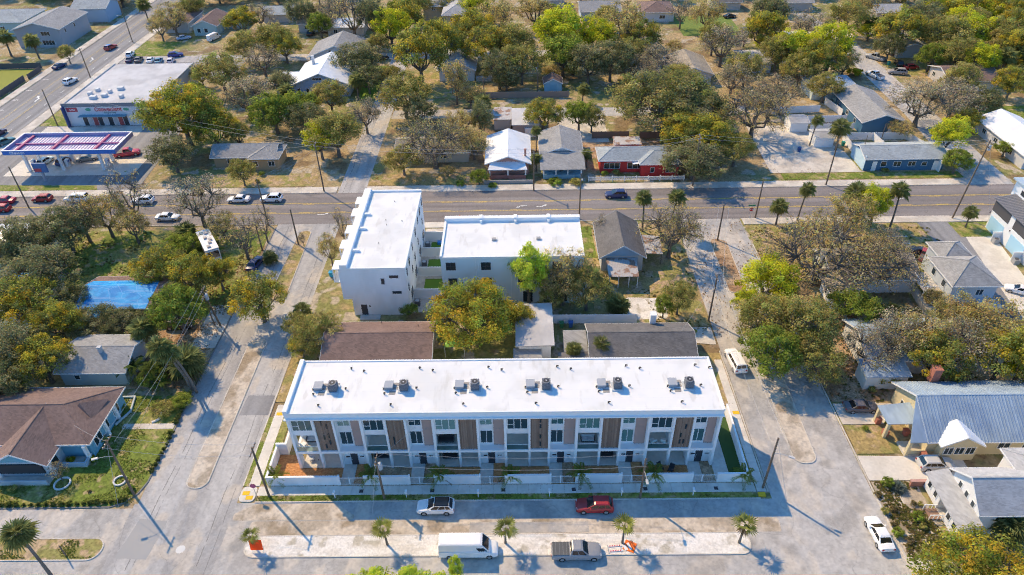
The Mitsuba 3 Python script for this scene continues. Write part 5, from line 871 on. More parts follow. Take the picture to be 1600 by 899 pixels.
def make_vehicle(kind):
    """Parts of one vehicle in its own frame: x forward, wheels on z = 0. Returns {part: (mesh, material or None for the paint)}."""
    P = {}
    spec = dict(  # length, half width, hood height, belt, roof, tail height, cabin base x0 x1 (rear, front), roof x0 x1
        sedan=(4.75, .91, .86, .93, 1.45, .98, -1.75, 1.15, -1.05, .25), suv=(4.65, .94, 1.0, 1.06, 1.66, 1.08, -2.2, 1.05, -1.72, .12), hatch=(4.15, .88, .92, .98, 1.52, 1.0, -2.0, 1.15, -1.55, .3),
        minivan=(5.1, .98, 1.05, 1.08, 1.76, 1.10, -2.45, 1.55, -2.2, .75), pickup=(5.85, 1.0, 1.12, 1.16, 1.90, 1.14, -.75, 1.45, -.55, .70), classic=(5.2, .95, .92, .96, 1.45, .95, -1.5, .95, -.85, .15),
        van=(6.9, 1.0, 1.15, 1.5, 2.65, 1.4, -3.42, 2.45, -3.36, 1.65))[kind]
    L, w, zh, zb, zr, zt, c0, c1, r0, r1 = spec; h = L / 2; lo = .24
    xs = [(-h, .86, lo + .18, zt - .22), (-h + .06, .94, lo + .08, zt - .06), (-h + .5, .99, lo, zt), (c0, 1.0, lo, zt if kind != 'van' else zb), (0, 1.0, lo, zb), (c1, 1.0, lo, zh + .04 if kind != 'van' else zb - .12), (h - .85, .99, lo, zh - .02), (h - .3, .93, lo + .02, zh - .10), (h - .06, .84, lo + .08, zh - .24), (h, .74, lo + .16, zh - .36)]
    if kind == 'pickup': xs[3] = (c0 - .02, 1.0, lo, zt)
    P['body'] = (loft([ring(x, w * f, z0, z1) for x, f, z0, z1 in sorted(xs)]), None, 40)
    wb, wr = w * .90, w * (.72 if kind != 'van' else .84)
    if kind in ('suv', 'minivan'): wr = w * .76
    zc = zb - .06
    B = dict(rl=(c0, -wb, zc), rr=(c0, wb, zc), fl=(c1, -wb, zc - .03), fr=(c1, wb, zc - .03)); R = dict(rl=(r0, -wr, zr - .06), rr=(r0, wr, zr - .06), fl=(r1, -wr, zr - .07), fr=(r1, wr, zr - .07))
    cab = MB().hexa(np.array([B['rl'], B['fl'], B['fr'], B['rr']]), np.array([R['rl'], R['fl'], R['fr'], R['rr']])); P['cabin'] = (cab, None, False)
    e = .05; top = [np.array([(r0 - .02, -wr - .01, zr - .08), (r1 + .03, -wr - .01, zr - .09), (r1 + .03, wr + .01, zr - .09), (r0 - .02, wr + .01, zr - .08)])]
    P['roof'] = (MB().hexa(top[0], np.array([(r0 + .15, -wr + .12, zr), (r1 - .2, -wr + .12, zr), (r1 - .2, wr - .12, zr), (r0 + .15, wr - .12, zr)])), None, False)
    gl = 'glass_auto'
    def nrm(a, b, c): n = np.cross(np.array(b) - a, np.array(c) - a); return n / np.linalg.norm(n)
    P['windshield'] = (quad_patch(B['fl'], B['fr'], R['fr'], R['fl'], nrm(np.array(B['fl']), B['fr'], R['fr']), t=(.05, .95, .10, .96)), gl, False)
    if kind != 'van':
        P['rear_window'] = (quad_patch(B['rr'], B['rl'], R['rl'], R['rr'], nrm(np.array(B['rr']), B['rl'], R['rl']), t=(.07, .93, .2, .92)), gl, False)
    for s, nm in ((-1, 'side_window'), (1, 'side_window_001')):
        b0, b1, t0, t1 = (B['rl'], B['fl'], R['rl'], R['fl']) if s < 0 else (B['fr'], B['rr'], R['fr'], R['rr'])
        n = nrm(np.array(b0), b1, t1 if s < 0 else t0); parts = MB()
        spans = {'sedan': ((.10, .50), (.53, .90)), 'suv': ((.06, .27), (.30, .58), (.61, .92)), 'hatch': ((.08, .5), (.53, .92)), 'minivan': ((.04, .30), (.33, .60), (.63, .92)), 'pickup': ((.08, .46), (.50, .92)), 'classic': ((.2, .88),), 'van': ((.80, .97),)}[kind]
        for u0, u1 in spans:
            if s > 0: u0, u1 = 1 - u1, 1 - u0
            q = quad_patch(b0, b1, t1, t0, n, t=(u0, u1, .16 if kind != 'van' else .05, .9 if kind != 'van' else .55)); parts.add(*q.mesh())
        P[nm] = (parts, gl, False)
    wx = (-h + (.95 if kind not in ('van', 'pickup') else 1.25), h - (.92 if kind != 'van' else 1.0)); rw = .34 if kind not in ('pickup', 'suv', 'van') else .38
    k = 0
    for x in wx:
        for s in (-1, 1):
            sfx = '' if k == 0 else '_%03d' % k; k += 1; y = s * (w + .012)
            P['wheel' + sfx] = (MB().tube([(x, y - s * .24, rw), (x, y, rw)], rw, 16), BLACK, False)
            P['wheel' + sfx + '__rim'] = (MB().tube([(x, y - s * .02, rw), (x, y + s * .014, rw)], rw * .62, 12), flat((.45, .46, .47), .35, .5, .6), False)
    for s, a in ((-1, ''), (1, '_001')):
        P['headlight' + a] = (MB().box(h - .30, s * w * .62 - .16, zh - .36, h - .08, s * w * .62 + .16, zh - .20), flat((.70, .72, .74), .15, .8), False)
        P['taillight' + a] = (MB().box(-h - .01, s * w * .74 - .12, zt - .38, -h + .14, s * w * .74 + .12, zt - .14), flat((.35, .02, .02), .25, .6), False)
        P['mirror' + a] = (MB().box(c1 - .55, s * (w + .02) - .1, zb - .02, c1 - .38, s * (w + .02) + .1, zb + .14), None, False)
    P['bumper'] = (MB().box(h - .16, -w * .7, lo + .06, h - .005, w * .7, lo + .22), DKGREY, False)
    if kind == 'pickup':
        P['bed_cover'] = (MB().box(-h + .14, -w * .86, zt - .02, c0 - .12, w * .86, zt + .05), flat((.10, .105, .11), .6), False); g = MB()
        for x in np.arange(-h + .5, c0 - .3, .42): g.box(x, -w * .84, zt + .05, x + .05, w * .84, zt + .065)
        P['bed_cover__seam'] = (g, flat((.20, .21, .22), .5), False)
    return P
VEH = {}
def vehicle(kind, paint, pos, deg, label, name='parked_car', cat='car', group=None, roof=None, s=1.0):
    if kind not in VEH: VEH[kind] = {k: (mikit.ply(mb.mesh(), None, sm), mat) for k, (mb, mat, sm) in make_vehicle(kind).items()}
    key = thing(name, label, cat, group); m = mtx(frame(pos[0], pos[1], .035, deg) @ np.diag([s, s, s, 1.0]))
    for k, (d, mat) in VEH[kind].items():
        b = mat or (roof if roof and k == 'roof' else paint); scene[key + '__' + k] = {**d, 'bsdf': {'type': 'ref', 'id': b}, 'to_world': m}
    return key
def paint(c, metal=0.0): return flat(c, .28, .5, metal, 1.0)
cpaint = paint
CW, CS, CK, CR, CN, CG, CB, CT = cpaint((.80, .80, .80)), cpaint((.42, .43, .44)), cpaint((.02, .02, .022)), cpaint((.33, .02, .025)), cpaint((.02, .035, .12)), cpaint((.12, .11, .115)), cpaint((.04, .14, .40)), cpaint((.05, .16, .18))
vehicle('suv', CW, (-10.8, 53.4), 180, 'white car with black glass roof parked before the townhouses', roof=flat((.01, .01, .012), .1, .7))
vehicle('suv', CR, (8.9, 53.4), 180, 'dark red car parked in the shade before the townhouses')
vehicle('van', CW, (-6.4, 47.5), 0, 'long white delivery van on the sand median', 'delivery_van', 'van')
vehicle('pickup', cpaint((.27, .275, .285)), (6.2, 47.1), 0, 'grey pickup truck with dark bed cover on the sand median', 'pickup_truck', 'pickup truck')
vehicle('sedan', CW, (42.3, 49.2), 93, 'white sedan parked at the kerb by the sandy garden, lower right')
vehicle('suv', cpaint((.50, .49, .47)), (53.8, 59.3), 0, 'light grey car on the drive between yellow and white houses')
vehicle('sedan', CG, (48.1, 69.5), 0, 'dark grey sedan on the drive in front of the yellow house')
vehicle('minivan', CW, (32.8, 79.2), 96, 'white minivan parked under the green tree on the right street')
vehicle('sedan', CN, (-49.1, 106.8), 80, 'dark blue car parked under trees near the left street')
vehicle('sedan', CS, (-36.4, 90.9), 88, 'silver car under the tree beside the left street')
vehicle('suv', CN, (20.5, 130.6), 180, 'blue grey car driving before the red house')
vehicle('sedan', CW, (-72.1, 123.8), 0, 'white sedan driving on the near lane left of the bare mossy tree')
vehicle('suv', CW, (-80.2, 130.8), 180, 'white car on the far lane behind the tall bare tree')
vehicle('sedan', CW, (-59.7, 130.8), 180, 'white sedan on the far lane between the mossy tree and a pole')
vehicle('suv', CW, (-52.7, 130.9), 180, 'white car on the far lane farthest right of the white cars')
vehicle('minivan', CW, (-95.0, 132.0), 180, 'white car on the far lane behind the windswept oak')
vehicle('hatch', CR, (-102.6, 132.2), 180, 'red car on the far lane near the windswept oak')
vehicle('sedan', cpaint((.40, .02, .06)), (-110.6, 131.6), 180, 'crimson car at the left edge, farther of two'); vehicle('hatch', cpaint((.42, .02, .03)), (-109.3, 128.1), 180, 'red car cut by the left edge, nearer of two')
vehicle('hatch', cpaint((.55, .68, .70)), (-111.4, 150.1), 80, 'pale car at the left pump under the canopy'); vehicle('suv', CN, (-106.8, 150.0), 80, 'dark blue car at the middle pump under the canopy'); vehicle('sedan', cpaint((.22, .21, .20)), (-102.0, 151.1), 20, 'grey brown sedan under the canopy')
vehicle('pickup', cpaint((.45, .03, .06)), (-93.6, 153.5), 15, 'red pickup truck right of the canopy', 'pickup_truck', 'pickup truck')
vehicle('suv', CT, (-127.3, 160.9), 60, 'teal car turning at the avenue, nearer of two'); vehicle('suv', cpaint((.06, .03, .08)), (-132.1, 165.9), 80, 'dark purple car at the left edge on the avenue')
vehicle('sedan', CN, (-141.8, 215.0), 75, 'dark blue car on the far side of the avenue'); vehicle('suv', CW, (-131.7, 201.8), 75, 'white car driving down the avenue'); vehicle('suv', cpaint((.40, .06, .05)), (-133.6, 231.9), 75, 'red car on the avenue with blue roof', roof=CB)
PK = 'cars parked behind the shop'
for kind, pnt, pos, deg, l in (('suv', CW, (-123.9, 224.7), 100, 'white car at the left end of the row behind the shop'), ('sedan', CN, (-122.0, 219.9), 100, 'dark blue car at the left end of the near row behind the shop'), ('sedan', CG, (-119.1, 219.7), 100, 'grey car second in the near row behind the shop'), ('sedan', CW, (-115.1, 219.0), 100, 'white car in the middle of the near row behind the shop'), ('sedan', cpaint((.10, .25, .35)), (-112.2, 218.3), 100, 'teal car in the near row behind the shop'), ('hatch', cpaint((.65, .60, .66)), (-108.3, 218.1), 100, 'pale car at the right end of the near row behind the shop'), ('suv', cpaint((.03, .04, .22)), (-108.9, 223.4), 20, 'deep blue car at the right of the far row behind the shop')): vehicle(kind, pnt, pos, deg, l)
vehicle('sedan', CW, (-91.8, 212.3), 10, 'white car near two posts beyond the car park'); vehicle('van', CW, (-102.3, 240.2), 70, 'white van before the blue green cottage', 'delivery_van', 'van', s=.8); vehicle('sedan', cpaint((.4, .45, .55)), (-112.8, 240.7), 30, 'blue grey car under the trees left of the cottage')
vehicle('suv', CW, (-47.3, 227.2), 20, 'white car beside the narrow street under trees'); vehicle('suv', CK, (-42.3, 217.5), 30, 'dark car beside the narrow street under trees'); vehicle('sedan', CS, (-65.1, 246.6), 20, 'silver car in the sandy yard at the top'); vehicle('suv', CK, (-70.3, 243.4), 90, 'dark car in the sandy yard at the top')
vehicle('pickup', CS, (107.9, 211.3), 130, 'silver pickup farther up the upper right street', 'pickup_truck', 'pickup truck'); vehicle('pickup', CW, (101.8, 196.7), 110, 'white pickup nearer on the upper right street', 'pickup_truck', 'pickup truck'); vehicle('suv', cpaint((.33, .30, .28)), (109.1, 198.9), 165, 'grey brown car on the verge of the upper right street', s=1.1); vehicle('suv', CK, (112.6, 206.1), 80, 'black car behind the grey brown one at the upper right'); vehicle('hatch', cpaint((.3, .02, .03)), (114.9, 202.8), 10, 'dark red car on the grass at the upper right'); vehicle('sedan', cpaint((.7, .66, .7)), (119.7, 237.2), 150, 'pale car on the far curved drive')
vehicle('sedan', CN, (75.7, 239.4), 80, 'blue car in the shade at the top right of centre'); vehicle('sedan', CK, (74.9, 255.3), 20, 'dark car under the far trees at the top'); vehicle('suv', CK, (73.0, 107.9), 20, 'black car under the tree beside the grey blue house'); vehicle('sedan', CW, (85.6, 96.0), 150, 'white car at the right edge on the cream apron'); vehicle('suv', CK, (-56.5, 89.3), 0, 'dark car in deep shade beside the leaning poles'); vehicle('pickup', cpaint((.35, .05, .05)), (74.4, 107.0), 60, 'dark red pickup beside the deck of the grey blue house', 'pickup_truck', 'pickup truck', s=.8)
# ---- motorhome
k = thing('motorhome', 'white motorhome parked under the trees near the main road', 'motorhome'); m = frame(*(-58.8, 111.0), .03, -58)
MB().box(-4.0, -1.2, .5, 3.6, 1.2, 3.0).put('body', flat((.72, .71, .68), .5), k, m); r = MB().box(-4.1, -1.25, 3.0, 3.7, 1.25, 3.12).put('roof', WHITE, k, m)
lo = np.array([(3.6, -1.18, .5), (4.3, -1.1, .5), (4.3, 1.1, .5), (3.6, 1.18, .5)]); MB().hexa(lo, np.array([(3.6, -1.18, 2.9), (3.8, -1.1, 2.9), (3.8, 1.1, 2.9), (3.6, 1.18, 2.9)])).put('nose', WHITE, k, m)
MB().add([(4.22, -1.0, 1.5), (4.22, 1.0, 1.5), (3.88, 1.0, 2.7), (3.88, -1.0, 2.7)], [(0, 1, 2, 3)]).put('windshield', 'glass_auto', k, m); MB().box(-4.02, -1.22, 1.1, 3.6, 1.22, 1.35).put('stripe', flat((.25, .20, .16), .5), k, m)
for x, y in ((-2.5, .3), (-.8, -.2), (1.2, .2), (2.6, -.3), (.2, .5)): MB().box(x - .35, y - .3, 3.12, x + .35, y + .3, 3.4).put('roof_unit', flat((.45, .42, .40), .6), r, m)
for x in (-2.6, 2.4):
    for s in (-1, 1): MB().tube([(x, s * .95, .42), (x, s * 1.22, .42)], .42, 14).put('wheel', BLACK, k, m)
for x in (-3, -1, 1.2): MB().box(x, -1.23, 1.7, x + 1.1, -1.2, 2.4).box(x, 1.2, 1.7, x + 1.1, 1.23, 2.4).put('side_window', 'glass_auto', k, m)

# ================================================================== poles, wires, signs
def pole(pos, h, label, lean=(0, 0), arm=0, name='utility_pole', r=.16, lamp=None, group=None, transformer=False, armdeg=90):
    k = thing(name, label, 'utility pole', group); x, y = pos; tx, ty = x + lean[0], y + lean[1]
    MB().tube([(x, y, 0), ((x + tx) / 2, (y + ty) / 2, h / 2), (tx, ty, h)], [r, r * .9, r * .7], 8).put('pole', 'pole_wood', k)
    m = frame(tx, ty, 0, armdeg)
    for i in range(arm):
        z = h - .45 - i * 1.0; a = MB().box(-1.1, -.06, z, 1.1, .06, z + .12).put('crossarm', 'pole_wood', k, m)
        for u in (-1.0, -.5, .5, 1.0): MB().cyl(u, 0, z + .12, z + .32, .05, 6).put('insulator', flat((.4, .42, .44), .3), a, m)
    if transformer: MB().cyl(tx + .35, ty, h - 2.1, h - 1.1, .28, 12).put('transformer', flat((.45, .47, .49), .5), k)
    if lamp is not None:
        z = h * .72; q = frame(x + lean[0] * .72, y + lean[1] * .72, 0, lamp); a = MB().tube([(0, 0, z), (1.0, 0, z + .35), (2.0, 0, z + .4)], .035, 6).put('lamp_arm', GREYM, k, q); MB().box(1.7, -.14, z + .36, 2.4, .14, z + .50).put('lamp_head', flat((.5, .5, .5), .5), a, q)
    return (tx, ty, h)
tops = {}
tops['a'] = pole((-32.3, 55.5), 9.5, 'dark pole at the left corner of the townhouses', arm=1)
tops['b'] = pole((-49.8, 55.9), 10.4, 'pole with two street lamps on the corner lawn', (0, .2), arm=1, lamp=200)
tops['c'] = pole((30.6, 56.2), 9.5, 'pole with street lamp at the right corner of the townhouses', lamp=-30)
tops['d'] = pole((-17.5, 55.0), 7.6, 'brown pole with transformer before the second townhouse', (-.2, .4), arm=1, transformer=True)
tops['e'] = pole((14.8, 54.8), 7.7, 'pole with lamp before the fifth townhouse', lamp=-90)
tops['f'] = pole((-49.9, 89.5), 8.0, 'pole with transformers leaning over the left street', (-.8, -.3), arm=2, transformer=True); pole((-51.0, 89.8), 6.5, 'short prop pole beside the pole with transformers', (-.2, 0), r=.12)
tops['h'] = pole((-42.8, 113.7), 7.9, 'pole on the grassy median near the main road'); tops['i'] = pole((-42.3, 134.5), 11.5, 'tall pole on the far pavement behind the white corner block', arm=1)
tops['j'] = pole((3.2, 133.8), 9.6, 'pole on the far pavement by the white roofed bungalow', arm=1); tops['k'] = pole((12.1, 122.0), 10.2, 'tall dark pole on the near side of the road behind the white block', lamp=80); tops['l'] = pole((37.5, 134.6), 12.0, 'tall pole in front of the golden tree by the red house', arm=2)
tops['m'] = pole((47.4, 121.4), 8.3, 'pole beside the stop sign of the right street'); tops['n'] = pole((38.0, 113.4), 7.9, 'pole on the tip of the reddish median'); tops['o'] = pole((66.1, 134.4), 11.4, 'pole on the far pavement left of the blue duplex'); tops['p'] = pole((86.1, 120.2), 15.5, 'very tall pole at the drive to the garages', (3.2, 3.0), arm=2, transformer=True)
tops['q'] = pole((31.0, 89.4), 9.3, 'pole beside the right street near the white minivan', arm=1, transformer=True); tops['r'] = pole((-104.1, 129.3), 9.7, 'leaning dark pole in front of the fuel station sign'); tops['s'] = pole((-119.8, 171.3), 9.8, 'pole at the corner of the fuel station by the shop'); tops['t'] = pole((-127.8, 205.7), 8.8, 'pole on the avenue beside the shop roof', arm=1, lamp=180); tops['u'] = pole((-129.6, 238.9), 11.5, 'pole with lamp farthest up the avenue', lamp=180)
tops['v'] = pole((-50.7, 121.1), 10.5, 'pole on the near side of the road in front of the white cars'); pole((-49.3, 111.9), 5.5, 'short pole beside the leaning dead trunk'); pole((-87.5, 206.2), 7.5, 'left of two posts beyond the car park', r=.12); pole((-86.3, 205.6), 7.5, 'right of two posts beyond the car park', r=.12); tops['w'] = pole((5.5, 188.1), 8.5, 'pole in the back lane beside the pale blue shed', lamp=100); tops['x'] = pole((-9.0, 180.6), 7.5, 'pole in the back lane by the palms'); pole((-54.2, 47.3), 2.2, 'wooden post with yellow top on the lower left median', r=.09); pole((78.0, 146.0), 6.0, 'thin pole before the second white shed', r=.1); pole((108.8, 214.1), 7, 'thin pole by the silver pickup', r=.1); pole((85.8, 154.1), 5.2, 'thin pole beside the duplex yard fence', r=.1)
def wire(a, b, label, sag=.7, off=0.0, r=.017, group='wires between the poles', dz=-.3):
    a, b = np.array(a, float), np.array(b, float); t = np.linspace(0, 1, 9)[:, None]; p = a * (1 - t) + b * t; p[:, 2] += dz - sag * 4 * (t * (1 - t))[:, 0]; d = b - a; n = np.array([-d[1], d[0], 0]) / (np.hypot(d[0], d[1]) + 1e-9); p += n * off
    solo('power_line', MB().tube(p, r, 4, False), flat((.48, .48, .48), .5), label, 'power line', group)
for a, b, l in (('v', 'i', 'across the road at left'), ('i', 'j', 'along the far pavement'), ('j', 'l', 'before the small houses'), ('l', 'o', 'before the dark trees'), ('o', 'p', 'before the blue duplex'), ('f', 'b', 'over the palms and the corner lawn'), ('b', 'a', 'across the left street'), ('s', 'i', 'before the fuel station'), ('m', 'n', 'over the right street'), ('n', 'q', 'above the reddish median'), ('q', 'c', 'along the right street'), ('d', 'e', 'before the townhouses')):
    for off in (-.9, .9): wire(tops[a], tops[b], 'thin power line ' + l, .8, off, group='power lines ' + l)
for a, b, l in ((tops['b'], (*(-51.1, 54.1), 0), 'guy wire of the pole on the corner lawn'), (tops['d'], (*(-18.7, 52.7), 0), 'guy wire of the brown pole before the townhouses'), (tops['p'], (*(91.1, 115.8), 0), 'guy wire of the very tall pole'), (tops['f'], (*(-54.4, 67.4), 0), 'long guy wire over the corner lawn'), (tops['c'], (*(32.8, 52.7), 0), 'guy wire at the right corner')): wire(a, b, l, 0.0, 0, .02, None, -.2)
for a, b, l in (('d', (-12.6, 60.2, 9.0), 'service wire from the brown pole to the townhouses'), ('j', (-2, 141, 4.4), 'service wire to the white roofed bungalow'), ('l', (27, 143, 4.6), 'service wire to the red house'), ('q', (24, 81, 4.6), 'service wire to the dark grey roofed house'), ('b', (-60, 64, 4.6), 'service wire to the brown roofed house'), ('i', (-56, 148, 4.2), 'service wire to the tan brick bungalow'), ('n', (20, 109, 5.4), 'service wire to the little blue gabled house')): wire(tops[a], b, l, .35, 0, .015, None, -.2)
k = thing('fire_hydrant', 'small red hydrant on the pavement behind the wide white block', 'hydrant'); x, y = (-12.1, 122.6); MB().cyl(x, y, .13, .75, .14, 10).cyl(x, y, .75, .95, .10, 8, .04).put('body', flat((.5, .03, .03), .5), k); MB().tube([(x - .24, y, .55), (x + .24, y, .55)], .07, 8).put('nozzle', flat((.5, .03, .03), .5), k)
# signs
k = thing('stop_sign', 'stop sign seen from behind at the left corner of the townhouses', 'sign'); x, y = (-33.9, 55.5); MB().box(x - .03, y - .03, 0, x + .03, y + .03, 2.6).put('post', GREYM, k); MB().add([(x + .38 * math.cos(t), y - .05, 2.25 + .38 * math.sin(t)) for t in np.arange(.39, 6.6, math.pi / 4)], [(0, i, i + 1) for i in range(1, 7)]).add([(x + .38 * math.cos(t), y + .05, 2.25 + .38 * math.sin(t)) for t in np.arange(.39, 6.6, math.pi / 4)], [(0, i + 1, i) for i in range(1, 7)]).put('plate', flat((.45, .10, .20), .5), k)
k = thing('stop_sign', 'red stop sign with green street name plate at the right street', 'sign'); x, y = (46.2, 121.2); MB().box(x - .03, y - .03, 0, x + .03, y + .03, 3.2).put('post', GREYM, k); MB().add([(x + .42 * math.cos(t), y - .05, 2.2 + .42 * math.sin(t)) for t in np.arange(.39, 6.6, math.pi / 4)], [(0, i, i + 1) for i in range(1, 8)]).put('plate', flat((.55, .03, .04), .5), k); MB().box(x - .7, y - .02, 2.95, x + .7, y + .02, 3.2).put('name_plate', flat((.04, .28, .14), .5), k); lettering(k, 'STOP', .24, frame(x - .34, y - .06, 2.09), WHITE)
ORG = flat((.85, .17, .02), .6)
k = thing('road_work_sign', 'orange square sign standing at the left tip of the sand median', 'sign'); x, y = (-31.5, 47.8)
lo = np.array([(x - .75, y - .12, .45), (x + .75, y - .12, .45), (x + .75, y - .08, .45), (x - .75, y - .08, .45)]); MB().add(np.vstack([lo[:2], lo[1] + [0, .3, 1.6], lo[0] + [0, .3, 1.6]]), [(0, 1, 2, 3)]).put('plate', 'sign_cloth', k); MB().tube([(x - .5, y + .5, .12), (x, y + .1, 1.3), (x + .5, y + .5, .12)], .03, 5).tube([(x - .6, y - .3, .12), (x + .6, y - .3, .12)], .03, 5).put('stand', GREYM, k)
k = thing('road_work_sign', 'orange diamond sign fallen flat beside a young palm', 'sign'); m = frame(*(12.6, 48.0), .14, 20); MB().prism([(-.95, 0), (0, -.95), (.95, 0), (0, .95)], 0, .03).put('plate', ORG, k, m); MB().box(-.75, -.35, .031, -.35, .35, .04).box(-.2, -.5, .031, .1, .5, .04).put('panel', flat((.75, .72, .70), .6), k, m); 
for i, w_ in enumerate(('ROAD', 'WORK')):
    t = meshkit.text_mesh(w_, .26, .004, True); v = np.asarray(t.vertices); a = m @ frame(.30 + i * .32, -.42, .034, 90); key = numbered(k + '__lettering'); scene[key] = mikit.ply((v @ a[:3, :3].T + a[:3, 3], np.asarray(t.faces)), BLACK)
k = thing('barricade', 'red and white striped barricade lying on the sand median', 'barricade'); m = frame(*(10.9, 47.7), .14, 4) @ np.diag([.72, .8, 1, 1.0])
for y in (-.45, .35): 
    b = MB().box(-1.1, y, 0, 1.1, y + .2, .06).put('board', WHITE, k, m); s_ = MB()
    for x in np.arange(-1.0, 1.0, .4): s_.add([(x, y, .064), (x + .2, y, .064), (x + .3, y + .2, .064), (x + .1, y + .2, .064)], [(0, 1, 2, 3)])
    s_.put('stripe', flat((.6, .05, .05), .6), b, m)
MB().box(-1.3, -.7, 0, -1.2, .7, .05).box(.8, -.7, 0, .9, .7, .05).put('leg', GREYM, k, m)
k = thing('garden_tent', 'bright green pop up tent under the golden tree', 'tent'); x, y = (-10.3, 82.8); MB().add([(x - 1.6, y - 1.6, 2.2), (x + 1.6, y - 1.6, 2.2), (x + 1.6, y + 1.6, 2.2), (x - 1.6, y + 1.6, 2.2), (x, y, 3.1)], [(0, 1, 4), (1, 2, 4), (2, 3, 4), (3, 0, 4)]).put('cover', flat((.25, .50, .10), .6), k)
for sx in (-1.5, 1.5):
    for sy in (-1.5, 1.5): MB().box(x + sx - .04, y + sy - .04, 0, x + sx + .04, y + sy + .04, 2.25).put('leg', GREYM, k)
for pos, c, l in (((6.7, 88.2), (.06, .22, .10), 'green bin behind the white panel fence'), ((8.2, 88.3), (.05, .14, .38), 'blue bin behind the white panel fence'), ((65.5, 150.6), (.03, .08, .25), 'blue bin in the sandy yard left of the duplex'), ((76.7, 153.3), (.02, .22, .16), 'green bin by the duplex fence'), ((109.8, 206.3), (.05, .3, .28), 'teal bin beside the parked cars at upper right'), ((-34.2, 103.2), (.05, .40, .62), 'bright blue bin at the corner of the white block'), ((52.3, 64.7), (.45, .14, .10), 'red bin by the yellow house porch'), ((-26.3, 92.8), (.30, .40, .48), 'grey bin at the back of the white corner block')):
    k = thing('wheelie_bin', l, 'bin'); x, y = pos; MB().hexa(np.array([(x - .25, y - .28, .05), (x + .25, y - .28, .05), (x + .25, y + .28, .05), (x - .25, y + .28, .05)]), np.array([(x - .34, y - .38, 1.0), (x + .34, y - .38, 1.0), (x + .34, y + .38, 1.0), (x - .34, y + .38, 1.0)])).put('body', flat(c, .5), k); MB().box(x - .37, y - .42, 1.0, x + .37, y + .42, 1.08).put('lid', flat(c, .4), k)
for pos, r, l in (((-60.0, 57.7), .95, 'white stone ring around the small bare tree'), ((-52.6, 58.1), .75, 'white stone ring on the corner lawn')):
    k = thing('stone_ring', l, 'stone ring')
    for t in np.arange(0, 2 * math.pi, math.pi / 9): MB().box(-.16, -.10, .09, .16, .10, .3, frame(pos[0] + r * math.cos(t), pos[1] + r * math.sin(t), 0, math.degrees(t) + 90)).put('stone', flat((.66, .65, .62), .9), k)
b = MB(); c = (-53.2, 69.3)
for t in np.linspace(-1.0, 1.4, 12): b.box(-.22, -.12, .09, .22, .12, .32, frame(c[0] + 1.5 * math.cos(t) , c[1] + 1.2 * math.sin(t), 0, math.degrees(t) + 90))
solo('stone_border', b, flat((.68, .67, .63), .9), 'curved white stone border on the lawn by the left street', 'stone border')
low_wall('garden_edge', [(-59.2, 73.1), (-57.1, 73.2), (-56.5, 70.3), (-57.5, 67.8)], .35, .18, flat((.5, .55, .56), .8), 'pale curved edge of the bed beside the brown roofed house', 'stone border')

# ================================================================== vegetation: prototypes
def leaf_cloud(rng, cen, rad, n, size, base, vary, flat_z=.75, up=.35):
    """n leaf faces on and in each clump; colours vary from clump to clump and from leaf to leaf."""
    V, C = [], []
    for c, r in zip(cen, rad):
        d = rng.normal(size=(n, 3)); d /= np.linalg.norm(d, axis=1, keepdims=True); d[:, 2] = np.where(rng.random(n) < up, np.abs(d[:, 2]), d[:, 2])
        p = c + d * r * (rng.random((n, 1)) ** .45) * [1, 1, flat_z]
        nn = d * 1.0 + rng.normal(size=(n, 3)) * .6 + [-.12, .12, .75]; nn /= np.linalg.norm(nn, axis=1, keepdims=True)
        a = np.cross(nn, rng.normal(size=(n, 3))); a /= np.linalg.norm(a, axis=1, keepdims=True); b = np.cross(nn, a)
        s = size * (.6 + .8 * rng.random((n, 1)))
        V.append(np.stack([p - a * s * .75, p - b * s * .42, p + a * s * .75, p + b * s * .42], 1))
        tone = 1.35 * np.array(base[rng.integers(len(base))]) * (1 + vary * rng.normal()) ; col = tone * (1 + vary * .9 * rng.normal(size=(n, 1))) * (1 + .08 * rng.normal(size=(n, 3)))
        C.append(np.repeat(np.clip(col, .008, .8), 4, 0))
    v = np.concatenate(V).reshape(-1, 3); k = np.arange(len(v) // 4)[:, None] * 4
    return v, np.vstack([k + [0, 1, 2], k + [0, 2, 3]]), np.concatenate(C)
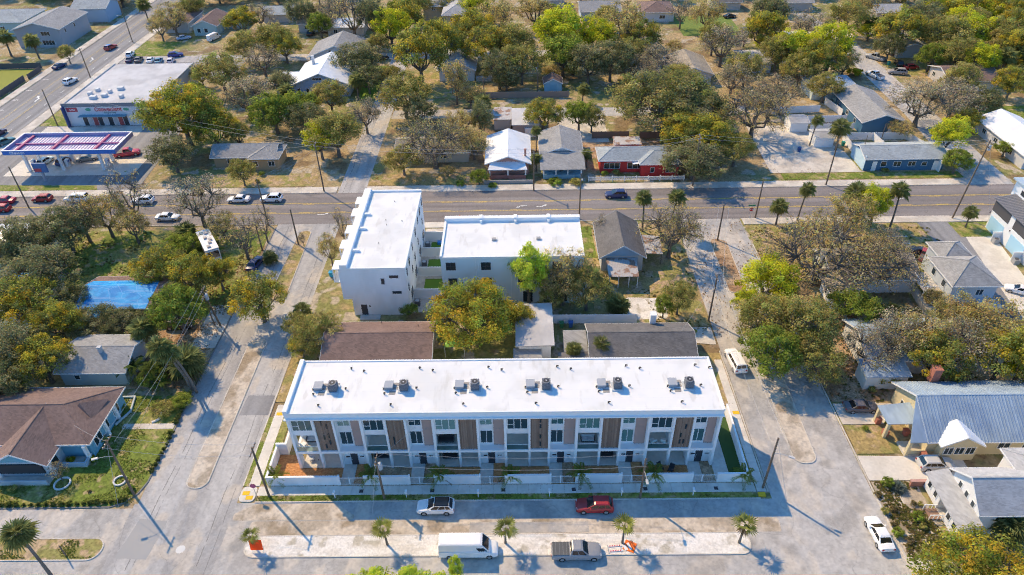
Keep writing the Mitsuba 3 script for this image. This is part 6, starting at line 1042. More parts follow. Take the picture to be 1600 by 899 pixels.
def broadleaf(seed, H, R, base, clumps=70, n=95, size=.26, fork=.26, low=.20, trunk=.32, squash=.62, rc=(.13, .26), vary=.2, twigs=0, lean=0.0, limbs=7):
    """Trunk with limbs and a crown of leaf clumps. Returns {'trunk': .., 'crown': ..}."""
    rng = np.random.default_rng(seed); cz = H * low + (H * (1 - low)) * .48; cen, rad = [], []
    lob = rng.normal(size=(6, 3)); lob /= np.linalg.norm(lob, axis=1, keepdims=True)
    while len(cen) < clumps:
        d = rng.normal(size=3); d /= np.linalg.norm(d)
        if d[2] < -.55: continue
        f = .62 + .30 * max(lob @ d) + .10 * rng.normal(); f *= 1 if rng.random() < .72 else rng.uniform(.3, .8)
        z = cz + d[2] * H * (1 - low) * .5 * min(f, 1.02) * (1.0 if d[2] > 0 else .8)
        cen.append((d[0] * R * f * .88 + lean * R * .3, d[1] * R * f * .88, z)); rad.append(R * rng.uniform(*rc))
    cen, rad = np.array(cen), np.array(rad)
    v, f, c = leaf_cloud(rng, cen, rad, n, size, base, vary, squash + .15)
    mb = MB(); fz = H * fork; top = np.array([lean * R * .12, 0, fz])
    mb.tube([(0, 0, -.1), (lean * .1, .05, fz * .5), top], [trunk * 1.25, trunk * .95, trunk * .85], 7)
    ang = rng.permutation(limbs) * 2 * math.pi / limbs + rng.random() * 6
    hubs = []
    for t in ang:
        r = R * rng.uniform(.28, .55); hub = np.array([math.cos(t) * r + lean * R * .25, math.sin(t) * r, fz + (cz - fz) * rng.uniform(.55, 1.25)]); mid = (top + hub) / 2 + [0, 0, -.08 * H] + rng.normal(size=3) * R * .04
        mid2 = top * .25 + hub * .75 + rng.normal(size=3) * R * .04; mb.tube([top - [0, 0, .2], mid, mid2, hub], [trunk * .6, trunk * .45, trunk * .36, trunk * .28], 5, False); hubs.append(hub)
    hubs = np.array(hubs)
    for p, r in zip(cen, rad):
        h = hubs[np.argmin(np.linalg.norm(hubs - p, axis=1))]; m1 = h * .5 + p * .5 + rng.normal(size=3) * R * .05
        mb.tube([h, m1, p], [trunk * .24, trunk * .13, trunk * .05], 4, False)
        for _ in range(twigs):
            d = rng.normal(size=3); d /= np.linalg.norm(d); e = p + d * r * rng.uniform(.7, 1.15); q = h * .25 + p * .75 if rng.random() < .3 else p
            mb.tube([q, (q + e) / 2 + rng.normal(size=3) * r * .12, e], [trunk * .06, trunk * .04, trunk * .02], 3, False)
    return {'trunk': (mb.mesh(), None), 'crown': ((v, f), c)}
def frond_fan(rng, o, az, el, L, W, base, V, C, droop=.5):
    d = np.array([math.cos(az) * math.cos(el), math.sin(az) * math.cos(el), math.sin(el)]); s = np.array([-math.sin(az), math.cos(az), 0]); up = np.cross(d, s) * -1
    hub = o + d * L * .30; col0 = np.array(base) * (1 + .2 * rng.normal())
    V.append(np.array([o - s * .03, o + s * .03, hub + s * .02, hub - s * .02])); C.append(np.tile(col0 * 1.1, (4, 1)))
    for a in np.linspace(-1.35, 1.35, 11):
        e = d * math.cos(a) + s * math.sin(a); l = L * .74 * (1 - .20 * abs(a)) * rng.uniform(.85, 1.1); mid = hub + e * l * .6 + np.array([0, 0, -.05 * L]); tip = hub + e * l + np.array([0, 0, -droop * l * .55]); q = np.cross(e, [0, 0, 1.0]); q /= np.linalg.norm(q) + 1e-6; w = W
        V.append(np.array([hub, mid - q * w, tip, mid + q * w])); C.append(np.tile(np.clip(col0 * (1 + .14 * rng.normal()), .01, .6), (4, 1)))
def frond_feather(rng, o, az, el, L, base, V, C, droop=1.0, n=13):
    col0 = np.array(base) * (1 + .18 * rng.normal()); h = np.array([math.cos(az), math.sin(az), 0]); s = np.array([-math.sin(az), math.cos(az), 0]); t = np.linspace(0, 1, n)
    P = o + np.outer(t * L * math.cos(el) , h) + np.outer(t * L * math.sin(el) - droop * L * .62 * t ** 2.1, [0, 0, 1.0])
    for i in range(n - 1):
        w = L * .20 * math.sin(min(1, .25 + t[i]) * math.pi * .78) + .04; k = .055 * L
        V.append(np.array([P[i] - s * .02, P[i] + s * .02, P[i + 1] + s * .015, P[i + 1] - s * .015])); C.append(np.tile(col0 * .9, (4, 1)))
        for sg in (-1, 1):
            for off in (0, .5):
                b = P[i] * (1 - off) + P[i + 1] * off; tp = b + s * sg * w * rng.uniform(.85, 1.1) + h * w * .45 + np.array([0, 0, -w * .38]); m = (b + tp) / 2; q = h * k * .38
                V.append(np.array([b, m - q, tp, m + q])); C.append(np.tile(np.clip(col0 * (1 + .15 * rng.normal()), .01, .6), (4, 1)))
def palm(seed, H, L, base, kind='fan', n=30, trunk=.17, dead=5, bend=.5, deadcol=(.22, .15, .07), low=-40):
    rng = np.random.default_rng(seed); V, C = [], []; top = np.array([bend, bend * .2, H])
    mb = MB().tube([(0, 0, -.1), (bend * .15, 0, H * .33), (bend * .5, bend * .05, H * .67), top], [trunk * 1.3, trunk, trunk * .95, trunk * 1.1], 8)
    for i in range(n):
        az = i * 2.39996 + rng.normal() * .15; k = (i + .5) / n; el = math.radians(78 - (78 - low) * k ** .85)
        if kind == 'fan': frond_fan(rng, top, az, el, L * rng.uniform(.85, 1.1), .07 * L / 1.6, base, V, C, (.35 + .5 * k) * (1 if low < -20 else .5))
        else: frond_feather(rng, top, az, math.radians(70 - 75 * k), L * rng.uniform(.85, 1.1), base, V, C, .75 + .35 * k)
    for i in range(5 if kind == 'fan' and low < -20 else 0): frond_fan(rng, top, rng.random() * 6.28, math.radians(55 + 30 * rng.random()), L * .8, .075 * L / 1.6, base, V, C, .3)
    for i in range(dead): frond_fan(rng, top, rng.random() * 6.28, math.radians(-55 - 25 * rng.random()), L * .8, .06, deadcol, V, C, .8) if kind == 'fan' else frond_feather(rng, top, rng.random() * 6.28, math.radians(-10), L * .8, deadcol, V, C, 1.1)
    v = np.concatenate(V); k = np.arange(len(V))[:, None] * 4
    return {'trunk': (mb.mesh(), None), 'crown': ((v, np.vstack([k + [0, 1, 2], k + [0, 2, 3]])), np.concatenate(C))}
def proto(name, parts):
    g = {'type': 'shapegroup'}
    for k, (m, c) in parts.items(): g[k] = mikit.ply(m, 'bark' if k == 'trunk' else 'leaf', False if c is not None else True, color=c)
    scene['group_' + name] = g
OLIVE = [(0.29, 0.275, 0.085), (0.24, 0.255, 0.075), (0.34, 0.305, 0.1), (0.38, 0.32, 0.12)]
DARK = [(0.19, 0.195, 0.09), (0.23, 0.225, 0.11), (0.28, 0.265, 0.14), (0.155, 0.17, 0.075)]
GOLD = [(0.47, 0.355, 0.045), (0.37, 0.325, 0.05), (0.28, 0.28, 0.06), (0.52, 0.37, 0.05), (0.23, 0.245, 0.06)]
YGREEN = [(0.48, 0.47, 0.035), (0.56, 0.53, 0.04), (0.38, 0.41, 0.04), (0.32, 0.36, 0.05)]
SPRING = [(0.45, 0.55, 0.06), (0.36, 0.48, 0.055), (0.52, 0.58, 0.08)]
BROWN = [(0.53, 0.38, 0.14), (0.46, 0.35, 0.13), (0.42, 0.36, 0.12), (0.58, 0.42, 0.18)]
GREY = [(0.42, 0.345, 0.225), (0.36, 0.31, 0.19), (0.33, 0.295, 0.15), (0.47, 0.39, 0.27)]
MID = [(0.22, 0.27, 0.05), (0.28, 0.32, 0.06), (0.19, 0.235, 0.05)]
for i in range(3):
    proto('olive_%d' % i, broadleaf(11 + i, 9, 5.5, OLIVE, 110, 84, .215)); proto('gold_%d' % i, broadleaf(21 + i, 9, 5.2, GOLD + OLIVE[:2], 110, 88, .215, vary=.24)); proto('brown_%d' % i, broadleaf(31 + i, 9.5, 5.2, BROWN + OLIVE[2:], 100, 46, .195, twigs=6, rc=(.14, .26)))
    proto('grey_%d' % i, broadleaf(41 + i, 9, 5.2, GREY, 90, 30, .18, twigs=9, rc=(.15, .28)))
for i in range(2):
    proto('dark_%d' % i, broadleaf(51 + i, 9, 5.5, DARK, 110, 88, .215)); proto('ygreen_%d' % i, broadleaf(61 + i, 9, 4.8, YGREEN, 105, 82, .21, vary=.24)); proto('mid_%d' % i, broadleaf(71 + i, 8, 4.6, MID, 100, 86, .21))
    proto('oak_%d' % i, broadleaf(81 + i, 10, 9, DARK + OLIVE, 250, 88, .235, rc=(.10, .18), trunk=.5, limbs=9)); proto('bigbrown_%d' % i, broadleaf(85 + i, 10.5, 9.5, BROWN + BROWN + GREY + OLIVE[2:], 210, 20, .205, rc=(.09, .18), trunk=.5, limbs=9, twigs=5, vary=.2)); proto('biggold_%d' % i, broadleaf(88 + i, 11, 7.5, GOLD + MID[:2], 220, 92, .22, rc=(.11, .2), trunk=.42, limbs=8, vary=.22))
    proto('bare_%d' % i, broadleaf(91 + i, 9, 4.5, BROWN + GREY, 46, 14, .2, twigs=16, rc=(.16, .3), trunk=.26))
    proto('shrub_%d' % i, broadleaf(95 + i, 1.6, 1.1, [MID, OLIVE][i], 26, 42, .17, low=.05, fork=.12, trunk=.06, rc=(.22, .4)))
proto('spring', broadleaf(101, 9.5, 3.4, SPRING, 80, 84, .21, low=.2, rc=(.18, .32))); proto('dryshrub', broadleaf(103, 1.3, 1.1, [(.24, .19, .10), (.17, .15, .07)], 24, 30, .14, low=.05, fork=.12, trunk=.05, rc=(.22, .4), twigs=6)); proto('goldshrub', broadleaf(104, 1.3, 1.0, [(.42, .34, .03), (.30, .28, .03)], 24, 40, .15, low=.05, fork=.12, trunk=.05, rc=(.25, .4)))
proto('edging', broadleaf(105, .6, .42, [(.07, .085, .03), (.10, .12, .035)], 9, 14, .20, low=.02, fork=.1, trunk=.02, rc=(.4, .6)))
SAB = (.27, .29, .11)
proto('sabal_0', palm(1, 8.2, 2.2, SAB, n=26, bend=.5)); proto('sabal_1', palm(2, 8.2, 2.2, (.25, .275, .10), n=26, bend=-.7)); proto('sabal_2', palm(3, 4.2, 2.2, SAB, n=27, bend=.3)); proto('sabal_3', palm(4, 2.2, 2.4, (.24, .27, .11), n=34, bend=.1, dead=2))
proto('leaner', palm(19, 8.2, 1.9, SAB, n=24, bend=1.9)); proto('young_0', palm(5, 3.2, 1.75, (.34, .36, .09), n=9, bend=.15, dead=1, low=5, trunk=.13)); proto('young_1', palm(6, 3.2, 1.8, (.30, .33, .09), n=8, bend=-.2, dead=2, low=0, trunk=.13))
proto('feather_0', palm(7, 1.5, 2.1, (.24, .28, .06), 'feather', n=11, trunk=.11, dead=1, bend=.1)); proto('feather_1', palm(8, 3.6, 3.0, (.13, .17, .045), 'feather', n=15, trunk=.17, dead=2, bend=.3)); proto('banana', palm(9, 2.0, 2.6, (.14, .20, .05), 'feather', n=12, trunk=.2, dead=1, bend=.1)); proto('agave', palm(12, .15, 1.3, (.26, .31, .27), 'fan', n=26, trunk=.1, dead=0, bend=0)); proto('yellowpalm', palm(13, 4.5, 2.6, (.42, .30, .03), 'feather', n=12, trunk=.16, dead=2, bend=.2, deadcol=(.5, .25, .02)))
SIZE = dict(olive=(5.5, 9), gold=(5.2, 9), brown=(5.2, 9.5), grey=(5.2, 9), dark=(5.5, 9), ygreen=(4.8, 9), mid=(4.6, 8), oak=(9, 10), bigbrown=(9.5, 10.5), biggold=(7.5, 11), bare=(4.5, 9), shrub=(1.1, 1.6), spring=(3.4, 9.5), dryshrub=(1.1, 1.3), goldshrub=(1.0, 1.3))
NVAR = dict(olive=3, gold=3, brown=3, grey=3, dark=2, ygreen=2, mid=2, oak=2, bigbrown=2, biggold=2, bare=2, shrub=2)
GROW = 1.08
RNG = np.random.default_rng(5); NUSE = {}
def instance(name, group, m, label, cat, grp=None):
    key = numbered(name); scene[key] = {'type': 'instance', 'to_world': mtx(m), 'source': {'type': 'ref', 'id': 'group_' + group}}; return tag(key, label, cat, grp)
def tree(kind, pos, R, H, label, grp=None, name=None, cat='tree'):
    r0, h0 = SIZE[kind]; i = NUSE.get(kind, 0); NUSE[kind] = i + 1; g = '%s_%d' % (kind, i % NVAR[kind]) if kind in NVAR else kind
    k = GROW if 'shrub' not in kind else .8
    m = frame(pos[0], pos[1], 0, RNG.uniform(0, 360)) @ np.diag([k * R / r0, k * R / r0, k * H / h0, 1.0])
    return instance(name or {'shrub': 'shrub', 'dryshrub': 'shrub', 'goldshrub': 'shrub', 'oak': 'live_oak', 'bare': 'bare_tree', 'olive': 'oak_tree', 'dark': 'oak_tree', 'gold': 'golden_tree', 'biggold': 'golden_tree', 'brown': 'brown_tree', 'bigbrown': 'brown_tree', 'grey': 'grey_tree', 'ygreen': 'bright_tree', 'spring': 'bright_tree', 'mid': 'green_tree'}[kind], g, m, label, 'shrub' if 'shrub' in kind else cat, grp)
def palm_tree(kind, pos, s, label, grp=None, deg=None, name='palm_tree', cat='palm', sz=None):
    m = frame(pos[0], pos[1], 0, RNG.uniform(0, 360) if deg is None else deg) @ np.diag([s, s, sz or s, 1.0]); return instance(name, kind, m, label, cat, grp)
# ================================================================== vegetation: near
tree('biggold', (48.3, 39.7), 6.9, 8.0, 'large golden green tree at the lower right corner'); palm_tree('yellowpalm', (47.8, 42.7), 1.0, 'palm with yellow and orange fronds in front of the lower right tree'); palm_tree('sabal_3', (57.0, 48.8), 1.1, 'pale palm behind the lower right tree beside the white house')
for q, s, l in (((-18.2, 39.7), 1.0, 'leftmost'), ((-15.6, 40.2), 1.1, 'second'), ((-12.0, 40.1), 1.1, 'third'), ((-8.7, 40.4), .9, 'rightmost')): tree('spring', q, 2.1 * s, 6.6 * s, '%s bright green feathery tree top at the bottom edge' % l)
tree('spring', (-7.4, 43.0), .8, 6.2, 'thin green sprig beside the white van')
palm_tree('sabal_0', (-54.8, 44.9), .98, 'tall palm at the lower left corner', deg=150)
for i, (p, g, s, d, l) in enumerate((((-32.0, 48.3), 'young_1', .78, 90, 'young palm behind the orange square sign'), ((-16.2, 48.5), 'young_0', 1.0, 190, 'young palm on the median left of the white van'), ((-2.1, 48.6), 'young_1', 1.0, 100, 'young palm on the median right of the white van'), ((11.8, 48.5), 'young_0', 1.0, 60, 'young palm beside the fallen orange sign'), ((25.6, 48.4), 'young_1', 1.05, 200, 'young palm at the right end of the median'))): palm_tree(g, p, s, l, deg=d, name='young_palm')
for i, (p, l) in enumerate((((-32.1, 57.9), 'leftmost'), ((-19.7, 57.8), 'second'), ((-10.6, 57.7), 'third'), ((-1.6, 57.6), 'fourth'), ((7.6, 57.6), 'fifth'), ((16.7, 57.6), 'sixth'), ((28.2, 57.5), 'rightmost'))): palm_tree('feather_0', p, .92 + .05 * (i % 3), '%s small feathery palm behind the townhouse garden walls' % l, name='small_palm')
tree('bare', (-60.3, 58.3), 1.4, 3.2, 'small bare tree in a stone ring on the corner lawn'); palm_tree('agave', (47.5, 55.9), 1.1, 'large blue grey agave in the sandy garden', name='agave', cat='agave')
for p, r, h, kind, l in (((46.3, 56.5), 1.0, 1.6, 'shrub', 'green shrub left of the agave'), ((44.6, 54.9), .7, .8, 'dryshrub', 'dry low shrub below the agave'), ((44.4, 52.4), .7, 1.0, 'shrub', 'low shrub above the white sedan'), ((45.7, 52.7), .7, .9, 'dryshrub', 'dry shrub beside the low shrub above the sedan'), ((47.9, 51.4), 1.0, 1.5, 'shrub', 'tall green shrub before the white porch'), ((48.0, 50.2), .7, 1.0, 'shrub', 'lower green shrub before the white porch'), ((44.7, 49.3), 1.0, 1.1, 'shrub', 'spreading shrub right of the white sedan'), ((45.7, 48.5), .9, .8, 'dryshrub', 'dry spreading shrub right of the white sedan'), ((49.2, 53.4), .5, .7, 'shrub', 'small bush near the white steps'), ((48.4, 53.5), .6, .8, 'dryshrub', 'small dry bush near the white steps'), ((44.6, 50.7), .4, .6, 'dryshrub', 'tiny dry bush by the kerb'), ((-60.7, 61.4), .8, 1.0, 'goldshrub', 'yellow shrub left of two by the blue porch'), ((-58.0, 61.4), .9, 1.0, 'goldshrub', 'yellow shrub right of two by the blue porch'), ((-58.2, 70.9), .9, 1.1, 'shrub', 'dark shrub in the bed beside the brown roofed house'), ((-57.7, 64.9), .9, 1.2, 'shrub', 'green shrub by the east wall of the brown roofed house'), ((-50.6, 56.8), .7, 1.0, 'shrub', 'shrub at the foot of the lamp pole'), ((-55.8, 56.4), .4, .5, 'dryshrub', 'small dry bush on the corner lawn'), ((-65.8, 56.7), .8, 1.2, 'shrub', 'shrub at the left edge by the hedge'), ((47.3, 65.7), .5, .9, 'shrub', 'little plant on the square of dry grass'), ((51.2, 73.0), .8, 1.0, 'shrub', 'green bush beside the dark grey sedan'), ((50.6, 66.5), .5, .9, 'shrub', 'plant by the yellow house porch'), ((27.7, 69.8), .8, 1.3, 'shrub', 'round bush at the right wall of the townhouses'), ((70.8, 91.9), 1.8, 2.4, 'goldshrub', 'bright yellow shrub beside the grey blue house'), ((28.1, 86.5), .5, .8, 'shrub', 'low bush at the end of the dark grey roof'), ((61.2, 90.5), 3.0, 1.6, 'shrub', 'bright green ground shrub behind the metal roofed house')): tree(kind, p, r, h, l)
k = 0
for pts in ([(-66.0, 54.4), (-61.4, 54.4), (-56.5, 54.5), (-51.4, 54.8), (-50.0, 55.3)], [(-49.0, 59.6), (-48.8, 64.2), (-49.0, 66.9)], [(-49.0, 68.1), (-49.2, 71.8), (-49.2, 74.4)]):
    pts = np.array(pts)
    for a, b in zip(pts[:-1], pts[1:]):
        n = int(np.linalg.norm(b - a) / 1.0) + 1
        for i in range(n):
            p = a + (b - a) * i / n; s = RNG.uniform(.6, 1.1); instance('edging_plant', 'edging', frame(p[0], p[1], .09, RNG.uniform(0, 360)) @ np.diag([s, s, s, 1.]), 'small spiky plant in the row along the corner lawn kerb', 'plant', 'edging plants along the kerb')
# ---- left side
for kind, p, R, H, l in (
    ('gold', (-81.0, 89.3), 5.5, 9, 'golden green tree at the left edge above the grey roofed house'), ('dark', (-76.4, 78.8), 5.2, 8, 'dark green tree at the left edge beside the grey roofed house'), ('gold', (-73.4, 85.5), 4.0, 7.5, 'golden tree right of the left edge tree'), ('gold', (-71.2, 76.6), 4.5, 7.5, 'golden olive tree just left of the grey shingle roof'), ('dark', (-74.4, 72.0), 4, 7, 'dark tree cut by the left edge'),
    ('grey', (-72.2, 76.9), 1.8, 2.6, 'pale dry bush at the left end of the grey roofed house'), ('dark', (-82.6, 98.5), 6.8, 9.0, 'dense dark oak in front of the white shed at left'), ('dark', (-85.7, 112.0), 5.6, 9.0, 'dark windswept oak beside the road'), ('dark', (-92.4, 109.6), 5.0, 8.5, 'dark windswept oak at the left edge by the road'), ('grey', (-84.4, 115.8), 4.6, 9.5, 'sparse dark tree right of the windswept oak'),
    ('bare', (-77.2, 121.2), 5.2, 12.5, 'tall bare tree with a long leaning trunk beside the road'), ('brown', (-80.6, 117.3), 4.8, 9, 'brown leafed tree left of the tall bare tree'), ('brown', (-74.4, 114.9), 3.6, 7, 'brown thicket at the foot of the tall bare tree'), ('grey', (-63.4, 120.8), 6.0, 10.5, 'mossy grey tree standing before the white cars'), ('bare', (-51.2, 109.1), 4.2, 8.5, 'gnarled bare tree with bent trunk near the motorhome'), ('bare', (-49.0, 114.7), 2.6, 8, 'leaning dead tree by the left street corner'),
    ('gold', (-62.8, 100.2), 4.8, 8, 'golden tree right of the blue tarpaulin'), ('gold', (-56.1, 97.2), 4.6, 8.2, 'golden green tree between tarpaulin and leaning poles'), ('mid', (-55.1, 87.8), 4.6, 8.5, 'deep green tree right of the tarpaulin house'), ('gold', (-52.7, 99.5), 3.2, 6.5, 'small golden tree below the motorhome'), ('gold', (-42.8, 90.6), 4.8, 8.5, 'golden tree growing over the left street median'), ('brown', (-57.8, 116.1), 3.4, 5.5, 'brown green bush behind the motorhome'), ('mid', (-63.7, 110.7), 3.6, 4, 'green thicket left of the motorhome'), ('dark', (-69.0, 87.7), 4.5, 4.5, 'dark thicket in front of the tarpaulin house'), ('dark', (-65.0, 87.9), 3.6, 4, 'dark shrubbery right of the thicket before the tarpaulin house'),
    ('dark', (-75.2, 93.0), 3.0, 5.5, 'dark tree between the cream house and the tarpaulin house'), ('mid', (-55.1, 75.9), 2.4, 2.8, 'green bush behind the bananas at left'), ('mid', (-49.4, 71.9), 1.6, 1.5, 'hedge bush at the corner lawn edge'), ('olive', (-51.6, 70.3), 1.8, 1.3, 'olive hedge clump in the shade of the palms'), ('grey', (-41.6, 113.1), 0.8, 3, 'thin sapling on the grassy median'), ('brown', (-34.6, 106.4), 2.2, 6.5, 'sparse small tree at the corner of the white block'), ('bare', (-33.6, 113.2), 2.0, 8, 'tall bare sapling beside the white corner block'), ('olive', (-31.4, 82.9), 4.2, 6.5, 'olive tree beside the brown shingle roof'), ('olive', (-35.8, 85.9), 2.2, 5, 'small tree over the silver car'), ('gold', (-34.1, 81.6), 2.4, 4, 'low golden bush at the left street by the brown roof')):
    tree(kind, p, R, H, l)
for dx, dy, b, sc, l in ((0, 0, 175, 1.12, 'tall leaning palm by the left street, left of two trunks'), (.7, -.3, 160, .98, 'tall leaning palm by the left street, right of two trunks')): palm_tree('leaner', ((-49.0, 74.4)[0] + dx, (-49.0, 74.4)[1] + dy), sc, l, deg=b)
for g, p, s, l in (('sabal_2', (-59.3, 83.6), 1.15, 'palm in front of the tarpaulin house'), ('sabal_3', (-50.4, 77.7), 1.35, 'bushy palm by the left street'), ('sabal_3', (-54.3, 79.6), 1.05, 'low palm between bananas and bushy palm'), ('banana', (-58.5, 77.2), 1.25, 'broad leaved banana plant beside the grey shingle roof'), ('feather_1', (-55.7, 76.4), .8, 'feathery palm right of the banana plant'), ('sabal_2', (-35.5, 88.9), .85, 'palm beside the left street above the silver car'), ('sabal_3', (-64.8, 115.3), 1.1, 'low palm behind the motorhome'), ('sabal_3', (-46.3, 107.5), .7, 'low palm beside the dark blue car'), ('banana', (-53.6, 74.7), .8, 'small banana plant at the street fence')): palm_tree(g, p, s, l)
# ---- centre
for kind, p, R, H, l in (
    ('biggold', (-7.5, 85.0), 7.4, 9.0, 'big golden green tree in front of the wide white block'), ('spring', (1.5, 93.6), 3.1, 12.0, 'narrow bright yellow green tree before the wide white block'), ('brown', (7.2, 94.2), 4.7, 10.5, 'sparse olive brown tree right of the narrow bright tree'), ('olive', (11.1, 92.6), 4.0, 8, 'olive tree left of the little blue gabled house'), ('olive', (5.0, 91.5), 2.4, 5.5, 'small olive tree behind the white cottage'), ('olive', (26.1, 91.2), 2.9, 6, 'small olive tree at the tan yard corner'), ('mid', (23.6, 90.3), 1.8, 4.5, 'small green tree left of the one at the tan yard corner'), ('bigbrown', (27.6, 107.9), 6.6, 10, 'sparse oak with thick trunk beside the little blue gabled house'), ('bare', (15.4, 113.9), 1.4, 6, 'bare tree stump with thin shoots by the charcoal roof'), ('gold', (-0.1, 86.7), 2.6, 6, 'small golden tree at the white cottage roof'), ('mid', (-18.5, 91.3), 1.5, 2.5, 'dark shrub at the foot of the white corner block')):
    tree(kind, p, R, H, l)
for g, p, s, l in (('sabal_3', (16.3, 91.3), 1.0, 'low palm in the tan yard behind the white fence'), ('sabal_2', (8.0, 79.6), .75, 'left of two palms peeping over the townhouse roof'), ('sabal_2', (12.3, 79.8), .9, 'right of two palms peeping over the townhouse roof'), ('sabal_0', (24.1, 117.0), .95, 'left of two tall palms beside the road near the charcoal roof'), ('sabal_1', (29.4, 116.8), .95, 'right of two tall palms beside the road near the charcoal roof')): palm_tree(g, p, s, l)
# ---- right
for kind, p, R, H, l in (
    ('bigbrown', (51.6, 99.4), 11.0, 11, 'huge sprawling bare oak right of the right street'), ('bigbrown', (61.1, 97.1), 7.5, 9.5, 'brown sprawling oak over the pale shingle roof'), ('ygreen', (40.9, 92.1), 5.2, 9, 'yellow green tree over the right street'), ('olive', (37.5, 83.9), 4.6, 8.5, 'olive tree between the yellow green tree and the green tree by the minivan'), ('mid', (36.9, 76.6), 4.6, 8, 'green tree beside the white minivan'), ('ygreen', (36.5, 89.7), 2.5, 6.5, 'small bright tree at the pole by the right street'), ('olive', (42.6, 81.5), 5.6, 9.5, 'olive tree behind the green tree by the minivan'), ('olive', (42.8, 75.4), 4.2, 7, 'olive tree by the metal roofed house'), ('mid', (53.3, 88.0), 4.0, 6.5, 'deep green tree behind the metal roofed house'), ('brown', (43.4, 92.1), 3, 6, 'brown bush under the sprawling oak'),
    ('grey', (51.8, 77.5), 4.6, 8, 'grey bare tree over the metal roofed house'), ('grey', (56.3, 79.8), 4.4, 9, 'pale grey tree behind the red chimney'), ('brown', (59.0, 78.2), 4.4, 9, 'golden brown tree above the yellow house roof'), ('gold', (60.2, 75.1), 4.4, 8, 'golden tree behind the yellow house'), ('grey', (64.3, 76.7), 4.8, 9, 'grey twiggy tree behind the yellow house, right of the golden one'), ('brown', (70.2, 80.3), 5.4, 9.5, 'brown tree below the drive at the right'), ('gold', (69.1, 74.4), 4.6, 9, 'olive gold tree behind the yellow house at the right edge'), ('brown', (67.1, 83.8), 4.0, 8, 'brown tree below the grey blue house'), ('ygreen', (72.2, 74.1), 3.8, 8, 'yellowish tree cut by the right edge'), ('gold', (53.3, 75.0), 2.2, 3, 'orange brown bush beside the drive'), ('brown', (45.9, 75.0), 2.0, 2.2, 'orange leaf bush on the litter by the right street'),
    ('brown', (61.1, 112.0), 5.2, 9.5, 'brown tree beside the road at right'), ('ygreen', (68.8, 117.9), 3.8, 8.5, 'bright green tree beside the road at right'), ('grey', (65.5, 104.8), 4, 7, 'grey mossy tree at the edge of the pale shingle roof'), ('brown', (54.7, 110.9), 3.6, 6, 'brown bush at the road beside the stop sign'), ('brown', (68.1, 91.7), 2, 4, 'brown bush beside the pale wall')):
    tree(kind, p, R, H, l)
for g, p, s, l in (('sabal_0', (55.4, 120.2), .88, 'tall palm at the road right of the right street'), ('sabal_2', (50.7, 118.7), 1.0, 'short palm at the corner of the right street'), ('sabal_1', (72.4, 117.0), 1.0, 'tall leaning palm at the road before the drive'), ('sabal_2', (65.8, 120.0), 1.45, 'palm left of the bright green tree at the road'), ('sabal_2', (87.0, 116.9), .82, 'short palm on the small lawn by the garages')): palm_tree(g, p, s, l)
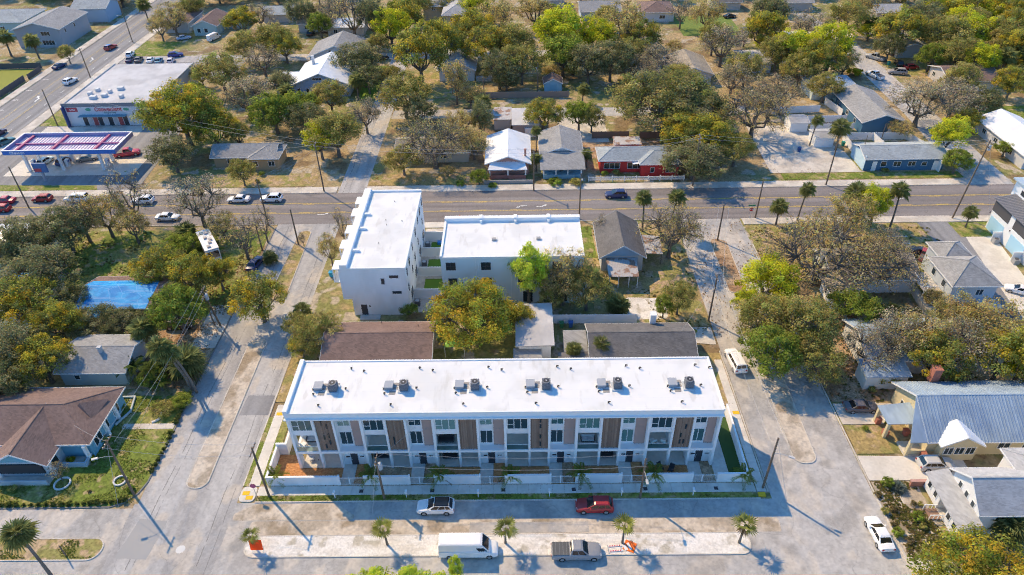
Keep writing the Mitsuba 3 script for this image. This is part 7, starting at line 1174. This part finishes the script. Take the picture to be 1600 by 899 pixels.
# ---- across the main road
GROW = 1.14
for kind, p, R, H, l in (
    ('biggold', (-80.3, 158.7), 9.5, 13, 'great golden tree between shop and bungalow'), ('gold', (-72.1, 155.6), 5.5, 9, 'golden tree right of the great golden tree'), ('dark', (-78.0, 144.4), 5, 8, 'dark lower tree under the great golden tree'), ('olive', (-82.2, 191.2), 7, 10, 'olive tree behind the great golden tree'), ('grey', (-70.1, 174.7), 7, 10, 'grey olive tree behind the bungalow yard'), ('olive', (-67.2, 156.2), 3, 6, 'small olive tree at the left end of the bungalow'), ('olive', (-60.5, 137.6), 3.2, 5.5, 'small tree in front of the bungalow'), ('mid', (-60.4, 164.5), 6, 9, 'green tree below the blue craftsman house'), ('mid', (-55.9, 170.3), 5.2, 8, 'green tree left of the palms below the craftsman house'), ('dark', (-51.9, 162.6), 5, 7.5, 'dark tree in the thicket below the craftsman house'), ('olive', (-49.0, 176.3), 5, 8, 'olive tree below the right end of the craftsman house'),
    ('olive', (-42.3, 151.1), 6.5, 9.5, 'large olive tree at the narrow street corner'), ('ygreen', (-45.9, 149.9), 4.2, 8, 'yellowish tree left of the narrow street corner'), ('grey', (-37.7, 163.7), 4.2, 8, 'grey tree arching over the narrow street'), ('dark', (-45.5, 199.8), 7, 10, 'dark olive tree right of the craftsman house'), ('dark', (-41.4, 190.0), 4.6, 7, 'dark palm thicket by the bright lawn'), ('olive', (-29.0, 173.1), 6.8, 10, 'large olive tree right of the narrow street'), ('dark', (-24.8, 167.5), 4.2, 7, 'dark green bush tree at the back lane'), ('gold', (-27.3, 195.6), 7.6, 15, 'tall golden tree with twin trunks left of the far bungalow'), ('gold', (-22.0, 206.3), 6, 14, 'golden brown tree behind the far bungalow lawn'), ('brown', (-16.4, 181.4), 4, 11, 'slim brown tree before the far bungalow'),
    ('bigbrown', (-18.9, 144.9), 8, 10, 'thick trunked oak before the low tan roofed house'), ('olive', (-25.7, 141.7), 4, 6, 'olive bush at the narrow street corner by the road'), ('brown', (-15.8, 140.7), 2.0, 2.2, 'reddish shrub at the foot of the thick trunked oak'), ('mid', (-8.7, 136.6), 2.2, 3.2, 'green bush at the left of the white roofed bungalow'), ('brown', (-10.3, 148.8), 3.6, 7, 'brown tree left of the white roofed bungalow'), ('dark', (-8.8, 158.9), 2.8, 9, 'dark narrow tree behind the white roofed bungalow'), ('brown', (-13.9, 159.4), 4, 7, 'brown tree left of the dark narrow tree'), ('gold', (6.3, 162.5), 4.6, 8, 'golden brown tree behind the grey roofed bungalow'), ('mid', (15.0, 163.3), 3.6, 7.5, 'deep green tree behind the bungalows'), ('olive', (18.1, 162.5), 3.2, 6, 'olive tree right of the deep green tree'),
    ('oak', (36.2, 164.5), 13.5, 11.5, 'very large dark live oak behind the red house'), ('oak', (42.3, 159.7), 9, 9.5, 'dark oak joined to the very large live oak'), ('gold', (37.9, 148.5), 6.2, 9, 'golden tree right behind the red house'), ('gold', (42.6, 147.2), 6.4, 9.5, 'golden dark tree by the tall pole at the red house'), ('dark', (38.0, 137.8), 7, 7.5, 'dark green mass at the right end of the red house'), ('bigbrown', (56.2, 158.0), 9, 10.5, 'grey mossy oak between live oak and white sheds'), ('grey', (66.0, 172.8), 6.5, 9, 'grey oak behind the white sheds'), ('olive', (48.5, 143.7), 4.5, 7, 'olive tree right of the golden dark tree'), ('olive', (80.7, 179.1), 4.5, 7, 'green tree before the pale metal hip roof'),
    ('grey', (98.1, 163.4), 8.2, 10.5, 'grey olive oak right of the second duplex'), ('grey', (107.4, 166.2), 6.6, 9.5, 'grey oak farther right of the second duplex'), ('ygreen', (96.0, 146.6), 4.8, 9, 'bright yellow green tree at the end of the long blue duplex'), ('mid', (95.5, 139.0), 3.2, 5, 'green bush under the bright yellow green tree'), ('olive', (115.2, 178.7), 5, 9, 'olive tree beside the brown roofed house'), ('brown', (90.9, 156.7), 3, 4, 'brown shrub at the duplex fence corner'), ('mid', (110.6, 146.8), 2.5, 3.4, 'round green bush at the right edge lawn'), ('dark', (116.0, 168.3), 5, 7, 'dark tree in front of the brown roofed house'), ('gold', (108.5, 160.4), 3.5, 5, 'golden shrub left of the white metal roof'), ('gold', (128.8, 178.5), 5, 8, 'golden tree at the right edge')):
    tree(kind, p, R, H, l)
for g, p, s, l in (('sabal_2', (17.3, 180.9), 1.0, 'round palm on the back lane'), ('sabal_2', (4.0, 142.6), .8, 'palm between the white and grey roofed bungalows'), ('sabal_0', (4.2, 151.5), .7, 'slim palm behind the gap of the two bungalows'), ('sabal_2', (15.4, 144.1), .8, 'palm at the right end of the grey roofed bungalow'), ('sabal_2', (74.2, 151.0), 1.35, 'palm beside the duplex yard'), ('sabal_0', (69.0, 153.6), .8, 'tall palm at the nearer white shed'), ('sabal_2', (-61.4, 179.5), 1.3, 'left palm in the thicket below the craftsman house'), ('sabal_2', (-44.0, 186.3), 1.3, 'palm at the bend of the narrow street'), ('sabal_2', (-44.6, 206.0), 1.2, 'palm in front of the dark olive tree'), ('sabal_2', (-163.6, 226.5), 1.5, 'left palm beside the two storey grey house'), ('sabal_2', (-152.9, 223.6), 1.4, 'right palm beside the two storey grey house'), ('sabal_2', (-134.5, 263.5), 1.4, 'palm at the avenue corner'), ('sabal_2', (-18.3, 213.0), 1.6, 'dark palm before the far bungalow'), ('sabal_2', (135.9, 194.8), 1.5, 'left palm at the brown roofed house'), ('sabal_2', (142.6, 196.5), 1.5, 'right palm at the brown roofed house'), ('sabal_2', (31.0, 201.2), 1.6, 'palm in the dark trees left of the live oak'), ('sabal_2', (16.2, 201.8), 1.7, 'palm in the dark trees behind the pale blue shed'), ('sabal_2', (113.4, 230.9), 1.3, 'palm on the far curved drive'), ('sabal_2', (-9.0, 170.2), 1.3, 'palm at the sheds behind the bungalow')): palm_tree(g, p, s, l)
for kind, p, r, h, l in (('shrub', (8.0, 136.5), 2.2, 1.6, 'green hedge left of the blue porch'), ('shrub', (12.5, 136.1), 2.2, 1.6, 'green hedge right of the blue porch'), ('shrub', (19.1, 140.0), 1.0, 1.4, 'left shrub before the red house'), ('shrub', (21.6, 140.6), 1.3, 1.3, 'right shrub before the red house'), ('shrub', (-58.0, 142.2), .9, 1.2, 'round shrub before the tan brick bungalow'), ('shrub', (-58.2, 139.2), .8, .9, 'lower shrub before the tan brick bungalow'), ('shrub', (-5.7, 135.5), 1.3, 1.2, 'dark shrub before the white roofed bungalow'), ('dryshrub', (-99.2, 211.0), 1.6, 1.5, 'grey bush at the shop back corner'), ('shrub', (81.2, 140.4), 1.2, .9, 'low shrub before the blue duplex'), ('goldshrub', (96.5, 198.5), 3, 2.5, 'yellow bush by the upper right street'), ('shrub', (-12.7, 136.5), 1.4, 1.3, 'shrub beside the reddish shrub by the road')): tree(kind, p, r, h, l)
# ---- far trees
GROW = 1.18
FAR = (
    ('brown', 6, 9, 'brown tree left of the blue green cottage', (-116.9, 245.6)),
    ('brown', 4, 7, 'brown tree over the avenue corner lawn', (-119.1, 239.1)),
    ('olive', 5, 8, 'olive tree behind the blue green cottage', (-116.3, 261.4)),
    ('gold', 5.5, 9, 'golden tree right of the blue green cottage', (-92.4, 240.7)),
    ('olive', 5.5, 8.5, 'olive tree above the car park', (-82.7, 215.4)),
    ('olive', 6.5, 9, 'wide olive tree above the craftsman house', (-76.1, 220.1)),
    ('gold', 5, 8, 'golden tree left of the grey gabled house', (-71.1, 215.7)),
    ('grey', 5.5, 8, 'grey tree behind the craftsman house', (-74.7, 204.6)),
    ('grey', 5, 8, 'grey tree at the top by the yellow green field', (-88.8, 249.8)),
    ('mid', 4, 7, 'round green tree in the sandy yard', (-65.7, 239.8)),
    ('bare', 8, 14, 'big bare branching tree at the top', (-53.5, 235.3)),
    ('dark', 5, 13, 'tall dark evergreen at the top', (-46.6, 233.5)),
    ('ygreen', 6, 11, 'yellow tree right of the dark evergreen', (-40.1, 227.1)),
    ('gold', 6, 11, 'golden tree before the yellow brick houses', (-36.9, 237.1)),
    ('olive', 6, 9, 'olive tree left of the yellow brick houses', (-35.3, 256.2)),
    ('olive', 3.5, 6, 'olive bush at the far end of the narrow street', (-43.6, 221.1)),
    ('gold', 7, 12, 'golden tree right of the yellow brick houses', (-14.4, 220.7)),
    ('gold', 7, 11, 'golden tree right of the far bungalow', (-9.1, 207.3)),
    ('brown', 7, 11, 'brown tree at the top, first of the far wood', (-6.8, 235.5)),
    ('olive', 6.5, 11, 'olive tree in the far wood left of the bright one', (-1.5, 209.8)),
    ('ygreen', 8.5, 14, 'bright yellow green tree, brightest in the far wood', (11.0, 215.5)),
    ('mid', 6, 11, 'green tree below the bright one in the far wood', (13.1, 200.8)),
    ('olive', 6, 10, 'olive tree left of the pale blue shed', (1.2, 195.2)),
    ('dark', 5.5, 9, 'dark tree behind the fence by the far bungalow', (-5.1, 192.0)),
    ('dark', 6, 10, 'dark tree right of the pale blue shed', (19.9, 194.3)),
    ('dark', 6, 10, 'dark tree left of the big live oak', (26.4, 196.6)),
    ('ygreen', 6, 11, 'yellow green tree right of the brightest tree', (23.5, 214.5)),
    ('brown', 8, 13, 'tall brown tree at the top centre', (32.7, 219.4)),
    ('gold', 6, 10, 'gold tree before the sandy clearing', (37.2, 215.7)),
    ('olive', 5, 8, 'olive tree at the sandy clearing', (33.0, 205.2)),
    ('brown', 7, 10, 'brown tree at the top centre left', (5.9, 244.1)),
    ('olive', 4, 7, 'olive tree at the grey roofed top house', (29.5, 243.2)),
    ('grey', 5.5, 8, 'grey bare tree beside the white gabled house', (40.5, 199.4)),
    ('grey', 5, 7.5, 'grey tree above the live oak', (34.1, 192.8)),
    ('bare', 4.5, 9, 'lone tree on the far green lawn', (55.1, 243.5)),
    ('brown', 6, 10, 'brown tree right of the far green lawn', (62.2, 237.4)),
    ('grey', 7, 11, 'tall grey tree right of the white gabled house', (60.1, 206.9)),
    ('olive', 5, 9, 'olive tree behind the tall grey tree', (59.7, 216.5)),
    ('olive', 5.5, 8, 'olive tree below the small grey house', (62.8, 190.8)),
    ('grey', 5, 8, 'grey tree below the tall grey tree', (57.5, 183.8)),
    ('gold', 6.5, 12, 'golden dark tree at the top right of centre', (74.7, 216.1)),
    ('dark', 6, 11, 'dark tree at the top right of centre', (83.0, 237.7)),
    ('ygreen', 6, 11, 'yellow green tree above the grey oak', (78.5, 203.2)),
    ('olive', 5, 9, 'olive tree right of the small grey house', (74.6, 201.5)),
    ('grey', 6, 11, 'grey tree at the top right', (89.8, 220.4)),
    ('ygreen', 6.5, 12, 'yellow green tree beside the upper right street', (89.4, 200.9)),
    ('gold', 6, 10, 'golden tree above the pale hip roof', (83.8, 194.1)),
    ('olive', 5, 8, 'olive tree above the white fence', (77.5, 190.2)),
    ('brown', 4, 7, 'brown tree at the kerb of the upper right street', (92.1, 196.2)),
    ('olive', 6, 10, 'olive tree before the far curved drive', (105.8, 231.5)),
    ('brown', 6, 10, 'brown tree at the top above the curved drive', (113.9, 241.7)),
    ('gold', 7, 12, 'golden tree right of the far curved drive', (114.2, 214.1)),
    ('dark', 4.5, 7, 'dark bush right of the silver pickup', (110.1, 209.0)),
    ('dark', 6, 11, 'dark tree at the top by the pale roofs', (127.5, 228.3)),
    ('mid', 4, 7, 'bright green tree beside the parked cars', (118.2, 200.3)),
    ('olive', 7, 11, 'olive tree above the brown roofed house', (126.4, 209.5)),
    ('olive', 6, 9, 'olive tree right behind the brown roofed house', (125.4, 199.2)),
    ('ygreen', 7, 11, 'yellow green tree at the upper right', (137.0, 211.9)),
    ('olive', 6.5, 10, 'olive tree at the far upper right', (142.1, 210.6)),
    ('gold', 6, 10, 'golden tree at the upper right edge', (142.9, 202.0)),
    ('gold', 7, 11, 'golden tree at the top right corner, left of two', (144.6, 234.2)),
    ('gold', 7, 11, 'golden tree at the top right corner, right of two', (155.6, 230.1)),
    ('ygreen', 6, 10, 'yellow tree at the top edge right', (140.5, 242.4)),
    ('ygreen', 5, 9, 'yellow green tree over the brown roof', (129.7, 193.7)),
    ('olive', 2.5, 5, 'small tree on the avenue pavement', (-140.2, 218.4)),
    ('dark', 5, 9, 'dark tree left of the slate roofed house', (-74.1, 249.2)),
    ('grey', 6, 9, 'grey tree behind the sandy yard', (-63.6, 251.6)),
    ('olive', 6, 8, 'olive tree behind the yellow brick houses', (-24.5, 261.8)),
    ('ygreen', 6, 10, 'yellow tree behind the yellow brick houses', (-13.8, 252.8)),
    ('dark', 4, 6, 'dark bush below the craftsman house left end', (-65.4, 189.7)),
    ('olive', 3.5, 6, 'olive bush at the back lane mouth', (-35.7, 193.3)),
    ('brown', 4, 6, 'brown bush along the back lane', (-12.5, 178.4)),
    ('olive', 5, 7, 'olive tree before the white gabled house', (43.5, 186.0)))
for kind, R, H, l, p in FAR: tree(kind, p, R, H, l)
# ---- woods at and beyond the top edge: trees nothing tells apart
CLEAR = [(-62, 184, -44, 225), (-40, 133, -33, 224), (-23, 184, -7, 214), (96, 130, 109, 240), (78, 178, 91, 191), (43, 184, 56, 209), (64, 195, 75, 213), (6, 184, 13, 195), (-33, 170, 60, 179), (55, 234, 75, 258), (115, 182, 131, 198), (22, 246, 37, 267), (43, 242, 56, 265), (-34, 240, -14, 269)]
def wood(n, poly, kinds, label, grp, seed):
    from shapely.geometry import Polygon, Point
    P = Polygon(poly); r = np.random.default_rng(seed); x0, y0, x1, y1 = P.bounds; k = 0; pts = []
    while k < n:
        q = r.uniform((x0, y0), (x1, y1))
        if not P.contains(Point(q)) or any(np.hypot(*(q - o)) < 5 for o in pts): continue
        pts.append(q); k += 1; (None if any(x0 - 2 < q[0] < x1 + 2 and y0 - 3 < q[1] < y1 + 3 for x0, y0, x1, y1 in CLEAR) else tree(kinds[k % len(kinds)], q, *((r.uniform(4.5, 7), r.uniform(7, 11)) if seed < 7 else (r.uniform(2.6, 4.6), r.uniform(4.0, 7.5))), label, grp))
wood(26, [(-260, 285), (-150, 296), (-150, 345), (-280, 345)], ['olive', 'dark', 'mid', 'ygreen'], 'scrub tree in the wood at the top left beyond the houses', 'wood at the top left', 1)
wood(30, [(-128, 272), (-40, 276), (-40, 330), (-128, 330)], ['olive', 'gold', 'grey', 'dark'], 'tree along the top edge left of centre', 'trees along the top edge left of centre', 2)
wood(30, [(-40, 274), (80, 272), (90, 330), (-40, 330)], ['brown', 'olive', 'gold', 'ygreen', 'grey'], 'tree along the top edge right of centre', 'trees along the top edge right of centre', 3)
wood(32, [(80, 258), (190, 240), (240, 330), (90, 330)], ['gold', 'olive', 'brown', 'dark', 'ygreen'], 'tree in the wood at the top right', 'wood at the top right', 4)
wood(16, [(128, 200), (165, 190), (185, 235), (135, 240)], ['olive', 'gold', 'ygreen'], 'tree in the grove at the right edge above the brown roof', 'grove at the right edge', 5)
wood(9, [(-168, 275), (-150, 275), (-152, 296), (-190, 296)], ['olive', 'dark'], 'dark scrub tree behind the far left houses', 'scrub behind the far left houses', 6)
GROW = 1.0
wood(22, [(-38, 178), (60, 180), (70, 262), (-30, 262)], ['mid', 'olive', 'dark', 'gold', 'brown'], 'bushy tree of the undergrowth between the far houses, centre', 'undergrowth between the far houses', 7)
wood(14, [(62, 188), (98, 180), (100, 250), (70, 255)], ['olive', 'gold', 'ygreen', 'grey'], 'bushy tree of the undergrowth left of the upper right street', 'undergrowth left of the upper right street', 8)
wood(14, [(-88, 178), (-42, 186), (-42, 262), (-98, 240)], ['olive', 'dark', 'grey', 'mid'], 'bushy tree of the undergrowth around the craftsman house', 'undergrowth around the craftsman house', 9)
wood(14, [(108, 190), (150, 176), (170, 235), (112, 240)], ['gold', 'olive', 'ygreen'], 'bushy tree of the undergrowth right of the upper right street', 'undergrowth right of the upper right street', 10)
wood(14, [(-118, 95), (-90, 95), (-92, 108), (-118, 118)], ['dark', 'olive'], 'dark tree of the thicket at the left edge', 'thicket at the left edge', 11)
# ---- leaf litter and tufts on open ground: one mass
def scatter(name, n, polys, size, cols, label, seed, h=.06):
    r = np.random.default_rng(seed); V, C = [], []
    for (x0, y0, x1, y1), w in polys:
        k = int(n * w); p = np.column_stack([r.uniform(x0, x1, k), r.uniform(y0, y1, k)]); d = meshkit.noise(np.column_stack([p * .35, np.full(k, seed)]), seed); p = p[d > .45]; k = len(p)
        a = r.uniform(0, 6.28, k); s = size * r.uniform(.4, 1.4, k); u = np.column_stack([np.cos(a), np.sin(a), r.uniform(-.4, .6, k)]) * s[:, None]; v = np.column_stack([-np.sin(a), np.cos(a), r.uniform(-.3, .8, k)]) * s[:, None] * .6
        c = np.column_stack([p, .10 + h * r.random(k)]); V.append(np.stack([c - u, c - v, c + u, c + v], 1)); C.append(np.repeat(np.array(cols)[r.integers(len(cols), size=k)] * r.uniform(.6, 1.3, (k, 1)), 4, 0))
    v = np.concatenate(V).reshape(-1, 3); k = np.arange(len(v) // 4)[:, None] * 4; key = numbered(name); scene[key] = mikit.ply((v, np.vstack([k + [0, 1, 2], k + [0, 2, 3]])), 'leaf', False, color=np.concatenate(C)); tag(key, label, None, None, 'stuff')
scatter('weed_tufts', 16000, (((-118, 93, -50, 119), .5), ((44.6, 71, 80, 118), .3), ((12.5, 86, 30.8, 119), .1), ((44.8, 46, 50, 57), .1)), .22, [(.13, .15, .04), (.20, .19, .06), (.26, .20, .09)], 'weeds and tufts scattered over the yards', 3)
scatter('fallen_leaves', 14000, (((44.6, 71, 70, 118), .4), ((31.5, 85, 44, 120), .1), ((-60, 75, -49.5, 118), .3), ((-33, 137, 100, 142), .2)), .13, [(.34, .19, .08), (.26, .16, .08), (.40, .28, .14)], 'fallen leaves under the trees', 4, .03)
scatter('lawn_grass', 26000, (((-72, 54.6, -49.6, 73), .6), ((-33.9, 54.8, 29, 55.5), .1), ((-90, 47, -51, 49.4), .3)), .10, [(.15, .21, .035), (.20, .24, .05), (.27, .25, .08)], 'grass blades of lawns and verges', 5, .08)
